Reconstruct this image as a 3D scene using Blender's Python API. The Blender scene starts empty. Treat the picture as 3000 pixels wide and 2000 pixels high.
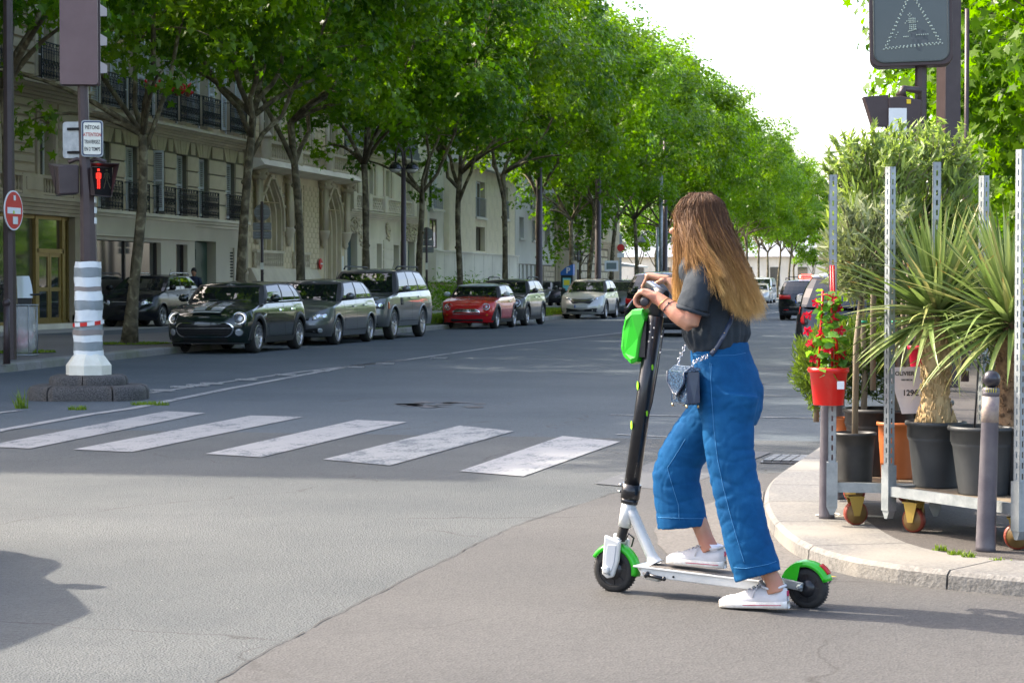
import bpy, bmesh, math, random
import numpy as np
from mathutils import Vector, Matrix, Euler
R = math.radians
random.seed(7); rng = np.random.default_rng(7)
S = bpy.context.scene
COL = S.collection

# ---------------------------------------------------------------- camera, sky, sun, exposure
CAM_H = 1.32; FPX = 6000.0
PSI = math.atan(1290/6000); PIT = math.atan(164/6000)
cd = bpy.data.cameras.new('camera'); cam = bpy.data.objects.new('camera', cd); COL.objects.link(cam)
cd.sensor_width = 36; cd.lens = 36*FPX/3000; cd.clip_start = 0.1; cd.clip_end = 3000
cam.location = (0, 0, CAM_H); cam.rotation_euler = (R(90)-PIT, 0, PSI)
cd.dof.use_dof = True; cd.dof.focus_distance = 10.5; cd.dof.aperture_fstop = 22.0
S.camera = cam
SUN_EL = 42.0
SUN_SHADOW = (0.965, -0.26)                    # horizontal direction in which shadows fall (world x, y)
_n = math.hypot(*SUN_SHADOW); sx, sy = -SUN_SHADOW[0]/_n, -SUN_SHADOW[1]/_n   # towards the sun
w = bpy.data.worlds.new('World'); S.world = w; w.use_nodes = True
nt = w.node_tree; nt.nodes.clear()
sky = nt.nodes.new('ShaderNodeTexSky'); sky.sky_type = 'NISHITA'; sky.sun_disc = False
sky.sun_elevation = R(SUN_EL); sky.sun_rotation = math.atan2(sx, sy)
sky.air_density = 0.8; sky.dust_density = 3.5; sky.ozone_density = 1.0
bg = nt.nodes.new('ShaderNodeBackground'); bg.inputs[1].default_value = 0.15
wo = nt.nodes.new('ShaderNodeOutputWorld')
nt.links.new(sky.outputs[0], bg.inputs[0]); nt.links.new(bg.outputs[0], wo.inputs[0])
ld = bpy.data.lights.new('sun', 'SUN'); ld.energy = 2.0; ld.angle = R(0.55); ld.color = (1.0, 0.955, 0.88)
sun = bpy.data.objects.new('sun', ld); COL.objects.link(sun)
sd = Vector((sx*math.cos(R(SUN_EL)), sy*math.cos(R(SUN_EL)), math.sin(R(SUN_EL))))
sun.rotation_euler = sd.to_track_quat('Z', 'Y').to_euler()
S.view_settings.view_transform = 'Standard'; S.view_settings.look = 'None'
S.view_settings.gamma = 1; S.view_settings.use_curve_mapping = False
S.view_settings.exposure = 2.36
try: S.view_settings.use_white_balance = True; S.view_settings.white_balance_temperature = 7150; S.view_settings.white_balance_tint = 11
except Exception: pass
S.render.resolution_x = 1024; S.render.resolution_y = 682
try:
    S.cycles.max_bounces = 8; S.cycles.transparent_max_bounces = 12; S.cycles.transmission_bounces = 6
except Exception: pass

# ---------------------------------------------------------------- where a ray of the survey meets a plane (metres)
def ray(px, py):
    x = (px-1500)/FPX; z = -(py-1000)/FPX
    y2 = math.cos(PIT)+z*math.sin(PIT); z2 = -math.sin(PIT)+z*math.cos(PIT)
    c, s = math.cos(PSI), math.sin(PSI)
    return (x*c-y2*s, x*s+y2*c, z2)
def W(px, py, h=0.0):
    r = ray(px, py); t = (h-CAM_H)/r[2]; return Vector((r[0]*t, r[1]*t, h))
def XP(px, py, X):
    r = ray(px, py); t = X/r[0]; return Vector((X, r[1]*t, CAM_H+r[2]*t))
def YP(px, py, Y):
    r = ray(px, py); t = Y/r[1]; return Vector((r[0]*t, Y, CAM_H+r[2]*t))

# ---------------------------------------------------------------- mesh builder
class MB:
    def __init__(s): s.v = []; s.f = []; s.m = []; s.sm = []
    def add(s, vs, fs, m=0, smooth=False):
        b = len(s.v); s.v += [tuple(v) for v in vs]
        for f in fs: s.f.append(tuple(b+i for i in f)); s.m.append(m); s.sm.append(smooth)
        return s
    def box(s, x0, x1, y0, y1, z0, z1, m=0):
        v = [(x0,y0,z0),(x1,y0,z0),(x1,y1,z0),(x0,y1,z0),(x0,y0,z1),(x1,y0,z1),(x1,y1,z1),(x0,y1,z1)]
        return s.add(v, [(0,3,2,1),(4,5,6,7),(0,1,5,4),(1,2,6,5),(2,3,7,6),(3,0,4,7)], m)
    def obox(s, c, size, rot=None, m=0):
        a, b, d = [q/2 for q in size]; M = rot or Matrix.Identity(3); c = Vector(c)
        v = [c+M@Vector(p) for p in [(-a,-b,-d),(a,-b,-d),(a,b,-d),(-a,b,-d),(-a,-b,d),(a,-b,d),(a,b,d),(-a,b,d)]]
        return s.add(v, [(0,3,2,1),(4,5,6,7),(0,1,5,4),(1,2,6,5),(2,3,7,6),(3,0,4,7)], m)
    def beam(s, p0, p1, w, h, m=0, up=(0,0,1)):
        p0 = Vector(p0); p1 = Vector(p1); d = (p1-p0); L = d.length; d.normalize()
        u = Vector(up)
        if abs(d.dot(u)) > .98: u = Vector((1,0,0))
        x = d.cross(u).normalized(); y = x.cross(d)
        M = Matrix((x, d, y)).transposed()
        return s.obox((p0+p1)/2, (w, L, h), M, m)
    def tube(s, pts, rad, n=8, m=0, caps=True, flat=1.0, up=None, smooth=True, twist=0):
        pts = [Vector(p) for p in pts]; k = len(pts)
        if not hasattr(rad, '__len__'): rad = [rad]*k
        vs = []; prev = None
        for i, p in enumerate(pts):
            d = (pts[min(i+1,k-1)]-pts[max(i-1,0)])
            if d.length < 1e-9: d = Vector((0,0,1))
            d.normalize()
            if prev is None:
                u = Vector(up) if up else Vector((0,0,1))
                if abs(d.dot(u)) > .95: u = Vector((1,0,0)) if abs(d.x)<.9 else Vector((0,1,0))
                a = (u-d*u.dot(d)).normalized()
            else:
                a = prev-d*prev.dot(d)
                a = a.normalized() if a.length > 1e-6 else prev
            prev = a; b = d.cross(a)
            r = rad[i]; ra, rb = (r if hasattr(r,'__len__') else (r, r*flat))
            for j in range(n):
                t = 2*math.pi*j/n+twist
                vs.append(p+a*(math.cos(t)*ra)+b*(math.sin(t)*rb))
        fs = [(i*n+j, i*n+(j+1)%n, (i+1)*n+(j+1)%n, (i+1)*n+j) for i in range(k-1) for j in range(n)]
        s.add(vs, fs, m, smooth)
        if caps:
            b0 = len(s.v)-k*n
            s.f.append(tuple(b0+j for j in reversed(range(n)))); s.m.append(m); s.sm.append(False)
            s.f.append(tuple(b0+(k-1)*n+j for j in range(n))); s.m.append(m); s.sm.append(False)
        return s
    def lathe(s, prof, c=(0,0,0), n=16, m=0, axis=(0,0,1), smooth=True, sx=1, sy=1, caps=True):
        c = Vector(c); ax = Vector(axis).normalized()
        u = Vector((1,0,0)) if abs(ax.x) < .9 else Vector((0,1,0))
        a = (u-ax*u.dot(ax)).normalized(); b = ax.cross(a)
        vs = [c+ax*z+a*(r*math.cos(2*math.pi*j/n)*sx)+b*(r*math.sin(2*math.pi*j/n)*sy) for r, z in prof for j in range(n)]
        k = len(prof)
        fs = [(i*n+j, i*n+(j+1)%n, (i+1)*n+(j+1)%n, (i+1)*n+j) for i in range(k-1) for j in range(n)]
        s.add(vs, fs, m, smooth)
        b0 = len(s.v)-k*n
        for row, rev in ((0, True), (k-1, False)):
            if caps and prof[row][0] > 1e-5:
                idx = [b0+row*n+j for j in range(n)]
                s.f.append(tuple(reversed(idx)) if rev else tuple(idx)); s.m.append(m); s.sm.append(False)
        return s
    def ball(s, c, r, n=10, m=0, sz=1.0, sx=1.0, sy=1.0):
        k = max(4, n//2)
        pr = [(max(1e-4, r*math.sin(math.pi*i/k)), -r*sz*math.cos(math.pi*i/k)) for i in range(k+1)]
        return s.lathe(pr, c, n, m, sx=sx, sy=sy)
    def grid(s, fn, nu, nv, m=0, smooth=True, flip=False):
        vs = [fn(i/nu, j/nv) for i in range(nu+1) for j in range(nv+1)]
        q = nv+1
        fs = [(i*q+j, (i+1)*q+j, (i+1)*q+j+1, i*q+j+1) for i in range(nu) for j in range(nv)]
        if flip: fs = [tuple(reversed(f)) for f in fs]
        return s.add(vs, fs, m, smooth)
    def prism(s, pts, vec, m=0):
        n = len(pts); v = Vector(vec); p = [Vector(q) for q in pts]
        vs = p+[q+v for q in p]
        fs = [tuple(reversed(range(n))), tuple(range(n, 2*n))]+[(i, (i+1)%n, n+(i+1)%n, n+i) for i in range(n)]
        return s.add(vs, fs, m)
    def sheet(s, pts, m=0):
        return s.add(pts, [tuple(range(len(pts)))], m)
    def mesh(s, name, mats=None):
        me = bpy.data.meshes.new(name); me.from_pydata(s.v, [], s.f)
        if any(s.m): me.polygons.foreach_set('material_index', s.m)
        me.polygons.foreach_set('use_smooth', s.sm)
        if mats:
            for q in (mats if isinstance(mats, (list, tuple)) else [mats]): me.materials.append(q)
        me.update(); return me

def link(name, me, parent=None, loc=(0,0,0), rot=(0,0,0), scale=(1,1,1)):
    o = bpy.data.objects.new(name, me); COL.objects.link(o)
    o.location = loc; o.rotation_euler = rot; o.scale = scale
    if parent is not None: o.parent = parent
    return o
def part(name, mb, mat, parent, world=False, label=None, stuff=False, bevel=0, sub=0):
    """one mesh object under its parent; with world=True its vertices are given in world coordinates"""
    me = mb.mesh(name, mat) if isinstance(mb, MB) else mb
    if world and parent is not None:
        r = parent; off = Vector(r.location)
        while r.parent is not None: r = r.parent; off += Vector(r.location)
        me.transform(Matrix.Translation(-off))
    o = link(name, me, parent)
    if label: o['label'] = label
    if stuff: o['kind'] = 'stuff'
    if bevel:
        b = o.modifiers.new('bevel', 'BEVEL'); b.width = bevel; b.segments = 2; b.limit_method = 'ANGLE'; b.angle_limit = R(40)
    return o
def tag(o, label, cat, group=None):
    o['label'] = label; o['category'] = cat
    if group: o['group'] = group
    return o
def thing(name, label, cat, loc=(0,0,0), rz=0.0, group=None):
    o = link(name, None, None, loc, (0,0,rz)); o.empty_display_size = .1
    return tag(o, label, cat, group)
def struct(name, mb, mat, parent=None):
    o = link(name, mb.mesh(name, mat) if isinstance(mb, MB) else mb, parent)
    if parent is None: o['kind'] = 'structure'
    return o
def copy_tree(root, loc, rz, label, group=None):
    def cp(o, par):
        c = o.copy(); COL.objects.link(c)
        if par is not None: c.parent = par
        for ch in o.children: cp(ch, c)
        return c
    r = cp(root, None); r.location = loc; r.rotation_euler = (0,0,rz); r['label'] = label
    if group: r['group'] = group
    return r

# ---------------------------------------------------------------- materials
def ramp(n, fac, stops):
    r = n.new('ShaderNodeValToRGB'); e = r.color_ramp.elements
    while len(e) < len(stops): e.new(0.5)
    for q, (p, c) in zip(e, stops): q.position = p; q.color = (*c, 1)
    return r
def pm(name, col, rough=.6, metal=0, col2=None, scale=6, amt=1.0, bump=0, bscale=None, coat=0, spec=.5, detail=6, gen=False, stretch=None, col3=None, scale3=.6, alpha=None, trans=0, ior=1.45, sheen=0):
    m = bpy.data.materials.new(name); m.use_nodes = True; t = m.node_tree; n = t.nodes; L = t.links
    b = n['Principled BSDF']; b.inputs['Base Color'].default_value = (*col, 1)
    b.inputs['Roughness'].default_value = rough; b.inputs['Metallic'].default_value = metal
    b.inputs['Specular IOR Level'].default_value = spec; b.inputs['IOR'].default_value = ior
    if coat: b.inputs['Coat Weight'].default_value = coat; b.inputs['Coat Roughness'].default_value = .03
    if trans: b.inputs['Transmission Weight'].default_value = trans
    if alpha is not None: b.inputs['Alpha'].default_value = alpha
    if sheen: b.inputs['Sheen Weight'].default_value = sheen
    tc = n.new('ShaderNodeTexCoord'); src = tc.outputs['Object']
    if stretch:
        mp = n.new('ShaderNodeMapping'); mp.inputs['Scale'].default_value = stretch; L.new(src, mp.inputs[0]); src = mp.outputs[0]
    if col2 is not None:
        nz = n.new('ShaderNodeTexNoise'); nz.inputs['Scale'].default_value = scale; nz.inputs['Detail'].default_value = detail; nz.inputs['Roughness'].default_value = .65
        L.new(src, nz.inputs['Vector'])
        h = .5/max(amt, .01)*.32
        r = ramp(n, None, [(max(0,.5-h), col), (min(1,.5+h), col2)]); L.new(nz.outputs['Fac'], r.inputs[0]); out = r.outputs[0]
        if col3 is not None:
            n3 = n.new('ShaderNodeTexNoise'); n3.inputs['Scale'].default_value = scale3; n3.inputs['Detail'].default_value = 5; L.new(src, n3.inputs['Vector'])
            r3 = ramp(n, None, [(.45, (0,0,0)), (.66, (1,1,1))]); L.new(n3.outputs['Fac'], r3.inputs[0])
            mx = n.new('ShaderNodeMixRGB'); L.new(r3.outputs[0], mx.inputs[0]); L.new(out, mx.inputs[1]); mx.inputs[2].default_value = (*col3, 1); out = mx.outputs[0]
        L.new(out, b.inputs['Base Color'])
    if bump:
        nb = n.new('ShaderNodeTexNoise'); nb.inputs['Scale'].default_value = bscale or scale*4; nb.inputs['Detail'].default_value = 4; L.new(src, nb.inputs['Vector'])
        bp = n.new('ShaderNodeBump'); bp.inputs['Strength'].default_value = 1; bp.inputs['Distance'].default_value = bump
        L.new(nb.outputs['Fac'], bp.inputs['Height']); L.new(bp.outputs[0], b.inputs['Normal'])
    return m
def leaf_mat(name, c1, c2, tr=.45, gloss=.35, attr='tone', tcol=None, sp=.22):
    m = bpy.data.materials.new(name); m.use_nodes = True; t = m.node_tree; n = t.nodes; L = t.links
    b = n['Principled BSDF']; b.inputs['Roughness'].default_value = gloss; b.inputs['Specular IOR Level'].default_value = sp
    at = n.new('ShaderNodeAttribute'); at.attribute_name = attr
    r = ramp(n, None, [(0, c1), (1, c2)]); L.new(at.outputs['Fac'], r.inputs[0]); L.new(r.outputs[0], b.inputs['Base Color'])
    tl = n.new('ShaderNodeBsdfTranslucent'); mx = n.new('ShaderNodeMixRGB'); mx.blend_type = 'MULTIPLY'; mx.inputs[0].default_value = 1
    tint = tcol or (2.2, 2.3, .8)
    L.new(r.outputs[0], mx.inputs[1]); mx.inputs[2].default_value = (*tint, 1); L.new(mx.outputs[0], tl.inputs[0])
    ms = n.new('ShaderNodeMixShader'); ms.inputs[0].default_value = tr
    L.new(b.outputs[0], ms.inputs[1]); L.new(tl.outputs[0], ms.inputs[2]); L.new(ms.outputs[0], n['Material Output'].inputs[0])
    return m
def emit_mat(name, col, st):
    m = bpy.data.materials.new(name); m.use_nodes = True; b = m.node_tree.nodes['Principled BSDF']
    b.inputs['Base Color'].default_value = (*col, 1); b.inputs['Emission Color'].default_value = (*col, 1); b.inputs['Emission Strength'].default_value = st
    return m
UNIT = MB().box(-.5,.5,-.5,.5,-.5,.5)
_um = {}
def ubox(name, mat, parent, c, size, rz=0, label=None):
    """a box piece sharing one unit mesh per material"""
    k = mat.name
    if k not in _um: _um[k] = UNIT.mesh('block', mat)
    o = link(name, _um[k], parent, (0,0,0), (0,0,rz), size)
    off = Vector((0,0,0)); r = parent
    while r is not None: off += Vector(r.location); r = r.parent
    o.location = Vector(c)-off
    if label: o['label'] = label
    return o
def text(name, body, size, mat, parent, loc, rot, bold=False, ext=.001, sx=1.0, align='CENTER'):
    c = bpy.data.curves.new(name, 'FONT'); c.body = body; c.size = size; c.align_x = align; c.align_y = 'CENTER'; c.extrude = ext
    if bold: c.offset = size*.02
    c.materials.append(mat); q = link('tmp', c); bpy.context.view_layer.update(); me = bpy.data.meshes.new_from_object(q.evaluated_get(bpy.context.evaluated_depsgraph_get())); bpy.data.objects.remove(q); me.name = name
    return link(name, me, parent, loc, rot, (sx, 1, 1))
# ---------------------------------------------------------------- ground
def asphalt(name, c1, c2, c3, grain=60, big=.35, bump=.007, speck=(.42,.41,.38), rough=.85):
    m = bpy.data.materials.new(name); m.use_nodes = True; t = m.node_tree; n = t.nodes; L = t.links
    b = n['Principled BSDF']; b.inputs['Roughness'].default_value = rough; b.inputs['Specular IOR Level'].default_value = .35
    tc = n.new('ShaderNodeTexCoord'); o = tc.outputs['Object']
    def nz(s, d=6, r=.6):
        q = n.new('ShaderNodeTexNoise'); q.inputs['Scale'].default_value = s; q.inputs['Detail'].default_value = d; q.inputs['Roughness'].default_value = r; L.new(o, q.inputs['Vector']); return q.outputs['Fac']
    def mix(f, a, bb, bl='MIX'):
        q = n.new('ShaderNodeMixRGB'); q.blend_type = bl
        for i, s_ in ((0, f), (1, a), (2, bb)):
            if isinstance(s_, (tuple, list)): q.inputs[i].default_value = (*s_, 1)
            elif isinstance(s_, (int, float)): q.inputs[i].default_value = s_
            else: L.new(s_, q.inputs[i])
        return q.outputs[0]
    r1 = ramp(n, None, [(.35, c1), (.65, c2)]); L.new(nz(big, 8, .6), r1.inputs[0])
    r2 = ramp(n, None, [(.5, (0,0,0)), (.75, (1,1,1))]); L.new(nz(2.3, 6), r2.inputs[0])
    col = mix(r2.outputs[0], r1.outputs[0], c3)
    v = n.new('ShaderNodeTexVoronoi'); v.inputs['Scale'].default_value = grain; L.new(o, v.inputs['Vector'])
    r3 = ramp(n, None, [(0, (.62,.62,.62)), (.5, (1,1,1)), (1, (1.3,1.3,1.3))]); L.new(v.outputs['Color'], r3.inputs[0])
    col = mix(.75, col, r3.outputs[0], 'MULTIPLY')
    v2 = n.new('ShaderNodeTexVoronoi'); v2.inputs['Scale'].default_value = grain*.45; L.new(o, v2.inputs['Vector'])
    r4 = ramp(n, None, [(.93, (0,0,0)), (.95, (1,1,1))]); L.new(v2.outputs['Color'], r4.inputs[0])
    r5 = ramp(n, None, [(.12, (1,1,1)), (.2, (0,0,0))]); L.new(v2.outputs['Distance'], r5.inputs[0])
    mk = mix(1, r4.outputs[0], r5.outputs[0], 'MULTIPLY')
    col = mix(mk, col, speck)
    # cracks
    d = n.new('ShaderNodeTexVoronoi'); d.feature = 'DISTANCE_TO_EDGE'; d.inputs['Scale'].default_value = .33
    wn = n.new('ShaderNodeTexNoise'); wn.inputs['Scale'].default_value = 2.2; wn.inputs['Detail'].default_value = 5; L.new(o, wn.inputs['Vector'])
    vm = n.new('ShaderNodeVectorMath'); vm.operation = 'MULTIPLY_ADD'; L.new(wn.outputs['Color'], vm.inputs[0]); vm.inputs[1].default_value = (.55,.55,0); L.new(o, vm.inputs[2])
    L.new(vm.outputs[0], d.inputs['Vector'])
    r6 = ramp(n, None, [(.0012, (1,1,1)), (.003, (0,0,0))]); L.new(d.outputs['Distance'], r6.inputs[0])
    r7 = ramp(n, None, [(.47, (0,0,0)), (.57, (.85,.85,.85))]); L.new(nz(.5, 3), r7.inputs[0])
    ck = mix(1, r6.outputs[0], r7.outputs[0], 'MULTIPLY')
    col = mix(ck, col, (.035,.033,.03))
    L.new(col, b.inputs['Base Color'])
    bp = n.new('ShaderNodeBump'); bp.inputs['Distance'].default_value = bump; bp.inputs['Strength'].default_value = .8
    L.new(v.outputs['Distance'], bp.inputs['Height']); L.new(bp.outputs[0], b.inputs['Normal'])
    return m
def paint_mat(name, col, under, wear=.5):
    m = bpy.data.materials.new(name); m.use_nodes = True; t = m.node_tree; n = t.nodes; L = t.links
    b = n['Principled BSDF']; b.inputs['Roughness'].default_value = .7
    tc = n.new('ShaderNodeTexCoord'); mp = n.new('ShaderNodeMapping'); mp.inputs['Scale'].default_value = (2.2, 1, 1); L.new(tc.outputs['Object'], mp.inputs[0])
    a = n.new('ShaderNodeTexNoise'); a.inputs['Scale'].default_value = 1.6; a.inputs['Detail'].default_value = 10; a.inputs['Roughness'].default_value = .75; L.new(mp.outputs[0], a.inputs['Vector'])
    g = n.new('ShaderNodeTexNoise'); g.inputs['Scale'].default_value = 45; g.inputs['Detail'].default_value = 3; L.new(tc.outputs['Object'], g.inputs['Vector'])
    ad = n.new('ShaderNodeMath'); ad.operation = 'MULTIPLY_ADD'; L.new(g.outputs['Fac'], ad.inputs[0]); ad.inputs[1].default_value = .45; L.new(a.outputs['Fac'], ad.inputs[2])
    r = ramp(n, None, [(wear-.03, under), (wear+.05, col)]); L.new(ad.outputs[0], r.inputs[0]); L.new(r.outputs[0], b.inputs['Base Color'])
    return m
M_ROAD = asphalt('asphalt_road', (.055,.062,.064), (.088,.094,.093), (.065,.072,.073), 105)
M_CARR = asphalt('asphalt_carriageway', (.050,.066,.077), (.072,.088,.099), (.060,.076,.088), 70, bump=.004, speck=(.3,.3,.3))
M_BROWN = asphalt('asphalt_patch', (.054,.053,.0515), (.078,.0755,.072), (.062,.060,.058), 85, bump=.003, speck=(.45,.4,.32))
M_PAVE = asphalt('asphalt_pavement', (.056,.050,.046), (.076,.068,.062), (.065,.058,.053), 95, bump=.003, speck=(.35,.32,.28))
M_LPAVE = asphalt('asphalt_left_pavement', (.105,.10,.095), (.14,.134,.127), (.122,.116,.11), 80, bump=.003, speck=(.25,.24,.22))
M_GRAN = pm('granite', (.10,.097,.09), .75, 0, (.175,.17,.158), 45, 1.4, .004, 70, col3=(.22,.205,.175), scale3=1.3)
M_GRAN2 = pm('granite_dark', (.15,.145,.14), .8, 0, (.24,.235,.225), 60, 1.3, .005, 80, col3=(.13,.14,.09), scale3=1.4)
M_PAINT = paint_mat('road_paint', (.26,.26,.255), (.075,.09,.10), .64)
M_PAINTF = paint_mat('road_paint_faded', (.24,.245,.24), (.075,.09,.10), .69)
M_PAINTG = paint_mat('road_paint_ghost', (.20,.205,.20), (.06,.062,.063), .84)
M_SOIL = pm('soil', (.05,.04,.025), .95, 0, (.09,.075,.05), 14, 1, .02, 30)
M_IRON = pm('cast_iron', (.10,.10,.098), .5, .6, (.16,.155,.15), 20)
M_GRASSB = pm('turf', (.05,.085,.015), .95, 0, (.08,.12,.03), 5, 1, .02, 60)

Z1 = 0.0
g = MB(); g.sheet([(-1500,-400,-.06),(1500,-400,-.06),(1500,2500,-.06),(-1500,2500,-.06)])
struct('ground', g, pm('far_ground', (.16,.155,.14), .9, 0, (.2,.19,.17), .2))
g = MB(); g.sheet([(-75,-40,0),(75,-40,0),(75,17.5,0),(-75,17.5,0)])
struct('road_junction', g, M_ROAD)
g = MB(); g.sheet([(-15.4,17.5,0),(1.0,17.5,0),(.4,420,0),(-15.4,420,0)])
struct('road', g, M_CARR)
# smoother brown asphalt laid against the kerb in the foreground
pb = [W(560,2060), W(700,1955), W(1000,1795), W(1250,1668), W(1500,1545), W(1790,1448), W(1900,1425), W(2060,1395), W(2300,1385)]
pb += [Vector((-.6,15.5,0)), Vector((3,15.5,0)), Vector((3,2,0)), Vector((-4.5,2,0))]
def wob(pts, amp, step=.12, loop=True):
    random.seed(5)
    out = []
    for i, p in enumerate(pts):
        if i == len(pts)-1 and not loop: out.append(p); break
        q = pts[(i+1) % len(pts)]; L = (q-p).length; k = max(1, int(L/step)) if i < 8 else 1
        for j in range(k):
            a = p.lerp(q, j/k); out.append(Vector((a.x+random.uniform(-amp, amp), a.y+random.uniform(-amp, amp)*1.6, a.z)))
    return out
g = MB(); g.sheet([(p.x, p.y, .004) for p in wob(pb, .009)])
struct('road_patch', g, M_BROWN)
# dark tarred seam round the patch
g = MB(); seam = wob(pb, .009)
for a, b in zip(seam[:-1], seam[1:]):
    wdt = random.choice([0, .0015, .002, .003, .004])
    if wdt and (b-a).length < .3 and a.y < 15:
        n_ = Vector((0,0,1)).cross(b-a).normalized()*wdt
        g.sheet([(a-n_).xy.to_3d()+Vector((0,0,.008)), (b-n_).xy.to_3d()+Vector((0,0,.008)), (b+n_).xy.to_3d()+Vector((0,0,.008)), (a+n_).xy.to_3d()+Vector((0,0,.008))])
struct('road_seam', g, pm('tar', (.035,.033,.03), .8))

# painted markings
def mark(name, pts, mat, z=.006):
    g = MB(); g.sheet([(p[0], p[1], z) for p in pts]); return struct(name, g, mat)
D = 3000/2352.0
def WD(x, y, h=0): return W(x*D, y*D, h)
stripes = [((-40,1026),(69,1031),(472,949),(380,945)), ((168,1033),(302,1039),(697,958),(576,955)), ((472,1043),(600,1051),(934,970),(818,965)),
           ((742,1056),(895,1070),(1181,991),(1056,978)), ((1055,1083),(1202,1095),(1425,1015),(1292,1002)), ((1366,1112),(1548,1128),(1772,1040),(1590,1028))]
for i, s_ in enumerate(stripes):
    mark('crossing_stripe', [WD(*p) for p in s_], M_PAINTG if i == 5 else M_PAINTF if i == 3 else M_PAINT)
def line(name, c, wdt, mat=M_PAINT):
    g = MB(); P = [Vector(p) for p in c]
    for a, b in zip(P[:-1], P[1:]):
        n_ = Vector((0,0,1)).cross((b-a).normalized())*(wdt/2)
        g.sheet([(a-n_).xy.to_3d()+Vector((0,0,.006)), (b-n_).xy.to_3d()+Vector((0,0,.006)), (b+n_).xy.to_3d()+Vector((0,0,.006)), (a+n_).xy.to_3d()+Vector((0,0,.006))])
    return struct(name, g, mat)
line('lane_line', [WD(-80,1006), WD(0,989), WD(200,953), WD(305,938), WD(520,894), WD(800,842), WD(930,827), WD(1160,794), WD(1430,764), (-8.6,72,0), (-8.3,110,0)], .13)
line('lane_line', [WD(-60,956), WD(0,948), WD(45,943)], .11)
line('lane_line', [WD(345,903), WD(500,880), WD(700,853), WD(850,836), WD(930,826)], .10)
pts = [(375,899),(420,891),(455,887),(487,883),(567,874),(656,863),(737,854),(816,845),(885,837),(1010,824)]
for p in pts:
    q = WD(*p); g = MB()
    g.box(-.15,.15,-.05,.05,.0,.02); o = struct('lane_marker', g, M_PAINT); o.location = (q.x, q.y, .007)
for k in range(5):   # parking marks and tyre-worn marks near the right kerb
    y = 17.6+k*4.9
    line('parking_mark', [(-2.9, y+.3, 0), (-2.25, y, 0)], .07, M_PAINTF)
line('parking_mark', [(-2.75,24.5,0), (-1.3,24.6,0)], .1, M_PAINTF)
line('parking_mark', [(-3.4,20.6,0), (-1.2,20.5,0)], .09, M_PAINTF)
# potholes
g = MB()
for k in range(16):
    c = WD(random.uniform(930,1110), random.uniform(924,936)); a = random.uniform(.05,.16)
    ang = [c+Vector((math.cos(t)*a*random.uniform(.6,1.6), math.sin(t)*a*random.uniform(.5,1.9), .005)) for t in np.linspace(0, 6.28, 8)[:-1]]
    g.sheet(ang)
struct('road_repair', g, pm('worn_hole', (.06,.062,.065), .9, 0, (.12,.12,.12), 30))

# ---------------------------------------------------------------- kerbs and pavements
def kerb_line(name, pts, wdt, h, mat, seg=1.0, inside=1, drop=None):
    """granite stones along a polyline of the outer edge; inside=+1 puts the stone left of the direction of travel"""
    root = link(name, None); root['kind'] = 'structure'
    P = [Vector((p[0], p[1], 0)) for p in pts]
    acc = [0]
    for a, b in zip(P[:-1], P[1:]): acc.append(acc[-1]+(b-a).length)
    def at(s):
        for i in range(len(P)-1):
            if s <= acc[i+1] or i == len(P)-2:
                t = (s-acc[i])/(acc[i+1]-acc[i]); return P[i].lerp(P[i+1], t), (P[i+1]-P[i]).normalized()
    n = max(1, int(acc[-1]/seg))
    for i in range(n):
        s0, s1 = acc[-1]*i/n+.005, acc[-1]*(i+1)/n-.005
        g = MB(); k = 4; rows = []
        for j in range(k+1):
            p, d = at(s0+(s1-s0)*j/k); nn = Vector((-d.y, d.x, 0))*inside
            hh = h if drop is None else drop((s0+s1)/2/acc[-1]*acc[-1])
            hh += 0
            rows.append([p+Vector((0,0,-.05)), p+nn*.012+Vector((0,0,hh-.02)), p+nn*.035+Vector((0,0,hh)), p+nn*wdt+Vector((0,0,hh+.002)), p+nn*wdt+Vector((0,0,-.05))])
        vs = [v for r_ in rows for v in r_]
        fs = [(a*5+b, (a+1)*5+b, (a+1)*5+b+1, a*5+b+1) for a in range(k) for b in range(4)]
        if inside > 0: fs = [tuple(reversed(f)) for f in fs]
        fs += [(0,1,2,3,4), (k*5,k*5+1,k*5+2,k*5+3,k*5+4)]
        g.add(vs, fs); part('kerb_stone', g, mat, root)
    return root
# right kerb: crosses the foreground, turns the corner and runs up the street
kr = [W(3500,1792), W(3000,1752), W(2700,1722), W(2480,1690), W(2340,1645), W(2262,1580), W(2228,1510), W(2245,1441), W(2330,1383), W(2412,1324)]
kr = [(p.x, p.y) for p in kr]
# smooth
def chaikin(p, n=2):
    for _ in range(n):
        q = [p[0]]
        for a, b in zip(p[:-1], p[1:]): q += [(a[0]*.75+b[0]*.25, a[1]*.75+b[1]*.25), (a[0]*.25+b[0]*.75, a[1]*.25+b[1]*.75)]
        q.append(p[-1]); p = q
    return p
kr = chaikin(kr, 2)
kr = [(12, 8.0), (4.5, 8.45)]+kr+[(-.75, 20), (-.55, 24), (-.2, 40)]
kerb_line('kerb', kr, .50, .085, M_GRAN, 1.0, inside=-1)
kerb_line('kerb', [(-.2,40.1), (-.1,120)], .3, .13, M_GRAN, 2.0, inside=-1)
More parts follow.
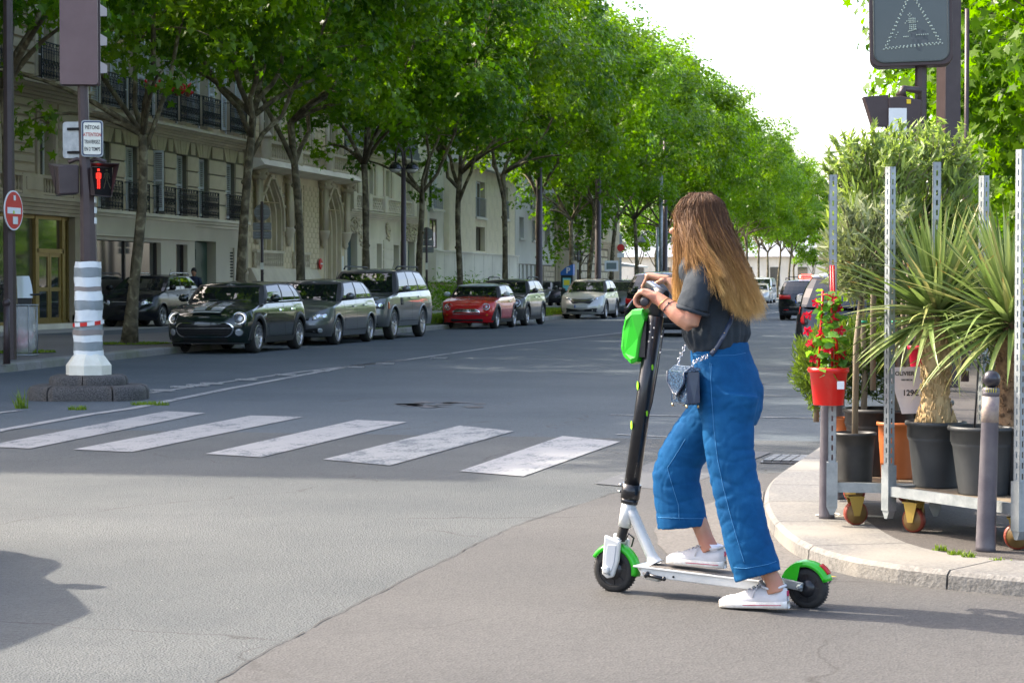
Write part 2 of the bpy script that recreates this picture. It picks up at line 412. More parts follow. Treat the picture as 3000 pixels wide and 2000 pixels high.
# pavement inside the kerb
def inset(p, d):
    out = []
    for i in range(len(p)):
        a = Vector(p[max(i-1,0)]); b = Vector(p[min(i+1,len(p)-1)]); t = (b-a).normalized(); nn = Vector((t.y, -t.x))
        out.append((p[i][0]+nn.x*d, p[i][1]+nn.y*d))
    return out
ins = inset(kr, .505)
g = MB(); g.sheet([(x, y, .083) for x, y in ins]+[(3.2,40,.083), (3.2,9.4,.083), (14,9,.083)])
struct('pavement', g, M_PAVE)
g = MB(); g.sheet([(3.2,9.2,.087),(14,8.5,.087),(40,400,.087),(3.2,400,.087)]); struct('pavement', g, M_PAVE)
g = MB(); g.sheet([(0.2,40,.126),(3.2,40,.126),(3.2,400,.126),(.3,400,.126)]); struct('pavement', g, M_PAVE)
# paler gutter concrete below the kerb corner
gp = [W(1915,1560), W(1935,1610), W(1985,1655), W(2060,1690), W(2300,1725), W(2420,1735), W(2430,1690), W(2300,1590), W(2235,1500), W(2240,1441), W(2140,1460), W(2000,1500), W(1930,1530)]
g = MB(); g.sheet([(p.x, p.y, .009) for p in wob(gp, .008, .15)]); struct('gutter', g, asphalt('gutter_asphalt', (.092,.086,.079), (.12,.112,.102), (.105,.098,.09), 70, bump=.003))
# drain grate
c = W(2345,1350); t = thing('drain_grate', 'ribbed iron drain grate in the road at the kerb corner', 'drain', (c.x, c.y, .006), R(-4))
g = MB(); g.box(-.26,.26,-.3,.3,0,.006); part('frame', g, M_IRON, t)
for i in range(7):
    for j in range(3): 
        g = MB(); g.box(-.03,.03,-.08,.08,.006,.02); o = part('bar', g, M_IRON, t); o.location = (-.21+i*.07, -.18+j*.18, 0)

# left side: kerb, pavement with tree pits, service lane, lawn strips
kl = [(-60, 15.0), (-22, 16), (-15.6, 16.8), (-14.2, 18.6), (-13.95, 22), (-14.05, 29.2), (-14.45, 33.2), (-14.75, 37.5), (-14.95, 42), (-15.0, 60), (-15.0, 200)]
kerb_line('kerb', kl, .3, .13, M_GRAN2, 1.1, inside=1)
ins = inset(kl, -.29)
g = MB(); g.sheet([(x, y, .126) for x, y in ins]+[(-60,200,.126)])
struct('pavement', g, M_LPAVE)
g = MB(); g.sheet([(-19.0,52,.130),(-19.0,190,.130),(-21.9,190,.130),(-21.9,46,.130),(-19.9,46,.130)]); struct('service_lane', g, M_CARR)
g = MB()
for k in range(60):
    y = 40+k*1.52
    for j in range(3): g.box(-23.9+j*.66,-23.9+j*.66+.645, y, y+1.5, .127, .134)
o = struct('paving_slabs', g, pm('slabs', (.24,.23,.215), .8, 0, (.3,.29,.27), 3, 1, .002)); o['kind'] = 'structure'
# ---------------------------------------------------------------- buildings on the left, facade plane x = -24
FX = -24.0; GZ = .13
def stone(name, c, c2, c3=None, s=1.3): return pm(name, c, .85, 0, c2, s, 1.1, .004, 40, detail=9, col3=c3, scale3=.5, stretch=(1,1,.45))
M_LIME = stone('limestone_tan', (.50,.42,.30), (.60,.52,.39), (.42,.35,.25))
M_LIMB = stone('limestone_block', (.56,.47,.34), (.66,.57,.43), (.48,.40,.29), 2.2)
M_LIMA = stone('limestone_brown', (.44,.36,.265), (.54,.45,.34), (.37,.30,.22))
M_LIMG = stone('limestone_gold', (.60,.49,.32), (.72,.60,.42), (.50,.40,.26), 2.4)
M_LIMT = stone('limestone_trim', (.57,.49,.37), (.68,.60,.46), (.47,.40,.30), 3)
M_LIMW = stone('limestone_pale', (.66,.59,.48), (.76,.69,.57), (.57,.51,.41))
M_PLAS = pm('render_warm', (.56,.49,.40), .85, 0, (.62,.55,.45), .7, 1, .001, 50, col3=(.50,.44,.355), scale3=.3)
M_MOD = pm('pale_panel', (.66,.62,.54), .8, 0, (.74,.70,.61), 1.5, 1, col3=(.59,.55,.48), scale3=.5)
M_MOD2 = pm('stone_facing', (.66,.58,.43), .8, 0, (.76,.68,.52), 1.2, 1.2, col3=(.58,.51,.38), scale3=.7)
M_JOINT = pm('joint', (.20,.175,.14), .95)
M_WHITE = pm('white_frame', (.72,.73,.74), .5)
M_SHUT = pm('shutter_paint', (.52,.56,.58), .6, 0, (.60,.64,.66), 5)
M_BLACKI = pm('black_iron', (.012,.014,.02), .45, .3)
M_BRASS = pm('brass_frame', (.24,.165,.045), .42, .55, (.30,.21,.07), 6)
M_GREEN = pm('green_door', (.012,.045,.032), .38, 0, (.02,.06,.045), 4)
M_BLUE = pm('blue_door', (.008,.05,.075), .4, 0, (.012,.065,.09), 4)
M_WOOD = pm('oak_door', (.15,.055,.018), .45, 0, (.24,.10,.035), 5, 1, .002, 40, stretch=(1,1,.15))
M_SLATE = pm('slate', (.075,.085,.10), .55, 0, (.12,.135,.155), 6, 1.2)
M_ZINC = pm('zinc', (.28,.30,.32), .5, .4, (.34,.36,.38), 3)
M_GLASS = pm('window_glass', (.028,.034,.036), .04, 0, spec=1.0, ior=1.9)
M_GLASSF = pm('frosted_glass', (.06,.05,.045), .28)
M_TEAL = pm('teal_film', (.10,.30,.27), .3)
M_CURT = pm('curtain', (.42,.39,.33), .9, 0, (.30,.28,.23), 8, 1.2, stretch=(1,6,.1))
M_GERAN = pm('geranium', (.55,.004,.012), .6, 0, (.75,.02,.03), 30)
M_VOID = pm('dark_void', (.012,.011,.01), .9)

def solve(y0, y1, z0, z1, ops):
    """split a wall rectangle into solid cells round its openings"""
    ys = sorted({y0, y1, *[max(y0,o[0]) for o in ops if o[0]<y1 and o[1]>y0], *[min(y1,o[1]) for o in ops if o[0]<y1 and o[1]>y0]})
    out = []
    for a, b in zip(ys[:-1], ys[1:]):
        m = (a+b)/2; cuts = sorted([(max(z0,o[2]), min(z1,o[3])) for o in ops if o[0]<m<o[1] and o[2]<z1 and o[3]>z0]); z = z0
        for c0, c1 in cuts:
            if c0 > z+1e-4: out.append((a, b, z, c0))
            z = max(z, c1)
        if z < z1-1e-4: out.append((a, b, z, z1))
    return out
class Bld:
    def __init__(s, name, label, y0, y1, cat='building', x=FX):
        s.y0, s.y1, s.x = y0, y1, x
        s.r = thing(name, label, cat, (x, (y0+y1)/2, GZ))
    def P(s, name, mb, mat, **k): return part(name, mb, mat, s.r, world=True, **k)
    def wall(s, y0, y1, z0, z1, ops, mat, d=.4, x=None, name='wall'):
        x = s.x if x is None else x; g = MB()
        for a, b, c, e in solve(y0, y1, z0, z1, ops): g.box(x-d, x, a, b, c, e)
        return s.P(name, g, mat)
    def blocks(s, y0, y1, z0, z1, ops, mat, ch, bw, proud=.03, joint=.03, name='stone', jz=None, off=True):
        n = max(1, round((z1-z0)/ch)); ch = (z1-z0)/n; jz = joint if jz is None else jz
        for i in range(n):
            a, b = z0+i*ch+jz/2, z0+(i+1)*ch-jz/2; mz = (a+b)/2
            segs = [(y0, y1)]
            for o in ops:
                if o[2] < b and o[3] > a:
                    ns = []
                    for p, q in segs:
                        if o[1] <= p or o[0] >= q: ns.append((p, q)); continue
                        if o[0] > p: ns.append((p, o[0]))
                        if o[1] < q: ns.append((o[1], q))
                    segs = ns
            for p, q in segs:
                if bw:
                    k = max(1, round((q-p)/bw)); sh = (.5 if (i % 2 and off and k > 1) else 0)
                    cuts = [p]+[p+(q-p)*(j+sh)/k for j in range(0 if sh else 1, k)]+[q]
                else: cuts = [p, q]
                for u, v in zip(cuts[:-1], cuts[1:]):
                    if v-u < joint*2: continue
                    ubox(name, mat, s.r, (s.x+proud/2-.01, (u+v)/2, mz), (proud+.02+random.uniform(-.003,.003), v-u-joint, b-a))
    def cornice(s, y0, y1, z0, z1, out, mat, steps=4, name='cornice', x=None):
        x = s.x if x is None else x; pr = []
        for i in range(steps):
            t0 = i/steps; o = out*(((i+1)/steps)**1.3)
            a, b = z0+(z1-z0)*t0, z0+(z1-z0)*(i+1)/steps
            pr += [(o, a), (o+(.015 if i % 2 else 0), b-.012)]
        g = MB(); pts = [(-.15, z0)]+pr+[(out, z1), (-.15, z1+.03)]
        g.prism([(x+px, y0, pz) for px, pz in pts], (0, y1-y0, 0)); return s.P(name, g, mat)
    def window(s, y0, y1, z0, z1, rows=3, cols=2, d=.26, mat=M_WHITE, curtain=True, bar=.035, fr=.07, name='window', transom=None):
        x = s.x-d; g = MB()
        g.box(x-.05, x, y0, y0+fr, z0, z1); g.box(x-.05, x, y1-fr, y1, z0, z1); g.box(x-.05, x, y0+fr, y1-fr, z1-fr, z1); g.box(x-.05, x, y0+fr, y1-fr, z0, z0+fr)
        for i in range(1, cols): 
            yy = y0+(y1-y0)*i/cols; q = fr if i*2 == cols else bar
            g.box(x-.045, x+.004, yy-q/2, yy+q/2, z0+fr, z1-fr)
        for j in range(1, rows):
            zz = z0+(z1-z0)*j/rows if not transom else transom
            g.box(x-.04, x-.004, y0+fr, y1-fr, zz-bar/2, zz+bar/2)
        f = s.P(name, g, mat)
        gl = MB().box(x-.035, x-.025, y0+fr, y1-fr, z0+fr, z1-fr); q = gl.mesh('pane', M_GLASS)
        off = Vector(s.r.location); q.transform(Matrix.Translation(-off)); link('pane', q, f)
        return f
    def reveal(s, y0, y1, z0, z1, d=.4, mat=None):
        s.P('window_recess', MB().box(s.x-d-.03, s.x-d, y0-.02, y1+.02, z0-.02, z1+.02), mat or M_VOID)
    def shutter(s, ya, yb, z0, z1, x0, x1, mat=M_SHUT):
        """louvred shutter leaf from (x0,ya) to (x1,yb)"""
        g = MB(); P0 = Vector((x0, ya, 0)); P1 = Vector((x1, yb, 0)); d = (P1-P0); L = d.length; d.normalize(); nn = Vector((d.y, -d.x, 0))
        M = Matrix((d, nn, Vector((0,0,1)))).transposed()
        def b(u0, u1, a, c, th=.035, tilt=0):
            g.obox(P0+d*((u0+u1)/2)+Vector((0,0,(a+c)/2)), (u1-u0, th, c-a), M)
        b(0, .05, z0, z1); b(L-.05, L, z0, z1); b(.05, L-.05, z0, z0+.09); b(.05, L-.05, z1-.07, z1); b(.05, L-.05, (z0+z1)/2-.03, (z0+z1)/2+.03)
        n = int((z1-z0)/.062); Rt = Matrix.Rotation(R(35), 3, 'X')
        for i in range(n):
            z = z0+.1+i*.062
            if z > z1-.08: break
            g.obox(P0+d*(L/2)+Vector((0,0,z)), (L-.1, .045, .012), M@Rt)
        return s.P('shutter', g, mat)
    def iron_balcony(s, y0, y1, z0, h=.95, out=.16):
        g = MB(); x = s.x+out
        g.box(x-.02, x+.02, y0, y1, z0+h-.03, z0+h); g.box(x-.012, x+.012, y0, y1, z0+h-.13, z0+h-.115); g.box(x-.015, x+.015, y0, y1, z0+.04, z0+.06)
        for yy in (y0, y1): g.box(x-.015, x+.015, yy-.012, yy+.012, z0, z0+h); g.box(s.x-.02, x-.015, yy-.01, yy+.01, z0+h-.03, z0+h-.005); g.box(s.x-.02, x-.015, yy-.01, yy+.01, z0+.04, z0+.06)
        n = max(3, int((y1-y0)/.2)); st = (y1-y0)/n
        def ring(cy, cz, r, a0=0, a1=360, th=.011):
            k = max(5, int((a1-a0)/32)); pts = [(x, cy+math.cos(R(a0+(a1-a0)*i/k))*r, cz+math.sin(R(a0+(a1-a0)*i/k))*r) for i in range(k+1)]
            g.tube(pts, th, 4, caps=False, smooth=False)
        for i in range(n):
            c = y0+st*(i+.5)
            g.box(x-.008, x+.008, y0+st*i-.008, y0+st*i+.008, z0+.05, z0+h-.12)
            g.box(x-.009, x+.009, c-.009, c+.009, z0+.05, z0+h-.12)
            ring(c, z0+h-.072, .04); ring(c-.045, z0+h-.24, .05, -60, 250); ring(c+.045, z0+h-.24, .05, -70, 240)
            ring(c, z0+.46, .075); ring(c-.05, z0+.28, .055, 100, 400); ring(c+.05, z0+.28, .055, -220, 80); ring(c, z0+.13, .05)
            g.ball((x, c, z0+.37), .03, 6); g.ball((x, c, z0+.2), .025, 6)
        return s.P('balcony_railing', g, M_BLACKI)
def bal_slab(b, y0, y1, z, out, h, mat): return b.P('balcony_slab', MB().box(b.x, b.x+out, y0, y1, z-h, z), mat)
def baluster_row(b, y0, y1, z0, z1, mat, sp=.17, x=None, rail=.09, name='balustrade'):
    x = b.x+.1 if x is None else x
    root = b.P(name, MB().box(x-.09, x+.09, y0, y1, z1-rail, z1).box(x-.08, x+.08, y0, y1, z0, z0+rail*.7), mat)
    n = max(1, int((y1-y0)/sp)); h = z1-z0-rail*1.7
    pr = [(.035,0),(.05,.06*h),(.03,.12*h),(.06,.38*h),(.03,.72*h),(.045,.9*h),(.035,h)]
    me = MB().lathe(pr, (0,0,0), 8).mesh('baluster', mat)
    for i in range(n):
        o = link('baluster', me, root); o.location = Vector((x, y0+(i+.5)*(y1-y0)/n, z0+rail*.7))-Vector(b.r.location)
def tracery(b, y0, y1, z0, z1, mat, sp=.24, x=None, name='tracery_balustrade'):
    x = b.x+.1 if x is None else x; g = MB(); g.box(x-.09, x+.09, y0, y1, z1-.1, z1); g.box(x-.08, x+.08, y0, y1, z0, z0+.08)
    n = max(2, int((y1-y0)/sp)); st = (y1-y0)/n; h = z1-z0
    for i in range(n+1): g.box(x-.03, x+.03, y0+st*i-.02, y0+st*i+.02, z0+.08, z1-.1)
    for i in range(n):
        c = y0+st*(i+.5)
        for k, (zz, r) in enumerate(((z0+h*.78, st*.32), (z0+h*.45, st*.36), (z0+h*.2, st*.3))):
            pts = [(x, c+math.cos(t)*r, zz+math.sin(t)*r*1.25) for t in np.linspace(0, 2*math.pi, 9)]
            g.tube(pts, .018, 4, caps=False, smooth=False)
        for sgn in (-1, 1): g.tube([(x, c+sgn*st*.45, z0+.1), (x, c+sgn*.01, z0+h*.32), (x, c+sgn*st*.42, z0+h*.6), (x, c, z1-.12)], .016, 4, caps=False, smooth=False)
    return b.P(name, g, mat)
def upper(b, z0, z1, ys, ww, wall, floors, frame=M_WHITE, bal=True, shut=False, cornic=True, hh=None):
    """regular upper floors with tall windows"""
    fh = (z1-z0)/floors; ops = []
    for f in range(floors):
        for y in ys: ops.append((y-ww/2, y+ww/2, z0+f*fh+.15, z0+f*fh+(hh or fh*.76)))
    b.wall(b.y0, b.y1, z0, z1, ops, wall)
    for (a, c, d, e) in ops:
        b.window(a, c, d, e, rows=3, mat=frame); b.reveal(a, c, d, e)
        b.P('window_surround', MB().box(b.x, b.x+.05, a-.16, a, d, e+.12).box(b.x, b.x+.05, c, c+.16, d, e+.12).box(b.x, b.x+.07, a, c, e, e+.14), M_LIMT)
        if shut: 
            b.shutter(a+.06, a+.03, d, e, b.x-.05, b.x+.42)
            b.shutter(c-.03, c-.06, d, e, b.x+.42, b.x-.05)
        if bal: b.iron_balcony(a-.12, c+.12, d-.05, 1.0, .2)
    for f in range(1, floors):
        b.cornice(b.y0, b.y1, z0+f*fh-.22, z0+f*fh, .22, M_LIMT, 3)
def mansard(b, z, h, back=2.2, dorm=(), mat=M_SLATE):
    x = b.x
    g = MB(); g.prism([(x+.05, b.y0, z), (x-back*.45, b.y0, z+h), (x-12, b.y0, z+h+.6), (x-12, b.y0, z)], (0, b.y1-b.y0, 0)); rf = b.P('roof', g, mat)
    g = MB(); L = math.hypot(back*.45+.05, h); n = int(h/.22)
    for i in range(n):   # slate courses
        t = i/n; xx = x+.05-(back*.45+.05)*t; zz = z+h*t
        g.box(xx-.12, xx+.018, b.y0, b.y1, zz, zz+.2)
    b.P('slate_course', g, mat)
    for y in dorm:
        g = MB(); g.box(x-1.2, x-.12, y-.6, y+.6, z+.3, z+h*.82); g.prism([(x-.05, y-.7, z+h*.82), (x-.05, y+.7, z+h*.82), (x-.05, y, z+h*.82+.35)], (-1.2,0,0)); b.P('dormer', g, M_LIMW)
        b.P('dormer_window', MB().box(x-.12, x-.1, y-.42, y+.42, z+.45, z+h*.76), M_GLASS)
    g = MB(); g.box(x-.02, x+.12, b.y0, b.y1, z-.1, z+.03); b.P('gutter', g, M_ZINC)
    for k in range(2):
        y = b.y0+(b.y1-b.y0)*(.25+.5*k); b.P('chimney', MB().box(x-6, x-4.6, y-.5, y+.5, z+h-.5, z+h+2.2), M_LIME)
def body_block(b, z1, mat, depth=12): b.P('side_walls', MB().box(b.x-depth, b.x-.55, b.y0+.01, b.y1-.01, GZ-.1, z1-.02), mat)
def keystones(b, y0, y1, z0, z1, mat, n=5, spread=.12):
    """splayed arch stones over a flat window head"""
    c = (y0+y1)/2; w2 = (y1-y0)/2
    for i in range(n):
        a0, a1 = -1+2*i/n, -1+2*(i+1)/n; j = .012
        k = 1.15 if i == n//2 else 1.0
        p = [(b.x, c+a0*w2+j, z0), (b.x, c+a1*w2-j, z0), (b.x, c+a1*(w2+spread*2.2)-j, z1), (b.x, c+a0*(w2+spread*2.2)+j, z1)]
        b.P('keystone', MB().prism(p, (.045*k, 0, 0)), mat)

# A: bank-like building with the brass framed glass front
A = Bld('apartment_building', 'tan stone building with brass framed glass shopfront, leftmost of the row', 34.0, 53.95)
sf = (46.3, 53.5); ops = [(sf[0], sf[1], .28, 3.22)]
A.wall(34.0, 53.95, GZ, 3.35, ops+[(39.5,44.5,.4,3.2)], M_LIMA)
A.P('plinth', MB().box(FX-.1, FX+.14, 46.3, 53.5, GZ, .27), M_LIMW); A.P('plinth', MB().box(FX-.1, FX+.14, 53.5, 53.95, GZ, .5), M_LIMA)
A.blocks(44.6, 46.25, .3, 3.2, [], M_LIMA, .42, 0, .05, .05)
g = MB()
for y in (46.32, 48.9, 51.38, 51.42, 53.15, 53.42): g.box(FX-.30, FX-.18, y-.045, y+.045, .27, 3.2)
for y in (51.4, 53.1): g.box(FX-.30, FX-.16, y-.09, y+.09, .27, 3.2)
g.box(FX-.3, FX-.18, 46.3, 53.5, 3.12, 3.22); g.box(FX-.3, FX-.16, 51.4, 53.1, 2.2, 2.32); g.box(FX-.3, FX-.18, 46.3, 53.5, .27, .36)
A.P('shopfront_frame', g, M_BRASS)
for a, b_ in ((46.37,48.85), (48.95,51.3), (53.2,53.38)): A.P('shop_window', MB().box(FX-.26, FX-.25, a, b_, .36, 3.12), M_GLASS)
A.P('transom_window', MB().box(FX-.26, FX-.25, 51.49, 53.01, 2.32, 3.12), M_GLASS)
for a, b_ in ((51.5, 52.24), (52.26, 53.0)):
    g = MB(); g.box(FX-.25, FX-.2, a, a+.1, .3, 2.2); g.box(FX-.25, FX-.2, b_-.1, b_, .3, 2.2)
    for z0_, z1_ in ((.3,.44), (1.16,1.27), (2.1,2.2)): g.box(FX-.25, FX-.2, a+.1, b_-.1, z0_, z1_)
    d_ = A.P('door', g, M_BRASS)
    q = MB().box(FX-.24, FX-.225, a+.1, b_-.1, .44, 2.1).mesh('pane', M_GLASS); q.transform(Matrix.Translation(-Vector(A.r.location))); link('pane', q, d_)
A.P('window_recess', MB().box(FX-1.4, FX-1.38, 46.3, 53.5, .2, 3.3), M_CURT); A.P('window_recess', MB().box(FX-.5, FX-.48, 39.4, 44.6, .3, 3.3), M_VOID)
A.cornice(34.0, 53.95, 3.22, 3.72, .35, M_LIMA, 5)
for a, b_ in ((48.2,49.8), (51.05,53.0), (44.6,46.4)): baluster_row(A, a, b_, 3.75, 4.28, M_LIMA, .17)
for a, b_ in ((46.4,48.2), (49.8,51.05), (53.0,53.95), (34.0,44.6)): A.P('parapet', MB().box(FX-.02, FX+.2, a, b_, 3.73, 4.28).box(FX+.2, FX+.23, a+.2, b_-.2, 3.85, 4.18), M_LIMA)
wA = [(51.15,52.1), (47.6,48.75), (44.2,45.4)]
ops = [(a, b_, 4.25, 5.78) for a, b_ in wA]
A.wall(34.0, 53.95, 3.7, 6.3, ops, M_LIMA)
for a, b_, c_, d_ in ops:
    A.window(a, b_, c_, d_, 2, 2, transom=5.35); A.reveal(a, b_, c_, d_)
    A.P('window_surround', MB().box(FX, FX+.07, a-.18, a-.02, 4.3, 5.95).box(FX, FX+.07, b_+.02, b_+.18, 4.3, 5.95).box(FX, FX+.09, a-.2, b_+.2, 5.96, 6.1), M_LIMA)
A.blocks(49.0, 50.85, 4.3, 6.3, [], M_LIMA, .24, 0, .05, .07); A.blocks(52.35, 53.95, 4.3, 6.3, [(53.2,53.95,4,7)], M_LIMA, .24, 0, .04, .07)
A.cornice(34.0, 53.95, 6.3, 6.75, .4, M_LIMA, 5)
A.y0, A.y1 = 34.0, 53.95
upper(A, 6.75, 12.6, [37.5,41, 44.6, 48.2, 51.6], 1.0, M_LIMA, 2, bal=True)
A.blocks(49.0, 50.9, 6.9, 9.4, [], M_LIMA, .3, 0, .05, .07)
A.cornice(34.0, 53.95, 12.6, 13.1, .5, M_LIMA); body_block(A, 13, M_LIMA); mansard(A, 13.1, 2.0, dorm=[42, 47, 51.5])

Zc = Bld('shade_apartments', 'tall unseen apartment building added outside the left edge to shade the crossing', 19.3, 33.9)  # unseen block, added and sized so its shadow covers the crossing
Zc.wall(19.3, 33.9, GZ, 6.5, [], M_LIMA); upper(Zc, 6.5, 17.6, [21.5,25,28.5,32], 1.1, M_LIMA, 3, bal=False); body_block(Zc, 17.6, M_LIMA); mansard(Zc, 17.6, 2.8, dorm=[23,30])
# B: pale Haussmann block, rendered ground floor, green door, iron balconies
B = Bld('apartment_building', 'pale stone apartment block with black iron balconies and dark green door', 53.95, 67.35)
gops = [(55.0, 59.85, .95, 2.64), (61.1, 62.1, .95, 2.62), (62.75, 64.7, GZ, 2.77), (66.05, 66.5, 1.0, 2.6)]
B.wall(53.95, 67.35, GZ, 3.45, gops, M_PLAS)
B.P('wall_bay', MB().box(FX, FX+.12, 53.98, 62.55, 2.75, 3.38), M_PLAS)
for (a, b_) in ((55.0, 57.3), (57.4, 59.85)):
    f = B.P('shop_window', MB().box(FX-.2, FX-.19, a, b_, 1.5, 2.62), M_GLASS)
B.P('shop_window', MB().box(FX-.2, FX-.19, 61.12, 62.08, 1.42, 2.6), M_GLASS)
B.P('window_film', MB().box(FX-.2, FX-.185, 57.4, 59.85, .95, 1.5), M_GLASSF); B.P('window_film', MB().box(FX-.2, FX-.185, 61.12, 62.08, .95, 1.42), M_GLASSF)
B.P('window_film', MB().box(FX-.2, FX-.185, 55.0, 57.3, 1.05, 1.5), M_GLASSF); B.P('window_film', MB().box(FX-.18, FX-.175, 55.0, 57.3, .3, 1.05), M_TEAL, label='pale teal glass panel')
g = MB()
for a in (55.0, 57.35, 59.82, 61.1, 62.08): g.box(FX-.22, FX-.14, a-.04, a+.04, .95, 2.64)
B.P('shopfront_frame', g, pm('dark_frame', (.03,.02,.018), .4))
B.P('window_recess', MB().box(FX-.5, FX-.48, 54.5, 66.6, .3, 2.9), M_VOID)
for i, (a, b_) in enumerate(((62.8, 63.3), (63.32, 64.65))):
    g = MB().box(FX-.36, FX-.3, a, b_, GZ, 2.76)
    for z0_, z1_ in ((.35,.95), (1.1,1.9), (2.05,2.6)):
        m_ = .1 if i else .08; g.box(FX-.3, FX-.275, a+m_, b_-m_, z0_, z1_); g.box(FX-.275, FX-.26, a+m_+.1, b_-m_-.1, z0_+.1, z1_-.1)
    B.P('door', g, M_GREEN)
B.P('intercom', MB().box(FX, FX+.04, 64.95, 65.4, .95, 1.35), M_ZINC)
g = MB()
for j in range(9):
    for i in range(2): g.box(FX-.05, FX-.03, 66.1+i*.2, 66.24+i*.2, 1.6+j*.1, 1.65+j*.1)
B.P('vent_grille', g, M_VOID); B.P('vent_plate', MB().box(FX-.1, FX-.06, 66.0, 66.55, .95, 2.65), M_PLAS)
B.cornice(53.95, 67.35, 3.22, 3.5, .3, M_LIMW, 3)
wB = [(55.0,55.9), (57.0,57.95), (59.17,60.07), (61.1,62.0), (63.05,63.95), (65.63,66.5)]
ops = [(a, b_, 3.5, 5.47) for a, b_ in wB]
B.wall(53.95, 67.35, 3.45, 5.92, ops, M_JOINT, .4)
B.blocks(53.97, 67.33, 3.5, 5.47, [(a-.0, b_+.0, c_, d_) for a, b_, c_, d_ in ops], M_LIMB, .49, 0, .05, .05)
B.blocks(53.97, 67.33, 5.49, 5.92, [(a-.3, b_+.3, 3, 7) for a, b_ in wB], M_LIMB, .45, 0, .05, .05)
for a, b_ in wB: keystones(B, a-.02, b_+.02, 5.49, 5.91, M_LIMB)
for i, (a, b_) in enumerate(wB):
    if i in (2,):  B.shutter(a+.02, a+.05, 3.6, 5.45, FX-.1, FX+.35)
    else:
        B.shutter(a+.01, a+.46, 3.58, 5.45, FX-.14, FX-.16); B.shutter(b_-.44, b_-.01, 3.58, 5.45, FX-.16, FX-.14)
    B.window(a, b_, 3.55, 5.45, 3, 2); B.reveal(a, b_, 3.5, 5.47); B.iron_balcony(a-.12, b_+.5, 3.5, .88, .2)
B.cornice(53.95, 67.35, 5.92, 6.3, .42, M_LIMT, 5)
B.wall(53.95, 67.35, 6.3, 6.42, [], M_LIMT)
ops = [(a, b_, 6.42, 8.7) for a, b_ in wB]
B.wall(53.95, 67.35, 6.42, 9.2, ops, M_LIMB)
for a, b_, c_, d_ in ops:
    B.window(a, b_, c_, d_, 3, 2); B.reveal(a, b_, c_, d_); B.iron_balcony(a-.2, b_+.55, 6.45, 1.0, .26)
    B.shutter(a-.02, a-.5, c_+.1, d_, FX+.04, FX+.06); B.shutter(b_+.02, b_+.5, c_+.1, d_, FX+.04, FX+.06)
B.cornice(53.95, 67.35, 9.2, 9.5, .3, M_LIMT, 4)
upper(B, 9.5, 12.4, [(a+b_)/2 for a, b_ in wB], .95, M_LIMB, 1, shut=True)
B.cornice(53.95, 67.35, 12.4, 12.9, .5, M_LIMT); body_block(B, 12.8, M_LIME); mansard(B, 12.9, 2.2, dorm=[57, 61.5, 65])
# drain pipe at the joint with the next house
dp = B.P('drain_pipe', MB().tube([(FX+.12, 67.35, .2), (FX+.12, 67.35, 14)], .065, 8), M_LIMT)
g = MB()
for z in (1.7, 3.3, 4.6, 5.9): g.tube([(FX+.12, 67.35, z), (FX+.12, 67.35, z+.1)], .09, 8)
B.P('pipe_collar', g, M_LIMT)

# C: neo-gothic townhouse
Cb = Bld('gothic_townhouse', 'golden neo-gothic townhouse with arched bays, tracery balconies and oak door', 67.45, 79.45)
def ogee(yc, w2, z0, z1, n=9, point=.28):
    """outline of a pointed arch opening, left foot to right foot"""
    L_ = []
    for i in range(n+1):
        t = math.pi*(1-i/n); y = math.cos(t)*w2; z = math.sin(t)*(z1-z0)*(1-point)
        L_.append((yc+y, z0+z+point*(z1-z0)*max(0, 1-abs(y)/w2*2.2)**1.4))
    return L_
def arch_band(b, yc, w2, zf, zs, zt, th, x0, x1, mat, name='arch_moulding'):
    i_ = [(yc-w2, zf)]+ogee(yc, w2, zs, zt)+[(yc+w2, zf)]; o_ = [(yc-w2-th, zf)]+ogee(yc, w2+th, zs, zt+th*1.3)+[(yc+w2+th, zf)]
    g = MB(); k = len(i_)
    vs = [(x1, y, z) for y, z in i_]+[(x1, y, z) for y, z in o_]+[(x0, y, z) for y, z in i_]+[(x0, y, z) for y, z in o_]
    fs = []
    for j in range(k-1): fs += [(j, j+1, k+j+1, k+j), (2*k+j, 2*k+j+1, j+1, j), (k+j, k+j+1, 3*k+j+1, 3*k+j)]
    g.add(vs, fs); return b.P(name, g, mat)
arches = [(70.3, 1.2, 3.3, 5.35), (77.85, 1.1, 3.3, 5.35)]
ops = [(69.1, 71.5, GZ, 4.3), (72.95, 73.95, 1.75, 4.95), (76.75, 78.95, GZ, 4.3)]
Cb.wall(67.45, 79.45, GZ, 4.32, ops, M_LIMG, .5)
ops2 = [(69.1, 71.5, 4.3, 5.5), (72.95, 73.95, 4.3, 4.95), (76.75, 78.95, 4.3, 5.5)]
Cb.wall(67.45, 79.45, 4.32, 5.6, ops2, M_LIMG, .5)
for yc, w2, zs, zt in arches:
    # stone above the arch curve
    g = MB(); o_ = ogee(yc, w2, zs+.4, zt)
    for (ya, za), (yb, zb) in zip(o_[:-1], o_[1:]): g.prism([(FX-.45, ya, za), (FX-.45, yb, zb), (FX-.45, yb, 5.6), (FX-.45, ya, 5.6)], (.45, 0, 0))
    Cb.P('spandrel', g, M_LIMG)
    for k in range(5): arch_band(Cb, yc, w2-.06-.13*k, GZ if yc > 75 else 2.6, zs+.4-.08*k, zt-.18*k, .13, FX-.16*(k+1)-.05, FX-.16*k+.03, M_LIMT)
    arch_band(Cb, yc, w2+.02, 3.3, zs+.45, zt+.02, .14, FX-.02, FX+.12, M_LIMT, 'arch_hood')
    for i in range(9):   # crockets
        p = ogee(yc, w2+.18, zs+.45, zt+.15)[i]; Cb.P('crocket', MB().ball((FX+.1, p[0], p[1]), .075, 6), M_LIMT)
    Cb.P('window_recess', MB().box(FX-1.1, FX-1.05, yc-1.3, yc+1.3, GZ, 5.5), M_VOID)
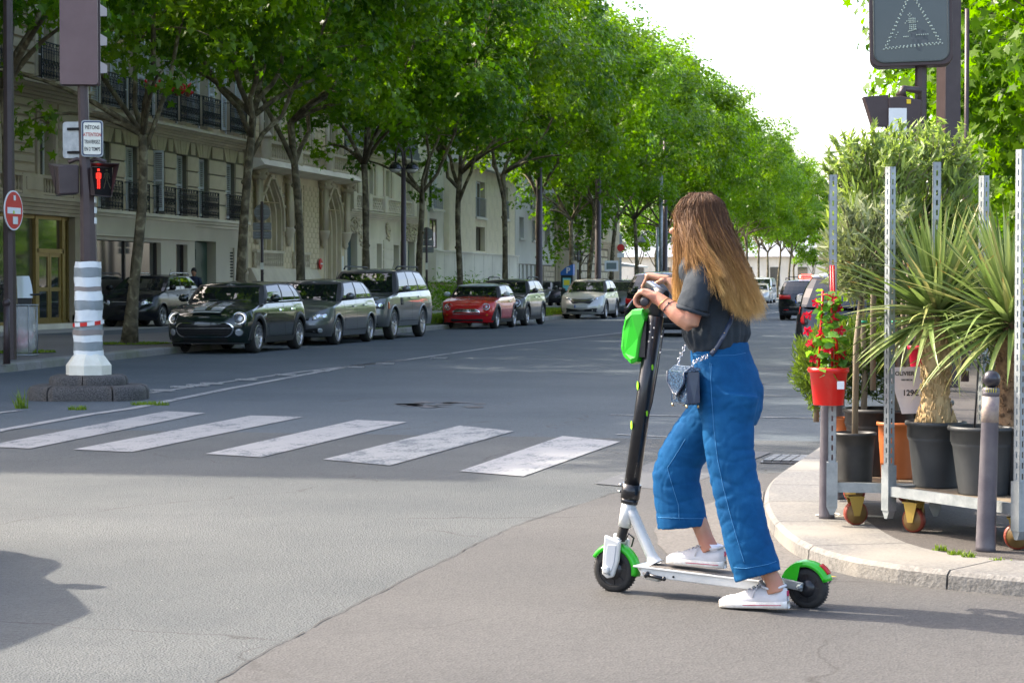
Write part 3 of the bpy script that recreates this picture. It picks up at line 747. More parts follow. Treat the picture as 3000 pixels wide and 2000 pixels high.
# tracery windows behind left arch and the middle window
Cb.window(69.75, 70.85, 2.6, 4.75, 5, 4, .9); Cb.window(69.3, 71.2, 1.3, 2.3, 3, 4, .5); Cb.window(72.98, 73.92, 1.85, 4.9, 7, 3, .3); Cb.reveal(72.95, 73.95, 1.75, 4.95, .5)
tracery(Cb, 68.3, 71.35, 1.93, 2.57, M_LIMT, .22); tracery(Cb, 72.7, 74.5, 1.93, 2.57, M_LIMT, .22)
Cb.P('sill_slope', MB().prism([(FX-.1,67.6,1.2),(FX+.45,67.6,1.45),(FX+.2,67.6,1.93),(FX-.1,67.6,1.93)], (0,7.6,0)), M_LIMT)
Cb.blocks(67.75, 68.95, 2.6, 5.0, [], M_LIMG, .2, .45, .03, .025); Cb.blocks(71.65, 72.8, 1.95, 5.1, [], M_LIMG, .2, .45, .03, .025); Cb.blocks(74.1, 76.0, 1.95, 5.1, [], M_LIMG, .2, .5, .03, .025)
Cb.blocks(67.75, 75.4, .2, 1.15, [(70,70.8,.2,.9), (73,73.8,.2,.9)], M_LIMG, .3, .6, .03, .03)
for y in (70.4, 73.4): Cb.P('cellar_grille', MB().box(FX-.1, FX+.01, y-.38, y+.38, .25, .85), M_VOID)
for y in (68.55, 72.0, 76.25, 79.2):   # clustered shafts with corbels
    g = MB(); 
    for dy in (-.14, 0, .14): g.tube([(FX+.2, y+dy, 3.4), (FX+.22, y+dy, 5.05)], .075, 8)
    Cb.P('shaft', g, M_LIMT)
    Cb.P('corbel', MB().lathe([(.04,2.75),(.13,2.9),(.1,3.0),(.2,3.15),(.26,3.35),(.27,3.45)], (FX+.12, y, 0), 8), M_LIMT)
    g = MB().lathe([(.2,5.02),(.32,5.15),(.24,5.25),(.36,5.4)], (FX+.2, y, 0), 8)
    for a in range(6): g.ball((FX+.2+math.cos(a)*.28, y+math.sin(a)*.28, 5.22), .08, 6)
    Cb.P('capital', g, M_LIMT)
# balcony
Cb.P('balcony_floor', MB().prism([(FX,67.5,5.35),(FX+.35,67.5,5.38),(FX+.75,67.5,5.5),(FX+.6,67.5,5.72),(FX,67.5,5.75)], (0,11.95,0)), M_LIMW)
tracery(Cb, 68.75, 71.85, 5.75, 6.42, M_LIMT, .25, FX+.45); tracery(Cb, 76.3, 79.1, 5.75, 6.42, M_LIMT, .25, FX+.45); tracery(Cb, 72.4, 75.9, 5.75, 6.35, M_LIMT, .25, FX+.1)
for y in (68.5, 72.05, 76.05, 79.3):
    pts = [(FX+.45, y, 5.7+i*.1) for i in range(9)]; g = MB().tube(pts, [.17 if i % 2 else .2 for i in range(9)], 8, twist=.4); g.lathe([(.26,6.5),(.22,6.6),(.1,6.75)], (FX+.45,y,0), 8); Cb.P('balcony_post', g, M_LIMT)
# upper storeys
ops = [(69.4,70.9,6.3,8.2), (73.3,74.8,6.3,8.0), (77.2,78.5,6.3,8.2)]
Cb.wall(67.45, 79.45, 5.6, 9.0, ops, M_LIMG, .5)
for a, b_, c_, d_ in ops: 
    Cb.window(a, b_, c_, d_, 4, 3, .35); Cb.reveal(a, b_, c_, d_, .5)
    for k in range(3): arch_band(Cb, (a+b_)/2, (b_-a)/2+.02-.1*k, c_, d_-.5-.05*k, d_+.1-.1*k, .12, FX-.12*(k+1), FX-.12*k+.04, M_LIMT)
    for y in (a-.25, b_+.25): Cb.P('shaft', MB().tube([(FX+.06, y, 6.3), (FX+.06, y, 7.8)], .1, 8).lathe([(.1,7.8),(.2,7.95),(.22,8.1)], (FX+.06,y,0), 8), M_LIMT)
Cb.blocks(67.6, 79.3, 6.5, 8.9, [(69.0,71.3,6,9), (72.9,75.2,6,9), (76.8,78.9,6,9)], M_LIMG, .24, .5, .03, .03)
Cb.cornice(67.45, 79.45, 9.0, 9.4, .35, M_LIMT, 4); upper(Cb, 9.4, 12.0, [70.2, 74, 77.9], 1.1, M_LIMG, 1, bal=False); Cb.cornice(67.45, 79.45, 12.0, 12.5, .45, M_LIMT)
body_block(Cb, 12.4, M_LIMG); mansard(Cb, 12.5, 2.0, dorm=[70.2, 77.9])
# oak door
g = MB().box(FX-.78, FX-.7, 76.9, 78.0, GZ, 3.5)
for z0_, z1_ in ((.3,1.0), (1.1,2.2), (2.35,3.1)):
    for a in (77.0, 77.5): g.box(FX-.7, FX-.66, a, a+.42, z0_, z1_)
g.box(FX-.7, FX-.55, 76.8, 78.1, 2.24, 2.33); g.prism([(FX-.7, 76.7, 3.45), (FX-.7, 78.15, 3.45), (FX-.7, 77.4, 3.85)], (.3,0,0))
Cb.P('door', g, M_WOOD); Cb.P('door', MB().box(FX-.8, FX-.72, 78.0, 78.9, GZ, 3.5), M_WOOD)
Cb.P('plaque', MB().box(FX+.01, FX+.03, 79.05, 79.25, 1.9, 2.5), M_WHITE)

# D: ornate low house with lattice balustrade and blue doors
Db = Bld('townhouse', 'low ornate cream townhouse with slate mansard, lattice parapet and blue doors', 79.5, 91.4)
ops = [(79.85,81.3,GZ,3.45), (84.2,85.0,.9,3.1), (86.9,87.8,.9,3.1), (89.3,90.5,GZ,3.3)]
Db.wall(79.5, 91.4, GZ, 3.9, ops, M_LIMW)
Db.blocks(81.9, 91.3, .3, 3.3, [(84.0,85.2,0,4), (86.7,88.0,0,4), (89.0,90.8,0,4)], M_LIMW, .42, 0, .04, .04)
for a, b_, c_, d_ in (ops[1], ops[2]): Db.window(a, b_, c_, d_, 3, 2); Db.reveal(a, b_, c_, d_)
for a, b_, h in ((79.9,81.25,3.4), (89.35,90.45,3.25)):
    g = MB().box(FX-.35, FX-.28, a, b_, GZ, h); m_ = (a+b_)/2
    for q in (a+.08, m_+.04):
        for z0_, z1_ in ((.3,1.3), (1.45,2.9)): g.box(FX-.28, FX-.24, q, q+(b_-a)/2-.14, z0_, min(z1_, h-.1))
    Db.P('door', g, M_BLUE)
def garland(b, y0, y1, z0, z1, n=70):
    g = MB()
    for i in range(n):
        t = random.random(); y = y0+(y1-y0)*t; z = z0+(z1-z0)*random.random()
        g.ball((b.x+.05, y, z), random.uniform(.035,.08), 6, sz=random.uniform(.7,1.4))
    for s_ in (-1, 1): g.tube([(b.x+.08, (y0+y1)/2+s_*math.cos(t)*(y1-y0)*.3, (z0+z1)/2+math.sin(t)*.25) for t in np.linspace(0, 4.5, 10)], .035, 5)
    b.P('carved_ornament', g, M_LIMT)
garland(Db, 79.7, 81.5, 3.45, 4.1); garland(Db, 88.9, 91.0, 3.35, 4.1, 60); garland(Db, 81.5, 82.2, 2.9, 3.9, 30); garland(Db, 85.6, 86.2, 3.3, 4.0, 30)
Db.cornice(79.5, 91.4, 4.1, 4.4, .3, M_LIMW, 4); Db.wall(79.5, 91.4, 3.9, 4.1, [], M_LIMW); Db.wall(79.5, 91.4, 4.35, 4.5, [], M_LIMW)
def lattice(b, y0, y1, z0, z1, mat, x):
    g = MB(); g.box(x-.07, x+.07, y0, y1, z1-.09, z1); g.box(x-.07, x+.07, y0, y1, z0, z0+.06); st = .28; n = max(1, round((y1-y0)/st)); st = (y1-y0)/n; h = (z1-.09)-(z0+.06)
    for i in range(n):
        c = y0+st*(i+.5)
        for r_ in range(2):
            zc = z0+.06+h*(.25+.5*r_)
            for sa in (-1, 1): g.tube([(x, c-sa*st/2, zc-h*.25), (x, c, zc), (x, c+sa*st/2, zc+h*.25)], .028, 4, caps=False, smooth=False)
            g.ball((x, c, zc), .045, 6)
    b.P('lattice_parapet', g, mat)
for a, b_ in ((80.1,81.1), (82.3,84.3), (84.9,89.0), (90.2,91.2)): lattice(Db, a, b_, 4.45, 5.08, M_LIMW, FX+.2)
for a in (79.6, 81.2, 81.9, 84.35, 89.1, 89.9): Db.P('pedestal', MB().box(FX+.05, FX+.36, a, a+.45, 4.42, 5.12), M_LIMW)
wD = [(80.3,81.1), (82.9,83.7), (85.5,86.3), (88.9,89.8)]
ops = [(a, b_, 4.9, 6.3) for a, b_ in wD]
Db.wall(79.5, 91.4, 4.5, 6.75, ops, M_LIMW)
for a, b_, c_, d_ in ops:
    Db.window(a, b_, c_, d_, 3, 2); Db.reveal(a, b_, c_, d_)
    Db.P('pilaster', MB().box(FX, FX+.08, a-.35, a-.1, 4.6, 6.5).box(FX, FX+.08, b_+.1, b_+.35, 4.6, 6.5).box(FX, FX+.12, a-.4, b_+.4, 6.42, 6.6), M_LIMT)
for a, b_ in ((84.05,85.1), (86.7,88.4)): Db.P('wall_panel', MB().box(FX, FX+.03, a, b_, 4.95, 6.25).box(FX+.03, FX+.05, a+.12, b_-.12, 5.05, 6.15), M_LIMW)
Db.cornice(79.5, 91.4, 6.6, 6.95, .35, M_LIMW, 4); body_block(Db, 6.9, M_LIMW); mansard(Db, 6.95, 4.2, 2.6, dorm=[81.5, 85.5, 89.4])

# E: modern block with stone facing and corner
Eb = Bld('modern_block', 'modern cream stone apartment block with grey shutters behind the slim tree', 93.6, 112.4)
ops = [(102.8,104.9,3.1,4.35), (102.8,104.9,4.85,6.7), (94.2,95.6,3.1,4.5), (94.1,95.6,4.95,6.7), (109.3,110.6,3.1,4.5), (109.2,110.6,4.95,6.7)]
Eb.wall(97.0, 112.4, 2.95, 7.3, ops, M_MOD2); Eb.wall(93.6, 97.0, 2.95, 7.3, ops, M_MOD, .4, FX-.25)
Eb.wall(93.6, 112.4, 1.55, 2.93, [], M_MOD, .4, FX+.22); Eb.P('ledge', MB().box(FX-.2, FX+.28, 93.6, 112.4, 2.93, 3.0), M_MOD)
Eb.P('ledge', MB().box(FX-.2, FX+.3, 93.6, 112.4, 1.48, 1.55), M_MOD); Eb.wall(93.6, 112.4, GZ, 1.48, [(96,98,.3,1.3)], M_LIMA, .4, FX-.1)
for i in range(9): Eb.P('facing_joint', MB().box(FX+.215, FX+.224, 95.2+i*2.1, 95.22+i*2.1, 1.58, 2.9), M_JOINT)
Eb.blocks(97.1, 112.3, 3.02, 7.25, [(a-.25, b_+.25, c_-.5, d_+.02) for a, b_, c_, d_ in ops], M_MOD2, .6, 1.3, .012, .012, name='facing_stone')
for i, (a, b_, c_, d_) in enumerate(ops):
    Eb.window(a, b_, c_, d_, 1, 2, mat=pm('brown_frame', (.09,.05,.03), .5) if c_ < 4 else M_WHITE); Eb.reveal(a, b_, c_, d_)
    if c_ > 4:
        g = MB(); g.box(FX+.02, FX+.05, a-.1, b_+.1, c_+.95, c_+1.0); g.box(FX+.02, FX+.05, a-.1, b_+.1, c_, c_+.04)
        for k in range(14): y = a-.08+k*(b_-a+.16)/13; g.box(FX+.025, FX+.04, y-.012, y+.012, c_, c_+.97)
        Eb.P('balcony_railing', g, pm('grey_iron', (.18,.21,.24), .5)); Eb.P('balcony_slab', MB().box(FX, FX+.12, a-.2, b_+.2, c_-.12, c_), M_MOD)
        Eb.shutter(a+.02, a+.6, c_, d_, FX-.1, FX-.1, M_WHITE)
    if c_ < 4: Eb.P('curtain', MB().box(FX-.39, FX-.37, a+.05, (a+b_)/2, c_, d_), M_CURT)
Eb.P('balcony_band', MB().box(FX-.1, FX+.5, 97, 112.4, 7.3, 8.2), M_MOD); Eb.P('side_return', MB().box(FX-.4, FX-.2, 91.4, 93.6, GZ, 9), M_MOD2)
upper(Eb, 8.2, 13.0, [99, 103.8, 109], 1.6, M_MOD, 2, bal=False, hh=1.9); body_block(Eb, 13, M_MOD)
Eb.P('roof', MB().box(FX-12, FX+.2, 93.6, 112.4, 13.0, 13.3), M_ZINC)

# F: rendered infill with pillars and small windows
Fb = Bld('infill_house', 'plain off-white rendered house with three small windows and concrete pillars', 112.5, 124.6)
ops = [(113.6,114.9,4.0,5.2), (117.2,118.9,3.95,5.1), (121.0,122.6,3.8,4.95), (113.2,124.0,GZ,2.55), (116.5,121.5,5.7,7.3)]
M_RW = pm('white_render', (.52,.51,.48), .9, 0, (.60,.59,.555), .8, 1, col3=(.44,.43,.40), scale3=.4)
Fb.wall(112.5, 124.6, GZ, 9.5, ops, M_RW)
for a, b_, c_, d_ in ops[:3]: Fb.window(a+.5, b_, c_, d_, 1, 2, .3); Fb.reveal(a, b_, c_, d_); Fb.P('sill', MB().box(FX, FX+.12, a-.1, b_+.1, c_-.12, c_), M_RW)
Fb.window(116.5, 121.5, 5.7, 7.3, 2, 6, .3); Fb.reveal(116.5, 121.5, 5.7, 7.3)
for i in range(6): Fb.P('pillar', MB().box(FX-.35, FX+.02, 113.7+i*1.15, 114.2+i*1.15, .5, 2.5), M_RW)
Fb.P('low_wall', MB().box(FX-.1, FX+.02, 113.2, 120.3, GZ, 1.2), M_LIMA); Fb.blocks(113.2, 124.0, GZ, 2.5, [(113.2,120.5,1.2,2.6)], M_LIMA, .35, .9, .03, .03); Fb.P('window_recess', MB().box(FX-1.5, FX-.36, 113.0, 124.2, GZ, 2.6), M_LIMA)
Fb.P('balcony_slab', MB().box(FX, FX+.9, 116.1, 124.4, 5.4, 5.62), M_RW)
g = MB(); g.box(FX+.82, FX+.86, 116.2, 124.3, 6.55, 6.6)
for k in range(40): y = 116.2+k*.207; g.box(FX+.83, FX+.85, y, y+.025, 5.62, 6.58)
Fb.P('balcony_railing', g, M_BLACKI); body_block(Fb, 13, M_RW); Fb.wall(112.5, 124.6, 9.5, 13.5, [(114,115.5,10.2,12), (118,119.5,10.2,12), (122,123.5,10.2,12)], M_RW)
Fb.P('drain_pipe', MB().tube([(FX+.1,124.1,GZ),(FX+.1,124.1,13)], .08, 8), M_LIMT)

# G: rusticated corner building with rounded end
Gb = Bld('corner_building', 'rusticated stone corner building with cornice at the far end of the row', 124.7, 147.0)
ops = [(127.5,128.8,.6,3.0), (131.2,132.6,.6,3.0), (135.2,136.6,.6,3.0), (139.2,140.6,.6,3.0)]
Gb.wall(124.7, 147, GZ, 3.9, ops, M_JOINT); Gb.blocks(125.6, 143.5, .25, 3.8, ops, M_LIMT, .5, 1.6, .08, .1)
for a, b_, c_, d_ in ops: Gb.window(a, b_, c_, d_, 3, 2); Gb.reveal(a, b_, c_, d_)
Gb.cornice(124.7, 147, 3.9, 4.4, .5, M_LIMT, 4)
Gb.P('corner_turret', MB().lathe([(1.1,.13),(1.1,3.9),(1.4,4.1),(1.4,4.4),(.95,4.5),(.95,9),(1.3,9.2),(1.3,9.5)], (FX+.1, 125.3, 0), 16), M_LIMT)
Gb.P('corner_turret', MB().lathe([(1.9,.13),(1.9,3.9),(2.3,4.1),(2.3,4.4),(1.8,4.5),(1.8,12.3),(2.2,12.5),(2.2,12.8)], (FX-1.2, 145.6, 0), 20), M_LIMT)
upper(Gb, 4.4, 11.8, [128.2, 131.9, 135.9, 139.9], 1.3, M_LIMT, 2); Gb.cornice(124.7, 147, 11.8, 12.3, .5, M_LIMT); body_block(Gb, 12.3, M_LIMT); mansard(Gb, 12.3, 2.4, dorm=[129, 136])
Gb.P('awning', MB().prism([(FX, 146, 3.0), (FX+1.8, 146, 2.75), (FX+1.8, 146, 2.65), (FX, 146, 2.7)], (0, 5.5, 0)), M_WHITE)

# red geraniums on B's second floor balconies
for k, (y, z) in enumerate(((58.3, 7.35), (60.5, 7.5), (61.4, 7.55))):
    t = thing('geranium', ['small pot of red geraniums on the iron balcony railing left of the fork tree', 'full bunch of red geraniums on the iron balcony above the row', 'trailing red geranium at the right end of the same balcony'][k], 'flowers', (FX+.3, y, z-.15), 0, 'geraniums on the second floor balcony')
    g = MB()
    for i in range(26+30*(k == 1)): g.ball((random.gauss(0,.12), random.gauss(0,.22), abs(random.gauss(.12,.1))), random.uniform(.03,.06), 6)
    part('blossom', g, M_GERAN, t, stuff=True); part('pot', MB().lathe([(.06,-.12),(.1,.05)], n=8), pm('clay', (.3,.1,.05), .8), t)
# far background
Hb = Bld('long_hall', 'long pale hall with grey roof far behind the street trees', 0, 1); Hb.r.location = (0, 300, 0)
def hb(n, m, *a): Hb.P(n, MB().box(*a), m)
hb('wall', M_LIMW, -60, 60, 300, 312, 0, 5.5); Hb.P('roof', MB().prism([(-60,299,5.5),(-60,306,9.5),(-60,313,5.5)], (120,0,0)), M_ZINC)
for i in range(30): hb('window', M_GLASS, -58+i*4, -56.6+i*4, 299.9, 299.99, 1.2, 4.0)
t = thing('church_spire', 'slim green copper church spire on the far skyline', 'spire', (0,0,0)); c = ray(2350, 700); k = 420/c[1]
px_, pz_ = c[0]*k, CAM_H+c[2]*k; t.location = (px_, 420, 0)
part('tower', MB().box(-1.2,1.2,-1.2,1.2,0,pz_-3.5), M_LIMW, t); part('spire', MB().lathe([(1.1,pz_-3.5),(.5,pz_-1),(.05,pz_+2.6)], n=8), pm('copper_green', (.12,.30,.24), .7), t)
# ---------------------------------------------------------------- trees
M_BARK = bpy.data.materials.new('plane_bark'); M_BARK.use_nodes = True
_t = M_BARK.node_tree; _n = _t.nodes; _b = _n['Principled BSDF']; _b.inputs['Roughness'].default_value = .85
_tc = _n.new('ShaderNodeTexCoord'); _v = _n.new('ShaderNodeTexNoise'); _v.inputs['Scale'].default_value = 5; _v.inputs['Detail'].default_value = 5; _v.inputs['Distortion'].default_value = .8
_t.links.new(_tc.outputs['Object'], _v.inputs['Vector'])
_r = ramp(_n, None, [(.36, (.055,.042,.020)), (.46, (.092,.073,.038)), (.55, (.125,.10,.055)), (.64, (.22,.19,.11))]); _r.color_ramp.interpolation = 'EASE'
_t.links.new(_v.outputs['Fac'], _r.inputs[0]); _t.links.new(_r.outputs[0], _b.inputs['Base Color'])
_bp = _n.new('ShaderNodeBump'); _bp.inputs['Distance'].default_value = .02; _v2 = _n.new('ShaderNodeTexNoise'); _v2.inputs['Scale'].default_value = 22; _t.links.new(_tc.outputs['Object'], _v2.inputs['Vector'])
_t.links.new(_v2.outputs['Fac'], _bp.inputs['Height']); _t.links.new(_bp.outputs[0], _b.inputs['Normal'])
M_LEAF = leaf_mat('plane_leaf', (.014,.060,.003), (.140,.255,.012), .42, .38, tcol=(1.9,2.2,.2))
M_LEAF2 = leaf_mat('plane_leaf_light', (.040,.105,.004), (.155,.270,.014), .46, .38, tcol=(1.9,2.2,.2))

def leaves_mesh(name, pos, nrm, size, outline, tone, mat, curl=.0, spin=None):
    """one leaf-shaped face per position, numpy built; outline is (K,2) in leaf plane, tip along +y"""
    N = len(pos); K = len(outline)
    nrm = nrm/np.linalg.norm(nrm, axis=1, keepdims=True)
    rv = spin if spin is not None else rng.normal(size=(N,3))
    t = np.cross(nrm, rv); t /= np.maximum(np.linalg.norm(t, axis=1, keepdims=True), 1e-6); b = np.cross(nrm, t)
    ol = np.array(outline, float)
    z = -curl*(ol[:,0]**2+.5*ol[:,1]**2)
    P = pos[:,None,:]+size[:,None,None]*(t[:,None,:]*ol[None,:,0,None]+b[:,None,:]*ol[None,:,1,None]+nrm[:,None,:]*z[None,:,None])
    me = bpy.data.meshes.new(name); me.vertices.add(N*K); me.vertices.foreach_set('co', P.reshape(-1).astype(np.float32))
    me.loops.add(N*K); me.loops.foreach_set('vertex_index', np.arange(N*K, dtype=np.int32))
    me.polygons.add(N); me.polygons.foreach_set('loop_start', np.arange(0, N*K, K, dtype=np.int32)); me.polygons.foreach_set('loop_total', np.full(N, K, dtype=np.int32))
    a = me.attributes.new('tone', 'FLOAT', 'FACE'); a.data.foreach_set('value', tone.astype(np.float32))
    me.materials.append(mat); me.update(calc_edges=True); return me
MAPLE = [(0,-.12),(.30,-.28),(.24,-.02),(.52,.12),(.26,.24),(.16,.52+.0),(0,.72),(-.16,.5),(-.26,.24),(-.52,.12),(-.24,-.02),(-.30,-.28)]
MAPLE = [(0,-.1),(.32,-.26),(.22,.0),(.54,.16),(.22,.24),(0,.7),(-.22,.24),(-.54,.16),(-.22,.0),(-.32,-.26)]
OVAL = [(0,-.5),(.2,-.2),(.22,.1),(0,.5),(-.22,.1),(-.2,-.2)]
LANCE = [(0,-.5),(.09,-.15),(.08,.2),(0,.55),(-.08,.2),(-.09,-.15)]

def bez(p0, p1, p2, n=7):
    return [p0*(1-t)**2+p1*2*t*(1-t)+p2*t*t for t in [i/n for i in range(n+1)]]
def make_tree(seed, h=13.6, rx=4.3, ry=3.9, fork=3.9, zc=9.9, rz=4.3, lean=(0,0), nclump=150, nleaf=19000, lsize=.21, r0=.118, mat=None, low=True, nlimb=4, mat2=None):
    rs = random.Random(seed); rg = np.random.default_rng(seed)
    tr = MB(); V = Vector
    top = V((lean[0], lean[1], fork))
    tp = []
    for i in range(11):
        t = i/10; p = V((top.x*t+math.sin(t*5+seed)*.09*t, top.y*t+math.cos(t*4+seed*2)*.1*t, fork*t)); tp.append(p)
    rr = [r0*(1.45 if i == 0 else 1.12 if i == 1 else 1-.28*i/10)*(1+rs.uniform(-.07,.10)) for i in range(11)]
    tr.tube(tp, rr, 12)
    for i in (3, 5, 7):   # burrs
        a = rs.uniform(0, 6.28); p = tp[i]+V((math.cos(a), math.sin(a), 0))*rr[i]*.85; tr.ball(p, .06, 8)
    limbs = []; ends = []
    for k in range(nlimb):
        a = 2*math.pi*k/nlimb+rs.uniform(-.5,.5)+seed; out = rs.uniform(.35,.75)
        e = V((math.cos(a)*rx*out, math.sin(a)*ry*out, zc+rs.uniform(-.4,rz*.55)))
        s0 = tp[rs.choice([8, 9, 10])] if k else tp[10]
        m = s0.lerp(e, .45)+V((math.cos(a)*.55, math.sin(a)*.55, -.5+rs.uniform(-.3,.3)))
        pts = bez(s0, m, e, 9); q = [p+V((rs.gauss(0,.07), rs.gauss(0,.07), rs.gauss(0,.05)))*(i > 0) for i, p in enumerate(pts)]
        r1 = r0*rs.uniform(.42,.62); tr.tube(q, [r1*(1-.72*i/9) for i in range(10)], 8); limbs.append(q)
        for j in range(6):
            i = rs.randint(3, 9); s1 = q[i]; aa = rs.uniform(0, 6.28)
            e2 = s1+V((math.cos(aa)*rs.uniform(1,2.4), math.sin(aa)*rs.uniform(1,2.4), rs.uniform(-.4,2.2)))
            pts = bez(s1, s1.lerp(e2, .5)+V((0,0,.35)), e2, 5); rr1 = r1*(1-.72*i/9)*.5
            tr.tube(pts, [max(.012, rr1*(1-.8*u/5)) for u in range(6)], 5); ends.append(e2)
    if low:
        for k in range(3):   # thin low drooping limbs
            a = rs.uniform(0, 6.28); s0 = tp[10]+V((0,0,0)); e = s0+V((math.cos(a)*rs.uniform(1.8,3), math.sin(a)*rs.uniform(1.8,3), rs.uniform(.2,1.6)))
            tr.tube(bez(s0, s0.lerp(e, .5)+V((0,0,.5)), e, 6), [.07*(1-.8*u/6) for u in range(7)], 6); ends.append(e)
    # crown clumps: shell-biased ellipsoid with an uneven outline
    cl = []
    for k in range(nclump):
        u = rg.normal(size=3); u /= np.linalg.norm(u); rad = rg.uniform(.55, 1.0)**.55
        lump = 1+.13*math.sin(u[0]*5+seed)+.12*math.sin(u[1]*6+seed*1.7)+.1*math.sin(u[2]*7+seed*.3)
        x, y, z = u[0]*rx*rad*lump, u[1]*ry*rad*lump, u[2]*rz*rad*lump
        z = z if z > -rz*.78 else -rz*.78+rg.uniform(-.6,.4)
        cl.append((x+lean[0], y+lean[1], zc+z, rg.uniform(.45,1.0)))
    for e in ends: cl.append((e.x, e.y, e.z, .6))
    cl = np.array(cl); wgt = cl[:,3]**2; wgt /= wgt.sum()
    idx = rg.choice(len(cl), nleaf, p=wgt)
    d = rg.normal(size=(nleaf,3)); d /= np.linalg.norm(d, axis=1, keepdims=True); rad = rg.uniform(.25,1,nleaf)**.45
    off = d*rad[:,None]*cl[idx,3,None]*np.array([1,1,.72])
    pos = cl[idx,:3]+off; pos[:,2] -= rg.exponential(.10, nleaf)
    outw = pos-np.array([lean[0], lean[1], zc]); outw /= np.linalg.norm(outw, axis=1, keepdims=True)
    nrm = d*.6+outw*.5+np.array([0,0,.75])+rg.normal(size=(nleaf,3))*.5
    size = rg.uniform(.65,1.25,nleaf)*lsize
    clt = rg.uniform(0, 1, len(cl)); tone = np.clip(.55*clt[idx]**1.3+rg.uniform(0,.5,nleaf)**1.2*.9, 0, 1)
    global_rng_state = None
    cm = leaves_mesh('crown', pos, nrm, size, MAPLE, tone, mat or M_LEAF, curl=.35, spin=rg.normal(size=(nleaf,3)))
    return tr.mesh('trunk', M_BARK), cm
TV = [make_tree(3, lean=(.1,.2), fork=4.6), make_tree(11, lean=(-.1,.3), fork=5.0, nlimb=5), make_tree(23, fork=4.1, lean=(.25,-.2)), make_tree(31, fork=5.2, nlimb=3, lean=(-.2,-.1), rx=4.5)]
def far_tree(seed, **k): return make_tree(seed, nleaf=7000, lsize=.34, nclump=110, low=False, **k)
M_LEAFB = leaf_mat('plane_leaf_b', (.028,.082,.004), (.165,.27,.015), .44, .38, tcol=(1.9,2.1,.2))

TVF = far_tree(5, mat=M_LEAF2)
def put_tree(name, label, x, y, var, rz=0, sc=1.0, z=.13, group=None, cat='tree', sz=None, leaf=None):
    t = thing(name, label, cat, (x, y, z), rz, group); t.scale = (sc, sc, sz or sc)
    link('trunk', var[0], t); c = link('crown', var[1], t); c['kind'] = 'stuff'
    if leaf: c.material_slots[0].link = 'OBJECT'; c.material_slots[0].material = leaf
    return t
rowY = [33.8, 39.2, 45.4, 50.7, 56.8, 62.1, 67.9, 74.3, 80.7, 87.4, 93.2, 98.9, 107.1, 116.1, 122.2, 131, 140, 149, 158, 167, 176, 186, 197, 209]
rowL = ['leftmost plane tree of the row with a low limb towards the street', 'forked plane tree just left of the parked black hatchback', 'plane tree rising behind the striped black hatchback',
 'plane tree behind the grey hatchback, forking in a wide V', 'crooked plane tree behind the grey estate with the ornate house beyond', 'plane tree with curving low limb right of the twin street lamp',
 'slim plane tree in front of the modern cream block', 'stout plane tree behind the red small car', 'plane tree beside the dark tall lamp pole', 'plane tree next to the blue parking meter',
 'plane tree directly right of the parking meter tree', 'pale trunked plane tree behind the silver crossover', 'pale plane tree right behind the second parked crossover', 'dark forked plane tree above the rider\'s hands',
 'plane tree hidden half behind the rider\'s face', 'plane tree behind the rider\'s head', 'plane tree behind the rider\'s hair', 'plane tree behind the rider\'s shoulder, in the far canopy', 'plane tree trunk seen just right of the rider\'s hair',
 'second trunk seen right of the rider\'s hair', 'far plane tree above the parked white van', 'far plane tree beyond the white van', 'farthest but one plane tree of the left row', 'farthest plane tree of the left row']
for i, y in enumerate(rowY):
    v = [0,2,1,3][i % 4]; G_ = 'plane trees along the left pavement'
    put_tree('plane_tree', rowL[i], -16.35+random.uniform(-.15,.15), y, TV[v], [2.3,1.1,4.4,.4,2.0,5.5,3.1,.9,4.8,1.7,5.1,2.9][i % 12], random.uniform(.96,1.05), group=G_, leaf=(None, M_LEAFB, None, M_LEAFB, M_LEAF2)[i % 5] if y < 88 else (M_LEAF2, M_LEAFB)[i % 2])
# young tree between
t = put_tree('young_tree', 'thin young tree with pale leaves in a stake guard by the parking meter', -17.2, 95.5, make_tree(77, fork=2.6, zc=5.0, rx=1.6, ry=1.6, rz=2.3, nclump=40, nleaf=2600, lsize=.22, r0=.07, mat=M_LEAF2, low=False), 0, 1)
# a street tree out of view at the left end of the row: casts the shade over the crossing
for x, y, l in ((-16.5, 21.8, 'plane tree outside the left edge of the view, at the street corner'), (-16.6, 27.6, 'plane tree just outside the left edge, second from the corner')):
    put_tree('plane_tree', l, x, y, TV[1], .7, 1.02, group='plane trees along the left pavement')
# right-hand trees, sunlit
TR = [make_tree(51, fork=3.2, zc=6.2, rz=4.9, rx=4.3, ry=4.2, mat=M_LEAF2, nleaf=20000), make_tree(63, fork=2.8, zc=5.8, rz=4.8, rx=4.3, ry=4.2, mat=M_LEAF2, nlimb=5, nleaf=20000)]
rt = [(3.3,31.5,'bright plane tree behind the pedestrian warning sign at top right'), (7.6,30,'bright plane tree at the right edge of the view'), (3.2,39.5,'sunlit plane tree beyond the tall brown pole'), (8.2,38.5,'sunlit plane tree in the right corner behind the palms'),
      (3.4,49,'third sunlit plane tree along the right pavement'), (9.5,47,'sunlit plane tree of the second right row'), (5,58,'fourth sunlit plane tree along the right pavement'), (5.2,72,'fifth sunlit plane tree along the right pavement'), (5.4,90,'sixth sunlit plane tree along the right pavement'), (5.4,112,'seventh sunlit plane tree along the right pavement')]
for i, (x, y, l) in enumerate(rt): put_tree('plane_tree', l, x, y, TR[i % 2], i*1.3, 1.0+.05*(i % 3), group='sunlit plane trees on the right')
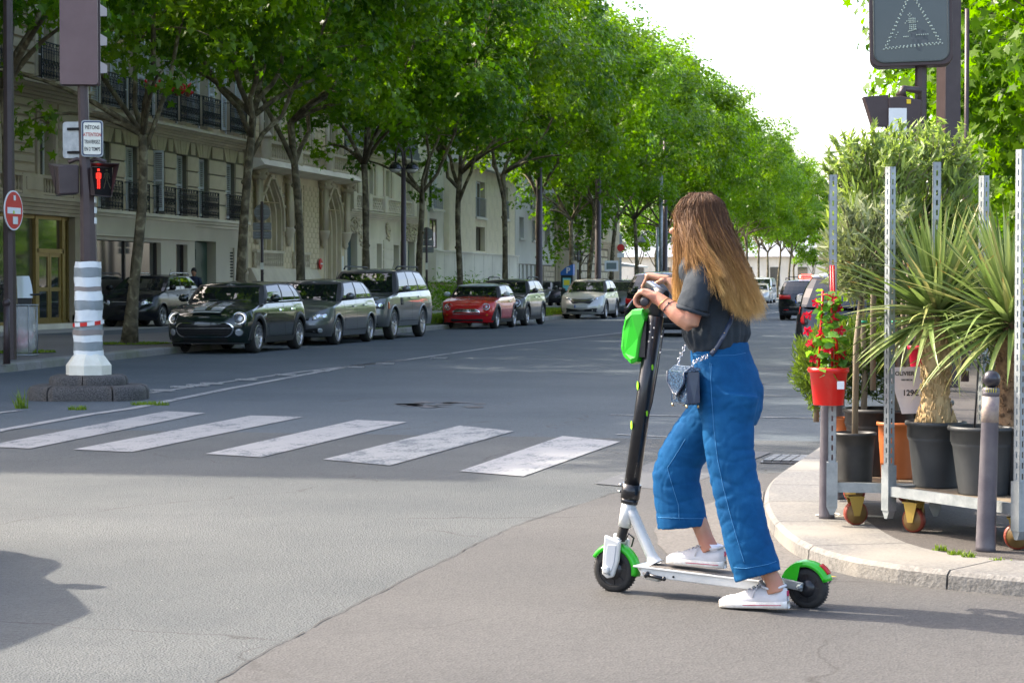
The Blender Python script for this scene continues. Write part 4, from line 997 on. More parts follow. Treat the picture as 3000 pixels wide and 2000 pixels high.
# distant greenery closing the street
DL = ['behind the leftmost trunks of the clump','fourth from the left','tallest of the middle clump','standing by the corner building','largest on the left side','just left of the taxi roof','right behind the taxi','above the taxi sign','behind the red stakes','nearest on the left verge','beside the slim grey pole','by the white board','behind the olive tree','at the far right behind the shrubs','small one before the long hall','low one left of the delivery van']
k = 0
for (x, y, s_) in ((-30,210,1.0),(-24,225,.9),(-18,240,1.1),(-38,200,1.1),(-45,215,1.2),(-12,235,.85),(-6,225,.7),(-1,232,.65),(4,228,.8),(-33,165,.95),(-36,180,1.0),(-28,185,.8),(9,215,1.0),(14,200,1.1),(-9,205,.55),(-14,212,.6)):
    put_tree('distant_tree', 'distant light green tree closing the street, '+DL[k], x, y, TVF, k*1.1, s_, 0, group='far trees closing the street'); k += 1
# tree pits with moss and grass; lawn strips
def grass_patch(name, label, pts, n, h=.12, z=.13, mat=None, w=.012, cat='grass'):
    P = np.array([(p[0], p[1]) for p in pts]); lo, hi = P.min(0), P.max(0); out = []
    def inside(q):
        c = False; j = len(P)-1
        for i in range(len(P)):
            if (P[i][1] > q[1]) != (P[j][1] > q[1]) and q[0] < (P[j][0]-P[i][0])*(q[1]-P[i][1])/(P[j][1]-P[i][1])+P[i][0]: c = not c
            j = i
        return c
    while len(out) < n:
        q = rng.uniform(lo, hi)
        if inside(q): out.append(q)
    q = np.array(out); a = rng.uniform(0, 6.28, n); hh = h*rng.uniform(.4, 1.2, n); ww = w*rng.uniform(.6,1.4,n); ln = rng.normal(0, .35, (n,2))*hh[:,None]
    dx, dy = np.cos(a)*ww, np.sin(a)*ww; V = np.zeros((n,3,3)); V[:,0] = np.stack([q[:,0]-dx, q[:,1]-dy, np.full(n,z)],1); V[:,1] = np.stack([q[:,0]+dx, q[:,1]+dy, np.full(n,z)],1); V[:,2] = np.stack([q[:,0]+ln[:,0], q[:,1]+ln[:,1], z+hh],1)
    me = bpy.data.meshes.new(name); me.vertices.add(n*3); me.vertices.foreach_set('co', V.reshape(-1).astype(np.float32)); me.loops.add(n*3); me.loops.foreach_set('vertex_index', np.arange(n*3, dtype=np.int32))
    me.polygons.add(n); me.polygons.foreach_set('loop_start', np.arange(0,n*3,3,dtype=np.int32)); me.polygons.foreach_set('loop_total', np.full(n,3,dtype=np.int32))
    at = me.attributes.new('tone','FLOAT','FACE'); at.data.foreach_set('value', rng.uniform(0,1,n).astype(np.float32)); me.materials.append(mat or M_GRASS); me.update(calc_edges=True)
    o = link(name, me); o['kind'] = 'stuff'; o['label'] = label; o['category'] = cat; return o
M_GRASS = leaf_mat('grass_blade', (.06,.11,.012), (.15,.22,.03), .4, .5)
for i, y in enumerate(rowY[:5]):
    g = MB(); pts = [(-16.35+math.cos(t)*.75*random.uniform(.85,1.15), y+math.sin(t)*.9*random.uniform(.85,1.15), .134) for t in np.linspace(0, 6.28, 17)[:-1]]; g.sheet(pts); struct('tree_pit', g, M_SOIL)
    grass_patch('moss_patch', ['moss and short grass round the foot of the leftmost plane tree', 'moss and short grass round the foot of the forked plane tree', 'short grass at the foot of the tree behind the black hatchback', 'short grass at the foot of the V-shaped tree', 'short grass at the foot of the crooked tree'][i], [(p[0], p[1]) for p in pts], 900, .035, .135, w=.015)
g = MB(); g.box(-18.2,-15.35,52.0,72.5,.12,.17); g.box(-18.2,-15.35,69.9+4,79,.12,.17); g.box(-18.2,-15.35,83,130,.12,.17); struct('lawn_strip', g, M_GRASSB)
grass_patch('lawn_grass', 'long grass on the lawn strip behind the parked cars', [(-18.1,52),(-15.4,52),(-15.4,90),(-18.1,90)], 30000, .2, .17, w=.02)
# shrub with lime leaves in front of the modern block
pos = rng.normal(size=(3000,3))*np.array([1.0,3.4,.42])+np.array([0,0,.75]); pos[:,2] = np.abs(pos[:,2])
t = thing('shrub', 'light green spiky shrub under the wall of the modern block', 'shrub', (-23.0, 94.6, .13))
c = link('foliage', leaves_mesh('foliage', pos, rng.normal(size=(3000,3)), rng.uniform(.12,.3,3000), LANCE, rng.uniform(0,1,3000), M_LEAF2), t); c['kind'] = 'stuff'
# small weeds
def weed(label, p, n=260, r=.14, h=.09): 
    a = [(p.x+math.cos(t)*r*1.6, p.y+math.sin(t)*r) for t in np.linspace(0, 6.28, 9)[:-1]]; return grass_patch('weed_tuft', label, a, n, h, p.z, w=.006, cat='weeds')
weed('green weeds at the right foot of the traffic island', W(440,1186), 260, .14, .05); weed('leggy weed at the left foot of the traffic island', W(62,1196), 50, .05, .22); weed('small weed at the front foot of the traffic island', W(228,1200), 120, .07, .05)
for (x, y, l) in ((2755,1612,'yellow-green weed tuft in the pavement joint nearest the trolley wheel'), (2800,1625,'small weed in the pavement joint between two tufts'), (2838,1632,'small yellow weed left of the near bollard foot')): weed(l, W(x,y,.085), 40, .022, .03)
weed('low weeds along the joint right of the near bollard', W(2930,1640,.085), 26, .04, .015)
# ---------------------------------------------------------------- cars
def paint(name, c, metal=.35, rough=.28, coat=1.0): return pm(name, c, rough, metal, coat=coat, spec=.5)
M_TYRE = pm('tyre', (.018,.018,.018), .8, 0, (.028,.027,.026), 8, bump=.002)
M_RIM = pm('alloy', (.55,.55,.56), .3, .85)
M_CHROME = pm('chrome', (.8,.8,.82), .12, 1.0)
M_PLB = pm('black_plastic', (.018,.019,.02), .55, 0, (.026,.027,.028), 12)
M_UNDER = pm('underbody', (.006,.006,.006), .9)
M_CGL = pm('car_glass', (.008,.011,.011), .02, 0, spec=.7, ior=1.6)
M_LAMP = pm('lamp_glass', (.52,.54,.56), .06, .55, spec=1, coat=1)
M_TAIL = pm('tail_lamp', (.50,.008,.010), .3, 0, coat=.25)
M_PLATE = pm('plate', (.55,.56,.55), .5); M_PLBLUE = pm('plate_blue', (.02,.08,.38), .4)
M_AMBER = pm('amber', (.6,.12,.01), .2, 0, coat=1)
M_SEAM = pm('panel_gap', (.004,.004,.004), .8)
def lerpt(tab, v):
    if v <= tab[0][0]: return tab[0][1]
    for (a, b), (c, d) in zip(tab[:-1], tab[1:]):
        if v <= c: t = (v-a)/(c-a); t = t*t*(3-2*t)*.5+t*.5; return b+(d-b)*t
    return tab[-1][1]
class Car:
    def __init__(s, name, label, loc, rz=0, group=None, **k):
        s.L, s.Wd, s.H = k['L'], k['W'], k['H']; s.hw = s.Wd/2; s.k = k
        s.r = thing(name, label, k.get('cat', 'car'), loc, rz, group)
        s.wb, s.fo, s.wr = k['wb'], k['fo'], k.get('wr', .31)
        s.Lc, s.nf = k.get('Lc', .55), k.get('nf', 2.7); s.Lr, s.nr = k.get('Lr', .35), k.get('nr', 3.2)
        s.top = k['top']; s.iF = k['iF']; s.iS = k.get('iS', [(.2,.05),(.35,.015),(.6,0),(.8,.012),(1.0,.055),(1.3,.10)]); s.iR = k.get('iR', [(.2,.06),(.45,0),(.7,.02),(1.05,.10),(1.3,.15)])
        s.zb = k.get('zb', .2); s.crown = k.get('crown', .055)
        s.body(); s.house(); s.wheels(); s.common()
    def ypl(s, x, front=True):
        u = min(1, abs(x)/s.hw); n, Lc = (s.nf, s.Lc) if front else (s.nr, s.Lr)
        y = Lc*(1-(1-u**n)**(1/n)) if u < 1 else Lc
        return y if front else s.L-y
    def F(s, x, z, e=0): return (x*(1-.0), s.ypl(x)+lerpt(s.iF, z)-e, z)
    def Rr(s, x, z, e=0): return (x, s.ypl(x, False)-lerpt(s.iR, z)+e, z)
    def xside(s, y):
        if y < s.Lc: u = 1-y/s.Lc; return s.hw*(max(0,1-u**s.nf))**(1/s.nf)
        if y > s.L-s.Lr: u = 1-(s.L-y)/s.Lr; return s.hw*(max(0,1-u**s.nr))**(1/s.nr)
        return s.hw
    def Sd(s, sg, y, z, e=0): return (sg*(s.xside(y)-lerpt(s.iS, z)+e), y, z)
    def T(s, x, y, e=0): 
        w = max(.1, s.xside(y)-.05); return (x, y, lerpt(s.top, y)+s.crown*(1-min(1,(x/w)**2))*min(1, .3+y/.5)+e)
    def stations(s):
        st = []
        for u in (0,.12,.25,.38,.5,.61,.71,.8,.87,.925,.965): x = s.hw*u; st.append((x, s.ypl(x), 1))
        ys = list(np.linspace(s.Lc*.55, s.L-s.Lr*.5, 30))
        for yc in (s.fo, s.fo+s.wb): ys += [yc+(s.wr+.06)*math.cos(t) for t in np.linspace(0, math.pi, 13)]
        for y in sorted(set(round(v,4) for v in ys)): 
            if y > s.ypl(s.hw*.965)+.02 and y < s.L-(s.L-s.ypl(s.hw*.965, False))-.02: st.append((s.xside(y), y, 0))
        for u in (.965,.925,.87,.8,.71,.61,.5,.38,.25,.12,0): x = s.hw*u; st.append((x, s.ypl(x, False), -1))
        return st
    def body(s):
        st = s.stations(); K = 11; g = MB(); n = len(st); ra = s.wr+.055
        for sg in (1, -1):
            vs = []
            for i, (x, y, fl) in enumerate(st):
                a = st[max(0,i-1)]; b = st[min(n-1,i+1)]; tx, ty = b[0]-a[0], b[1]-a[1]
                if i == 0: tx, ty = 1, 0
                if i == n-1: tx, ty = -1, 0
                l = math.hypot(tx, ty); nx, ny = ty/l, -tx/l    # outward
                wf = abs(ny)**1.5
                zb = s.zb
                for yc in (s.fo, s.fo+s.wb):
                    if abs(y-yc) < ra and fl == 0: zb = max(zb, s.wr+math.sqrt(ra*ra-(y-yc)**2))
                zt = lerpt(s.top, y)
                for k in range(K+1):
                    z = zb+(zt-zb)*k/K; ins = lerpt(s.iF if ny < 0 else s.iR, z)*wf+lerpt(s.iS, z)*(1-wf)
                    e = .0 if k < K else .012
                    vs.append((sg*max(0, x-nx*(ins+e)), y-ny*(ins+e), z))
            fs = [(i*(K+1)+k, (i+1)*(K+1)+k, (i+1)*(K+1)+k+1, i*(K+1)+k+1) for i in range(n-1) for k in range(K)]
            if sg < 0: fs = [tuple(reversed(f)) for f in fs]
            g.add(vs, fs, 0, True)
            if sg > 0: topR = [vs[i*(K+1)+K] for i in range(n)]
        M = 10; vs = []
        for (x, y, z) in topR:
            for j in range(M+1):
                u = -1+2*j/M; vs.append((x*u, y, z+s.crown*(1-u*u)*min(1, .3+y/.5)*min(1, .2+(s.L-y)/.3)))
        fs = [(i*(M+1)+j, i*(M+1)+j+1, (i+1)*(M+1)+j+1, (i+1)*(M+1)+j) for i in range(n-1) for j in range(M)]
        g.add(vs, fs, 0, True)
        s.bodyo = part('body', g, s.k['paint'], s.r)
        u = MB(); u.box(-s.hw+.24, s.hw-.24, .25, s.L-.25, s.zb-.02, .62); u.box(-s.hw+.1, s.hw-.1, s.fo+s.wr+.08, s.fo+s.wb-s.wr-.08, s.zb-.01, .5)
        part('underbody', u, M_UNDER, s.r)
    def house(s):
        k = s.k; y0, y1 = k['ws']; y2, y3 = k['rw']       # windscreen base/top, rear window top/base
        H = s.H; wb_ = s.hw-k.get('gi', .07); wr_ = k.get('wrf', wb_-.17); zf = lambda y: lerpt(s.top, y)-.02
        div = k.get('div', [(0,.05,'P'),(.05,.42,'G'),(.42,.47,'P'),(.47,.80,'G'),(.80,.83,'P'),(.83,.94,'G'),(.94,1,'P')])
        ring = []   # (base xyz, roof xyz), label of the segment after it
        zr = lambda y: H-.055-.05*abs((y-(y1+y2)/2)/((y2-y1)/2))**2.4
        for j, u in enumerate((0,.25,.5,.72,.9,1.0)):
            b = (wb_*u*(.97 if u == 1 else 1), y0+.16*u**2.2, 0); t = (wr_*u, y1+.09*u**2.2, 0); ring.append([b, t, 'W' if u < .9 else 'P'])
        ya, yb_ = y0+.24, y3-.16; ta, tb = y1+.14, y2-.10
        for (a, b2, lab) in div: ring.append([(wb_, ya+(yb_-ya)*a, 0), (wr_+.0, ta+(tb-ta)*a, 0), lab])
        ring.append([(wb_, yb_, 0), (wr_, tb, 0), 'P'])
        for u in (1.0,.88,.7,.45,.2,0):
            b = (wb_*u*(.97 if u == 1 else 1), y3-.12*u**2.2, 0); t = (wr_*u*(.98 if u==1 else 1), y2-.05*u**2.2, 0); ring.append([b, t, 'P' if u == 1 else 'R'])
        n = len(ring); rows = [0,.07,.3,.6,.92,1.0]; pts = []
        for b, t, lab in ring:
            zb_, zt_ = zf(b[1]), zr(t[1]); col = []
            for q in rows:
                bu = .035*math.sin(math.pi*q); x = b[0]+(t[0]-b[0])*q; y = b[1]+(t[1]-b[1])*q
                x += bu*(1 if b[0] > wb_*.95 else 0); 
                if b[0] < wb_*.95: y += -bu if b[1] < s.L/2 else bu
                col.append((x, y, zb_+(zt_-zb_)*(q**.96)))
            pts.append(col)
        P_ = MB(); G_ = {}
        for sg in (1, -1):
            for i in range(n-1):
                lab = ring[i][2]
                for r_ in range(5):
                    q = [pts[i][r_], pts[i+1][r_], pts[i+1][r_+1], pts[i][r_+1]]; v = [(sg*a, b, c) for a, b, c in q]
                    if sg < 0: v.reverse()
                    if lab == 'P' or r_ in (0, 4): P_.add(v, [(0,1,2,3)], 0, True)
                    else:
                        key = ('W' if lab == 'W' else 'R' if lab == 'R' else (sg, i)); G_.setdefault(key, MB()).add(v, [(0,1,2,3)], 0, True)
        s.pil = part('pillars', P_, k.get('pillar', k['paint']), s.r)
        for key, m in G_.items():
            part('windscreen' if key == 'W' else 'rear_window' if key == 'R' else 'side_window', m, M_CGL, s.r)
        top = [c[5] for c in pts]; M = 8; vs = []
        for (x, y, z) in top:
            for j in range(M+1): u = -1+2*j/M; vs.append((x*u, y, z+.05*(1-abs(u)**2.6)))
        g = MB(); g.add(vs, [(i*(M+1)+j, i*(M+1)+j+1, (i+1)*(M+1)+j+1, (i+1)*(M+1)+j) for i in range(n-1) for j in range(M)], 0, True)
        part('roof', g, k.get('roof', k['paint']), s.r)
        s.pts = pts; s.ring = ring; s.wbh = wb_; s.wrh = wr_
    def wheels(s):
        k = s.k; r = s.wr; tw = .2
        ty = MB().lathe([(r*.66,-tw/2),(r*.9,-tw/2-.005),(r*.98,-tw/2+.02),(r,-tw/4),(r,tw/4),(r*.98,tw/2-.02),(r*.9,tw/2+.005),(r*.66,tw/2)], (0,0,0), 28, 0, (1,0,0), caps=False).mesh('wheel', M_TYRE)
        rm = MB(); rm.lathe([(r*.70,-.05),(r*.70,tw/2),(r*.66,tw/2),(r*.62,.03)], (0,0,0), 28, 0, (1,0,0), caps=False); ns = k.get('spokes', 5); dark = MB().lathe([(r*.66,.012),(.001,.01)], (0,0,0), 20, 0, (1,0,0))
        sp = MB(); sw = k.get('spw', .034)
        for i in range(ns):
            a = 2*math.pi*i/ns
            for da in ((-.0,) if not k.get('dbl') else (-.13, .13)):
                d = Vector((0, math.cos(a), math.sin(a))); e = Vector((0, math.cos(a+da), math.sin(a+da)))
                sp.beam(d*.03+Vector((tw/2-.045,0,0)), e*r*.66+Vector((tw/2-.02,0,0)), sw, .025, up=(1,0,0))
        sp.lathe([(r*.63,.0),(r*.66,tw/2-.03),(r*.68,tw/2-.002),(r*.71,tw/2+.004),(r*.73,tw/2)], (0,0,0), 28, 0, (1,0,0), caps=False); sp.lathe([(.055,tw/2-.06),(.055,tw/2-.03),(.02,tw/2-.025)], (0,0,0), 14, 0, (1,0,0))
        spm = sp.mesh('rim', k.get('rim', M_RIM)); dk = dark.mesh('wheel_disc', M_UNDER)
        for yc in (s.fo, s.fo+s.wb):
            for sg in (1, -1):
                w = link('wheel', ty, s.r, (sg*(s.hw-.125), yc, r)); rot = (0,0,0) if sg > 0 else (0,0,math.pi)
                q = link('rim', spm, w, (0,0,0), rot); link('wheel_disc', dk, w, (0,0,0), rot)
    def patch(s, name, fn, pts, mat, e=.006, parent=None, back=.03, rings=(1,.7,.35), label=None, dome=0):
        """a panel following the car's skin: outline (u,v) in surface coordinates"""
        cu = sum(p[0] for p in pts)/len(pts); cv = sum(p[1] for p in pts)/len(pts); n = len(pts); g = MB(); vs = [fn(u, v, -back) for u, v in pts]; 
        for q in rings: vs += [fn(cu+(u-cu)*q, cv+(v-cv)*q, e+dome*(1-q*q)) for u, v in pts]
        vs.append(fn(cu, cv, e+dome)); fs = []
        for r_ in range(len(rings)):
            a, b = r_*n, (r_+1)*n; fs += [(a+i, a+(i+1)%n, b+(i+1)%n, b+i) for i in range(n)]
        a = len(rings)*n; fs += [(a+i, a+(i+1)%n, len(vs)-1) for i in range(n)]
        g.add(vs, fs, 0, False); 
        for j in range(n, len(g.sm)): g.sm[j] = True
        return part(name, g, mat, parent or s.r, label=label)
    def strip(s, name, fn, line, w, mat, e=.003, parent=None):
        g = MB()
        P = []
        for a, b in zip(line[:-1], line[1:]):
            k = max(1, int(math.hypot(b[0]-a[0], b[1]-a[1])/.12)); P += [(a[0]+(b[0]-a[0])*i/k, a[1]+(b[1]-a[1])*i/k) for i in range(k)]
        P.append(line[-1]); vs = []
        for i, p in enumerate(P):
            a = P[max(0,i-1)]; b = P[min(len(P)-1,i+1)]; d = math.hypot(b[0]-a[0], b[1]-a[1]) or 1; nx, ny = -(b[1]-a[1])/d*w/2, (b[0]-a[0])/d*w/2
            vs += [fn(p[0]+nx, p[1]+ny, e), fn(p[0]-nx, p[1]-ny, e)]
        g.add(vs, [(2*i, 2*i+1, 2*i+3, 2*i+2) for i in range(len(P)-1)], 0, True); return part(name, g, mat, parent or s.r)
    def common(s):
        k = s.k; y0 = k['ws'][0]
        cl = k.get('clad'); zb = s.zb
        for sg in (1, -1):
            Sd = lambda y, z, e=0, sg=sg: s.Sd(sg, y, z, e)
            # arches
            for yc in (s.fo, s.fo+s.wb):
                ra = s.wr+.055; w_ = .09 if cl else .018; pts = []
                g = MB(); vs = []
                for t in np.linspace(-.12, math.pi+.12, 20):
                    for rr, e in ((ra-.012, -.02), (ra-.004, .014), (ra+w_, .012), (ra+w_+.006, -.01)):
                        y, z = yc+rr*math.cos(t), max(zb, s.wr+rr*math.sin(t)); vs.append(Sd(y, z, e))
                g.add(vs, [(i*4+j, (i+1)*4+j, (i+1)*4+j+1, i*4+j+1) for i in range(19) for j in range(3)], 0, True); part('wheel_arch', g, M_PLB if cl else k['paint'], s.r)
            a, b = s.fo+s.wr+.06, s.fo+s.wb-s.wr-.06
            part('sill', MB().add([Sd(a,zb,.012),Sd(b,zb,.012),Sd(b,zb+.11,.012),Sd(a,zb+.11,.012),Sd(a,zb-.0,-.06),Sd(b,zb,-.06)], [(0,1,2,3),(0,1,5,4)]), M_PLB if cl else k.get('sillm', k['paint']), s.r)
            # door seams, follow pillar positions
            zt = lambda y: lerpt(s.top, y)-.03
            for yy in k.get('doors', []): s.strip('door_gap', Sd, [(yy+.06, zb+.12), (yy, .55), (yy, zt(yy))], .009, M_SEAM)
            s.strip('door_gap', Sd, [(a+.05, zb+.13), (b-.05, zb+.13)], .008, M_SEAM)
            for yy in k.get('doors', [])[1:]:
                h = part('door_handle', MB().add([Sd(yy-.28,zt(yy)-.10,.03),Sd(yy-.10,zt(yy)-.10,.03),Sd(yy-.10,zt(yy)-.135,.03),Sd(yy-.28,zt(yy)-.135,.03),Sd(yy-.3,zt(yy)-.10,-.01),Sd(yy-.08,zt(yy)-.10,-.01),Sd(yy-.08,zt(yy)-.14,-.01),Sd(yy-.3,zt(yy)-.14,-.01)], [(0,1,2,3),(0,4,5,1),(1,5,6,2),(2,6,7,3),(3,7,4,0)]), k.get('handle', k['paint']), s.r)
            # belt trim
            yb0, yb1 = y0+.3, k['rw'][1]-.2
            g = MB(); g.tube([(sg*(s.wbh+.022), y, lerpt(s.top, y)+.025) for y in np.linspace(yb0, yb1, 8)], .011, 5); part('belt_trim', g, k.get('trim', M_PLB), s.r)
            # mirror
            my = y0+.42; mz = lerpt(s.top, my)+.1; mx = sg*(s.hw+.10)
            m_ = MB(); m_.ball((mx, my, mz), .11, 12, sz=.72, sx=1.0, sy=.62); mo = part('mirror', m_, k.get('mirror', k['paint']), s.r)
            part('mirror_arm', MB().beam((sg*(s.wbh-.02), my+.04, mz-.06), (mx-sg*.05, my, mz-.05), .05, .04), M_PLB, mo)
            part('mirror_glass', MB().box(mx-.075, mx+.075, my+.064, my+.07, mz-.05, mz+.05), M_CHROME, mo)
            if k.get('rails'):
                r0 = s.k['ws'][1]+.25; r1 = s.k['rw'][0]-.1; g = MB(); pts = [(sg*(s.wrh-.03), r0, s.H-.03)]+[(sg*(s.wrh-.02), r0+.15+(r1-r0-.3)*t, s.H+.035) for t in np.linspace(0,1,6)]+[(sg*(s.wrh-.03), r1, s.H-.03)]
                g.tube(pts, .02, 6); part('roof_rail', g, k['rails'], s.r)
        # bonnet gaps, wipers, aerial
        T = lambda x, y, e=0: s.T(x, y, e)
        for sg in (1, -1): s.strip('bonnet_gap', T, [(sg*s.hw*.70, .32), (sg*s.hw*.80, .7), (sg*s.hw*.84, y0+.1)], .008, M_SEAM)
        if k.get('wiper', 1):
            for x0, x1 in ((-.1,.5), (-.62,-.1)):
                a = Vector((x0, y0-.02, lerpt(s.top,y0)+.06)); b = Vector((x1, y0+.06, lerpt(s.top,y0)+.10)); part('wiper', MB().beam(a, b, .016, .02), M_PLB, s.r)
        part('aerial', MB().tube([(0, k['rw'][0]-.15, s.H-.02), (0, k['rw'][0]+.02, s.H+.16)], .006, 5), M_PLB, s.r)
        # rear-view mirror, seats shapes are hidden by dark glass
    def plate(s, rear=False, z=.42, x=0, txt=False):
        fn = s.Rr if rear else s.F; y = fn(x, z)[1]; d = 1 if rear else -1
        o = part('number_plate', MB().box(x-.26, x+.26, min(y+d*.03,y+d*.012), max(y+d*.03,y+d*.012), z-.055, z+.055), M_PLATE, s.r)
        xs = (x-.26, x-.215) if rear else (x+.215, x+.26)
        xs = (x+.215, x+.26) if rear else (x-.26, x-.215)
        part('plate_band', MB().box(xs[0], xs[1], min(y+d*.033,y+d*.02), max(y+d*.033,y+d*.02), z-.055, z+.055), M_PLBLUE, o)
def circ(cx, cz, r, n=18, sx=1.0, a0=0): return [(cx+sx*r*math.cos(a0+2*math.pi*i/n), cz+r*math.sin(a0+2*math.pi*i/n)) for i in range(n)]
def rrect(x0, x1, z0, z1, r, n=4):
    out = []
    for cx, cz, a0 in ((x1-r,z1-r,0),(x0+r,z1-r,90),(x0+r,z0+r,180),(x1-r,z0+r,270)):
        for i in range(n+1): a = R(a0+90*i/n); out.append((cx+r*math.cos(a), cz+r*math.sin(a)))
    return out
def round_lamp(c, x, z, r, ring=M_CHROME, lean=.35, drl=False):
    """round lamp standing on the slanted nose"""
    y = c.F(x, z)[1]; ax = Vector((.22*(1 if x > 0 else -1), -1, lean)).normalized(); o = Vector((x, y+.045, z))
    q = part('headlight', MB().lathe([(r*1.12,-.02),(r*1.12,.035),(r*1.0,.05),(r*.93,.035)], o, 26, 0, ax, caps=False), ring, c.r)
    part('lamp_bowl', MB().lathe([(r*.95,.01),(r*.5,-.01),(.001,-.02)], o, 22, 0, ax), pm('lamp_bowl', (.25,.26,.28), .25, .7), q)
    part('projector', MB().lathe([(r*.46,-.01),(r*.46,.03),(r*.3,.045),(.001,.05)], o, 16, 0, ax), M_LAMP, q)
    if drl: part('light_ring', MB().lathe([(r*.78,.012),(r*.9,.026),(r*.94,.016)], o, 24, 0, ax, caps=False), emit_mat('daylight_ring', (.9,.95,1), .6), q)
    part('lamp_lens', MB().lathe([(r*.95,.035),(r*.7,.062),(r*.35,.076),(.001,.08)], o, 22, 0, ax), M_LENS, q)
M_LENS = bpy.data.materials.new('lens'); M_LENS.use_nodes = True
_n = M_LENS.node_tree.nodes; _l = M_LENS.node_tree.links; _g = _n.new('ShaderNodeBsdfGlossy'); _g.inputs['Roughness'].default_value = .03; _tp = _n.new('ShaderNodeBsdfTransparent'); _fr = _n.new('ShaderNodeFresnel'); _fr.inputs[0].default_value = 1.5; _mx = _n.new('ShaderNodeMixShader')
_l.new(_fr.outputs[0], _mx.inputs[0]); _l.new(_tp.outputs[0], _mx.inputs[1]); _l.new(_g.outputs[0], _mx.inputs[2]); _l.new(_mx.outputs[0], _n['Material Output'].inputs[0])

iF_small = [(.2,.10),(.32,.03),(.5,0),(.62,.01),(.72,.05),(.80,.12),(1.0,.3)]
def park(px, py, h, Wd, fo): p = W(px, py, h); return (p.x-Wd/2, p.y-fo, h)
GP = 'cars parked along the left kerb'
def mini(name, label, loc, pt, roof, stripes=False, L=3.98, Wd=1.73, H=1.42, wb=2.57, fo=.78, wr=.315, group=GP, doors4=True, mirror=None, spokes=10, sc=1.0, drl=False, chrome_g=True, rails=None, clad=True, fogs=True):
    q = H/1.42; zt = [(0,.70*q),(.12,.775*q),(.45,.85*q),(1.0,.94*q),(1.25,.965*q),(L-.6,1.0*q),(L-.1,.99*q),(L,.95*q)]
    div = [(0,.04,'P'),(.04,.42,'G'),(.42,.46,'P'),(.46,.78,'G'),(.78,.81,'P'),(.81,.93,'G'),(.93,1,'P')] if doors4 else [(0,.04,'P'),(.04,.52,'G'),(.52,.55,'P'),(.55,.93,'G'),(.93,1,'P')]
    c = Car(name, label, loc, 0, group, L=L, W=Wd, H=H, wb=wb, fo=fo, wr=wr, Lc=.52, nf=2.6, Lr=.4, nr=2.8, top=zt, iF=[(a*q,b) for a,b in iF_small], paint=pt, roof=roof, pillar=M_PLB, ws=(1.02,1.50), rw=(L-.45,L-.12), gi=.06,
            wrf=Wd/2-.2, clad=clad, doors=[1.35,2.35,3.1] if doors4 else [1.3,2.55], mirror=mirror or pt, spokes=spokes, div=div, trim=M_CHROME, handle=M_CHROME, rails=rails, spw=.022)
    return c, q
# black hatchback with silver stripes and big chrome grille
pk = paint('black_green_paint', (.006,.014,.012), .2, .2)
c, q = mini('parked_car', 'black hatchback with two silver bonnet stripes and a wide chrome ringed grille', park(761,1034,0,1.73,.78), pk, pk, True, drl=True)
F = c.F
gr = rrect(-.60,.60,.325,.60,.135); gr = [(x*(1-.18*max(0,(.5-z))/.14*.3), z) for x, z in gr]
c.patch('grille', F, gr, M_UNDER, .012)
def frame(c, name, fn, outer, w, mat, e=.02):
    cu = sum(p[0] for p in outer)/len(outer); cv = sum(p[1] for p in outer)/len(outer); n = len(outer)
    inn = [(u-(u-cu)/math.hypot(u-cu, v-cv)*w, v-(v-cv)/math.hypot(u-cu, v-cv)*w) for u, v in outer]
    vs = [fn(u,v,-.01) for u,v in outer]+[fn(u,v,e) for u,v in outer]+[fn(u,v,e) for u,v in inn]+[fn(u,v,-.0) for u,v in inn]
    g = MB().add(vs, [(r_*n+i, r_*n+(i+1)%n, (r_+1)*n+(i+1)%n, (r_+1)*n+i) for r_ in range(3) for i in range(n)]); return part(name, g, mat, c.r)
frame(c, 'grille_frame', F, gr, .03, M_CHROME, .03)
for z in (.50,.48): c.strip('grille_bar', F, [(-.54,z),(.54,z)], .007 if z > .49 else .004, M_CHROME, .022)
for z in (.56,.535,.45,.42,.39): c.strip('grille_bar', F, [(-.53,z),(.53,z)], .008, M_PLB, .018)
for x in (-.66,.66): round_lamp(c, x, .675, .125, M_CHROME, .5, True); c.patch('fog_light', F, circ(x*1.02, .42, .06), M_LAMP, .02); frame(c, 'fog_ring', F, circ(x*1.02,.42,.072), .012, M_CHROME, .022)
c.patch('lower_intake', F, rrect(-.45,.45,.215,.31,.03), M_UNDER, .008); c.strip('bumper_lip', F, [(-.75,.205),(.75,.205)], .03, M_PLB, .02)
M_STRIPE = pm('stripe_silver', (.42,.44,.43), .25, .3, coat=.8)
for x0 in (-.30, .06): 
    g = MB(); g.grid(lambda u, v, x0=x0: c.T(x0+.24*u, .22+.78*v, .004), 3, 8, flip=True); part('bonnet_stripe', g, M_STRIPE, c.r)
g = MB(); g.grid(lambda u, v: c.T(-.30+.60*u, .10+.09*v, .006), 5, 2, flip=True); part('bonnet_stripe', g, M_STRIPE, c.r)
part('bonnet_scoop', MB().prism([(-.3, .215, c.T(0,.21)[2]-.03), (.3, .215, c.T(0,.21)[2]-.03), (.27, .2, c.T(0,.2)[2]+.012), (-.27, .2, c.T(0,.2)[2]+.012)], (0,.03,0)), M_UNDER, c.r)
c.patch('side_scuttle', lambda y, z, e: c.Sd(1, y, z, e), [(1.05,.72),(1.22,.76),(1.2,.70),(1.08,.68)], M_CHROME, .01)
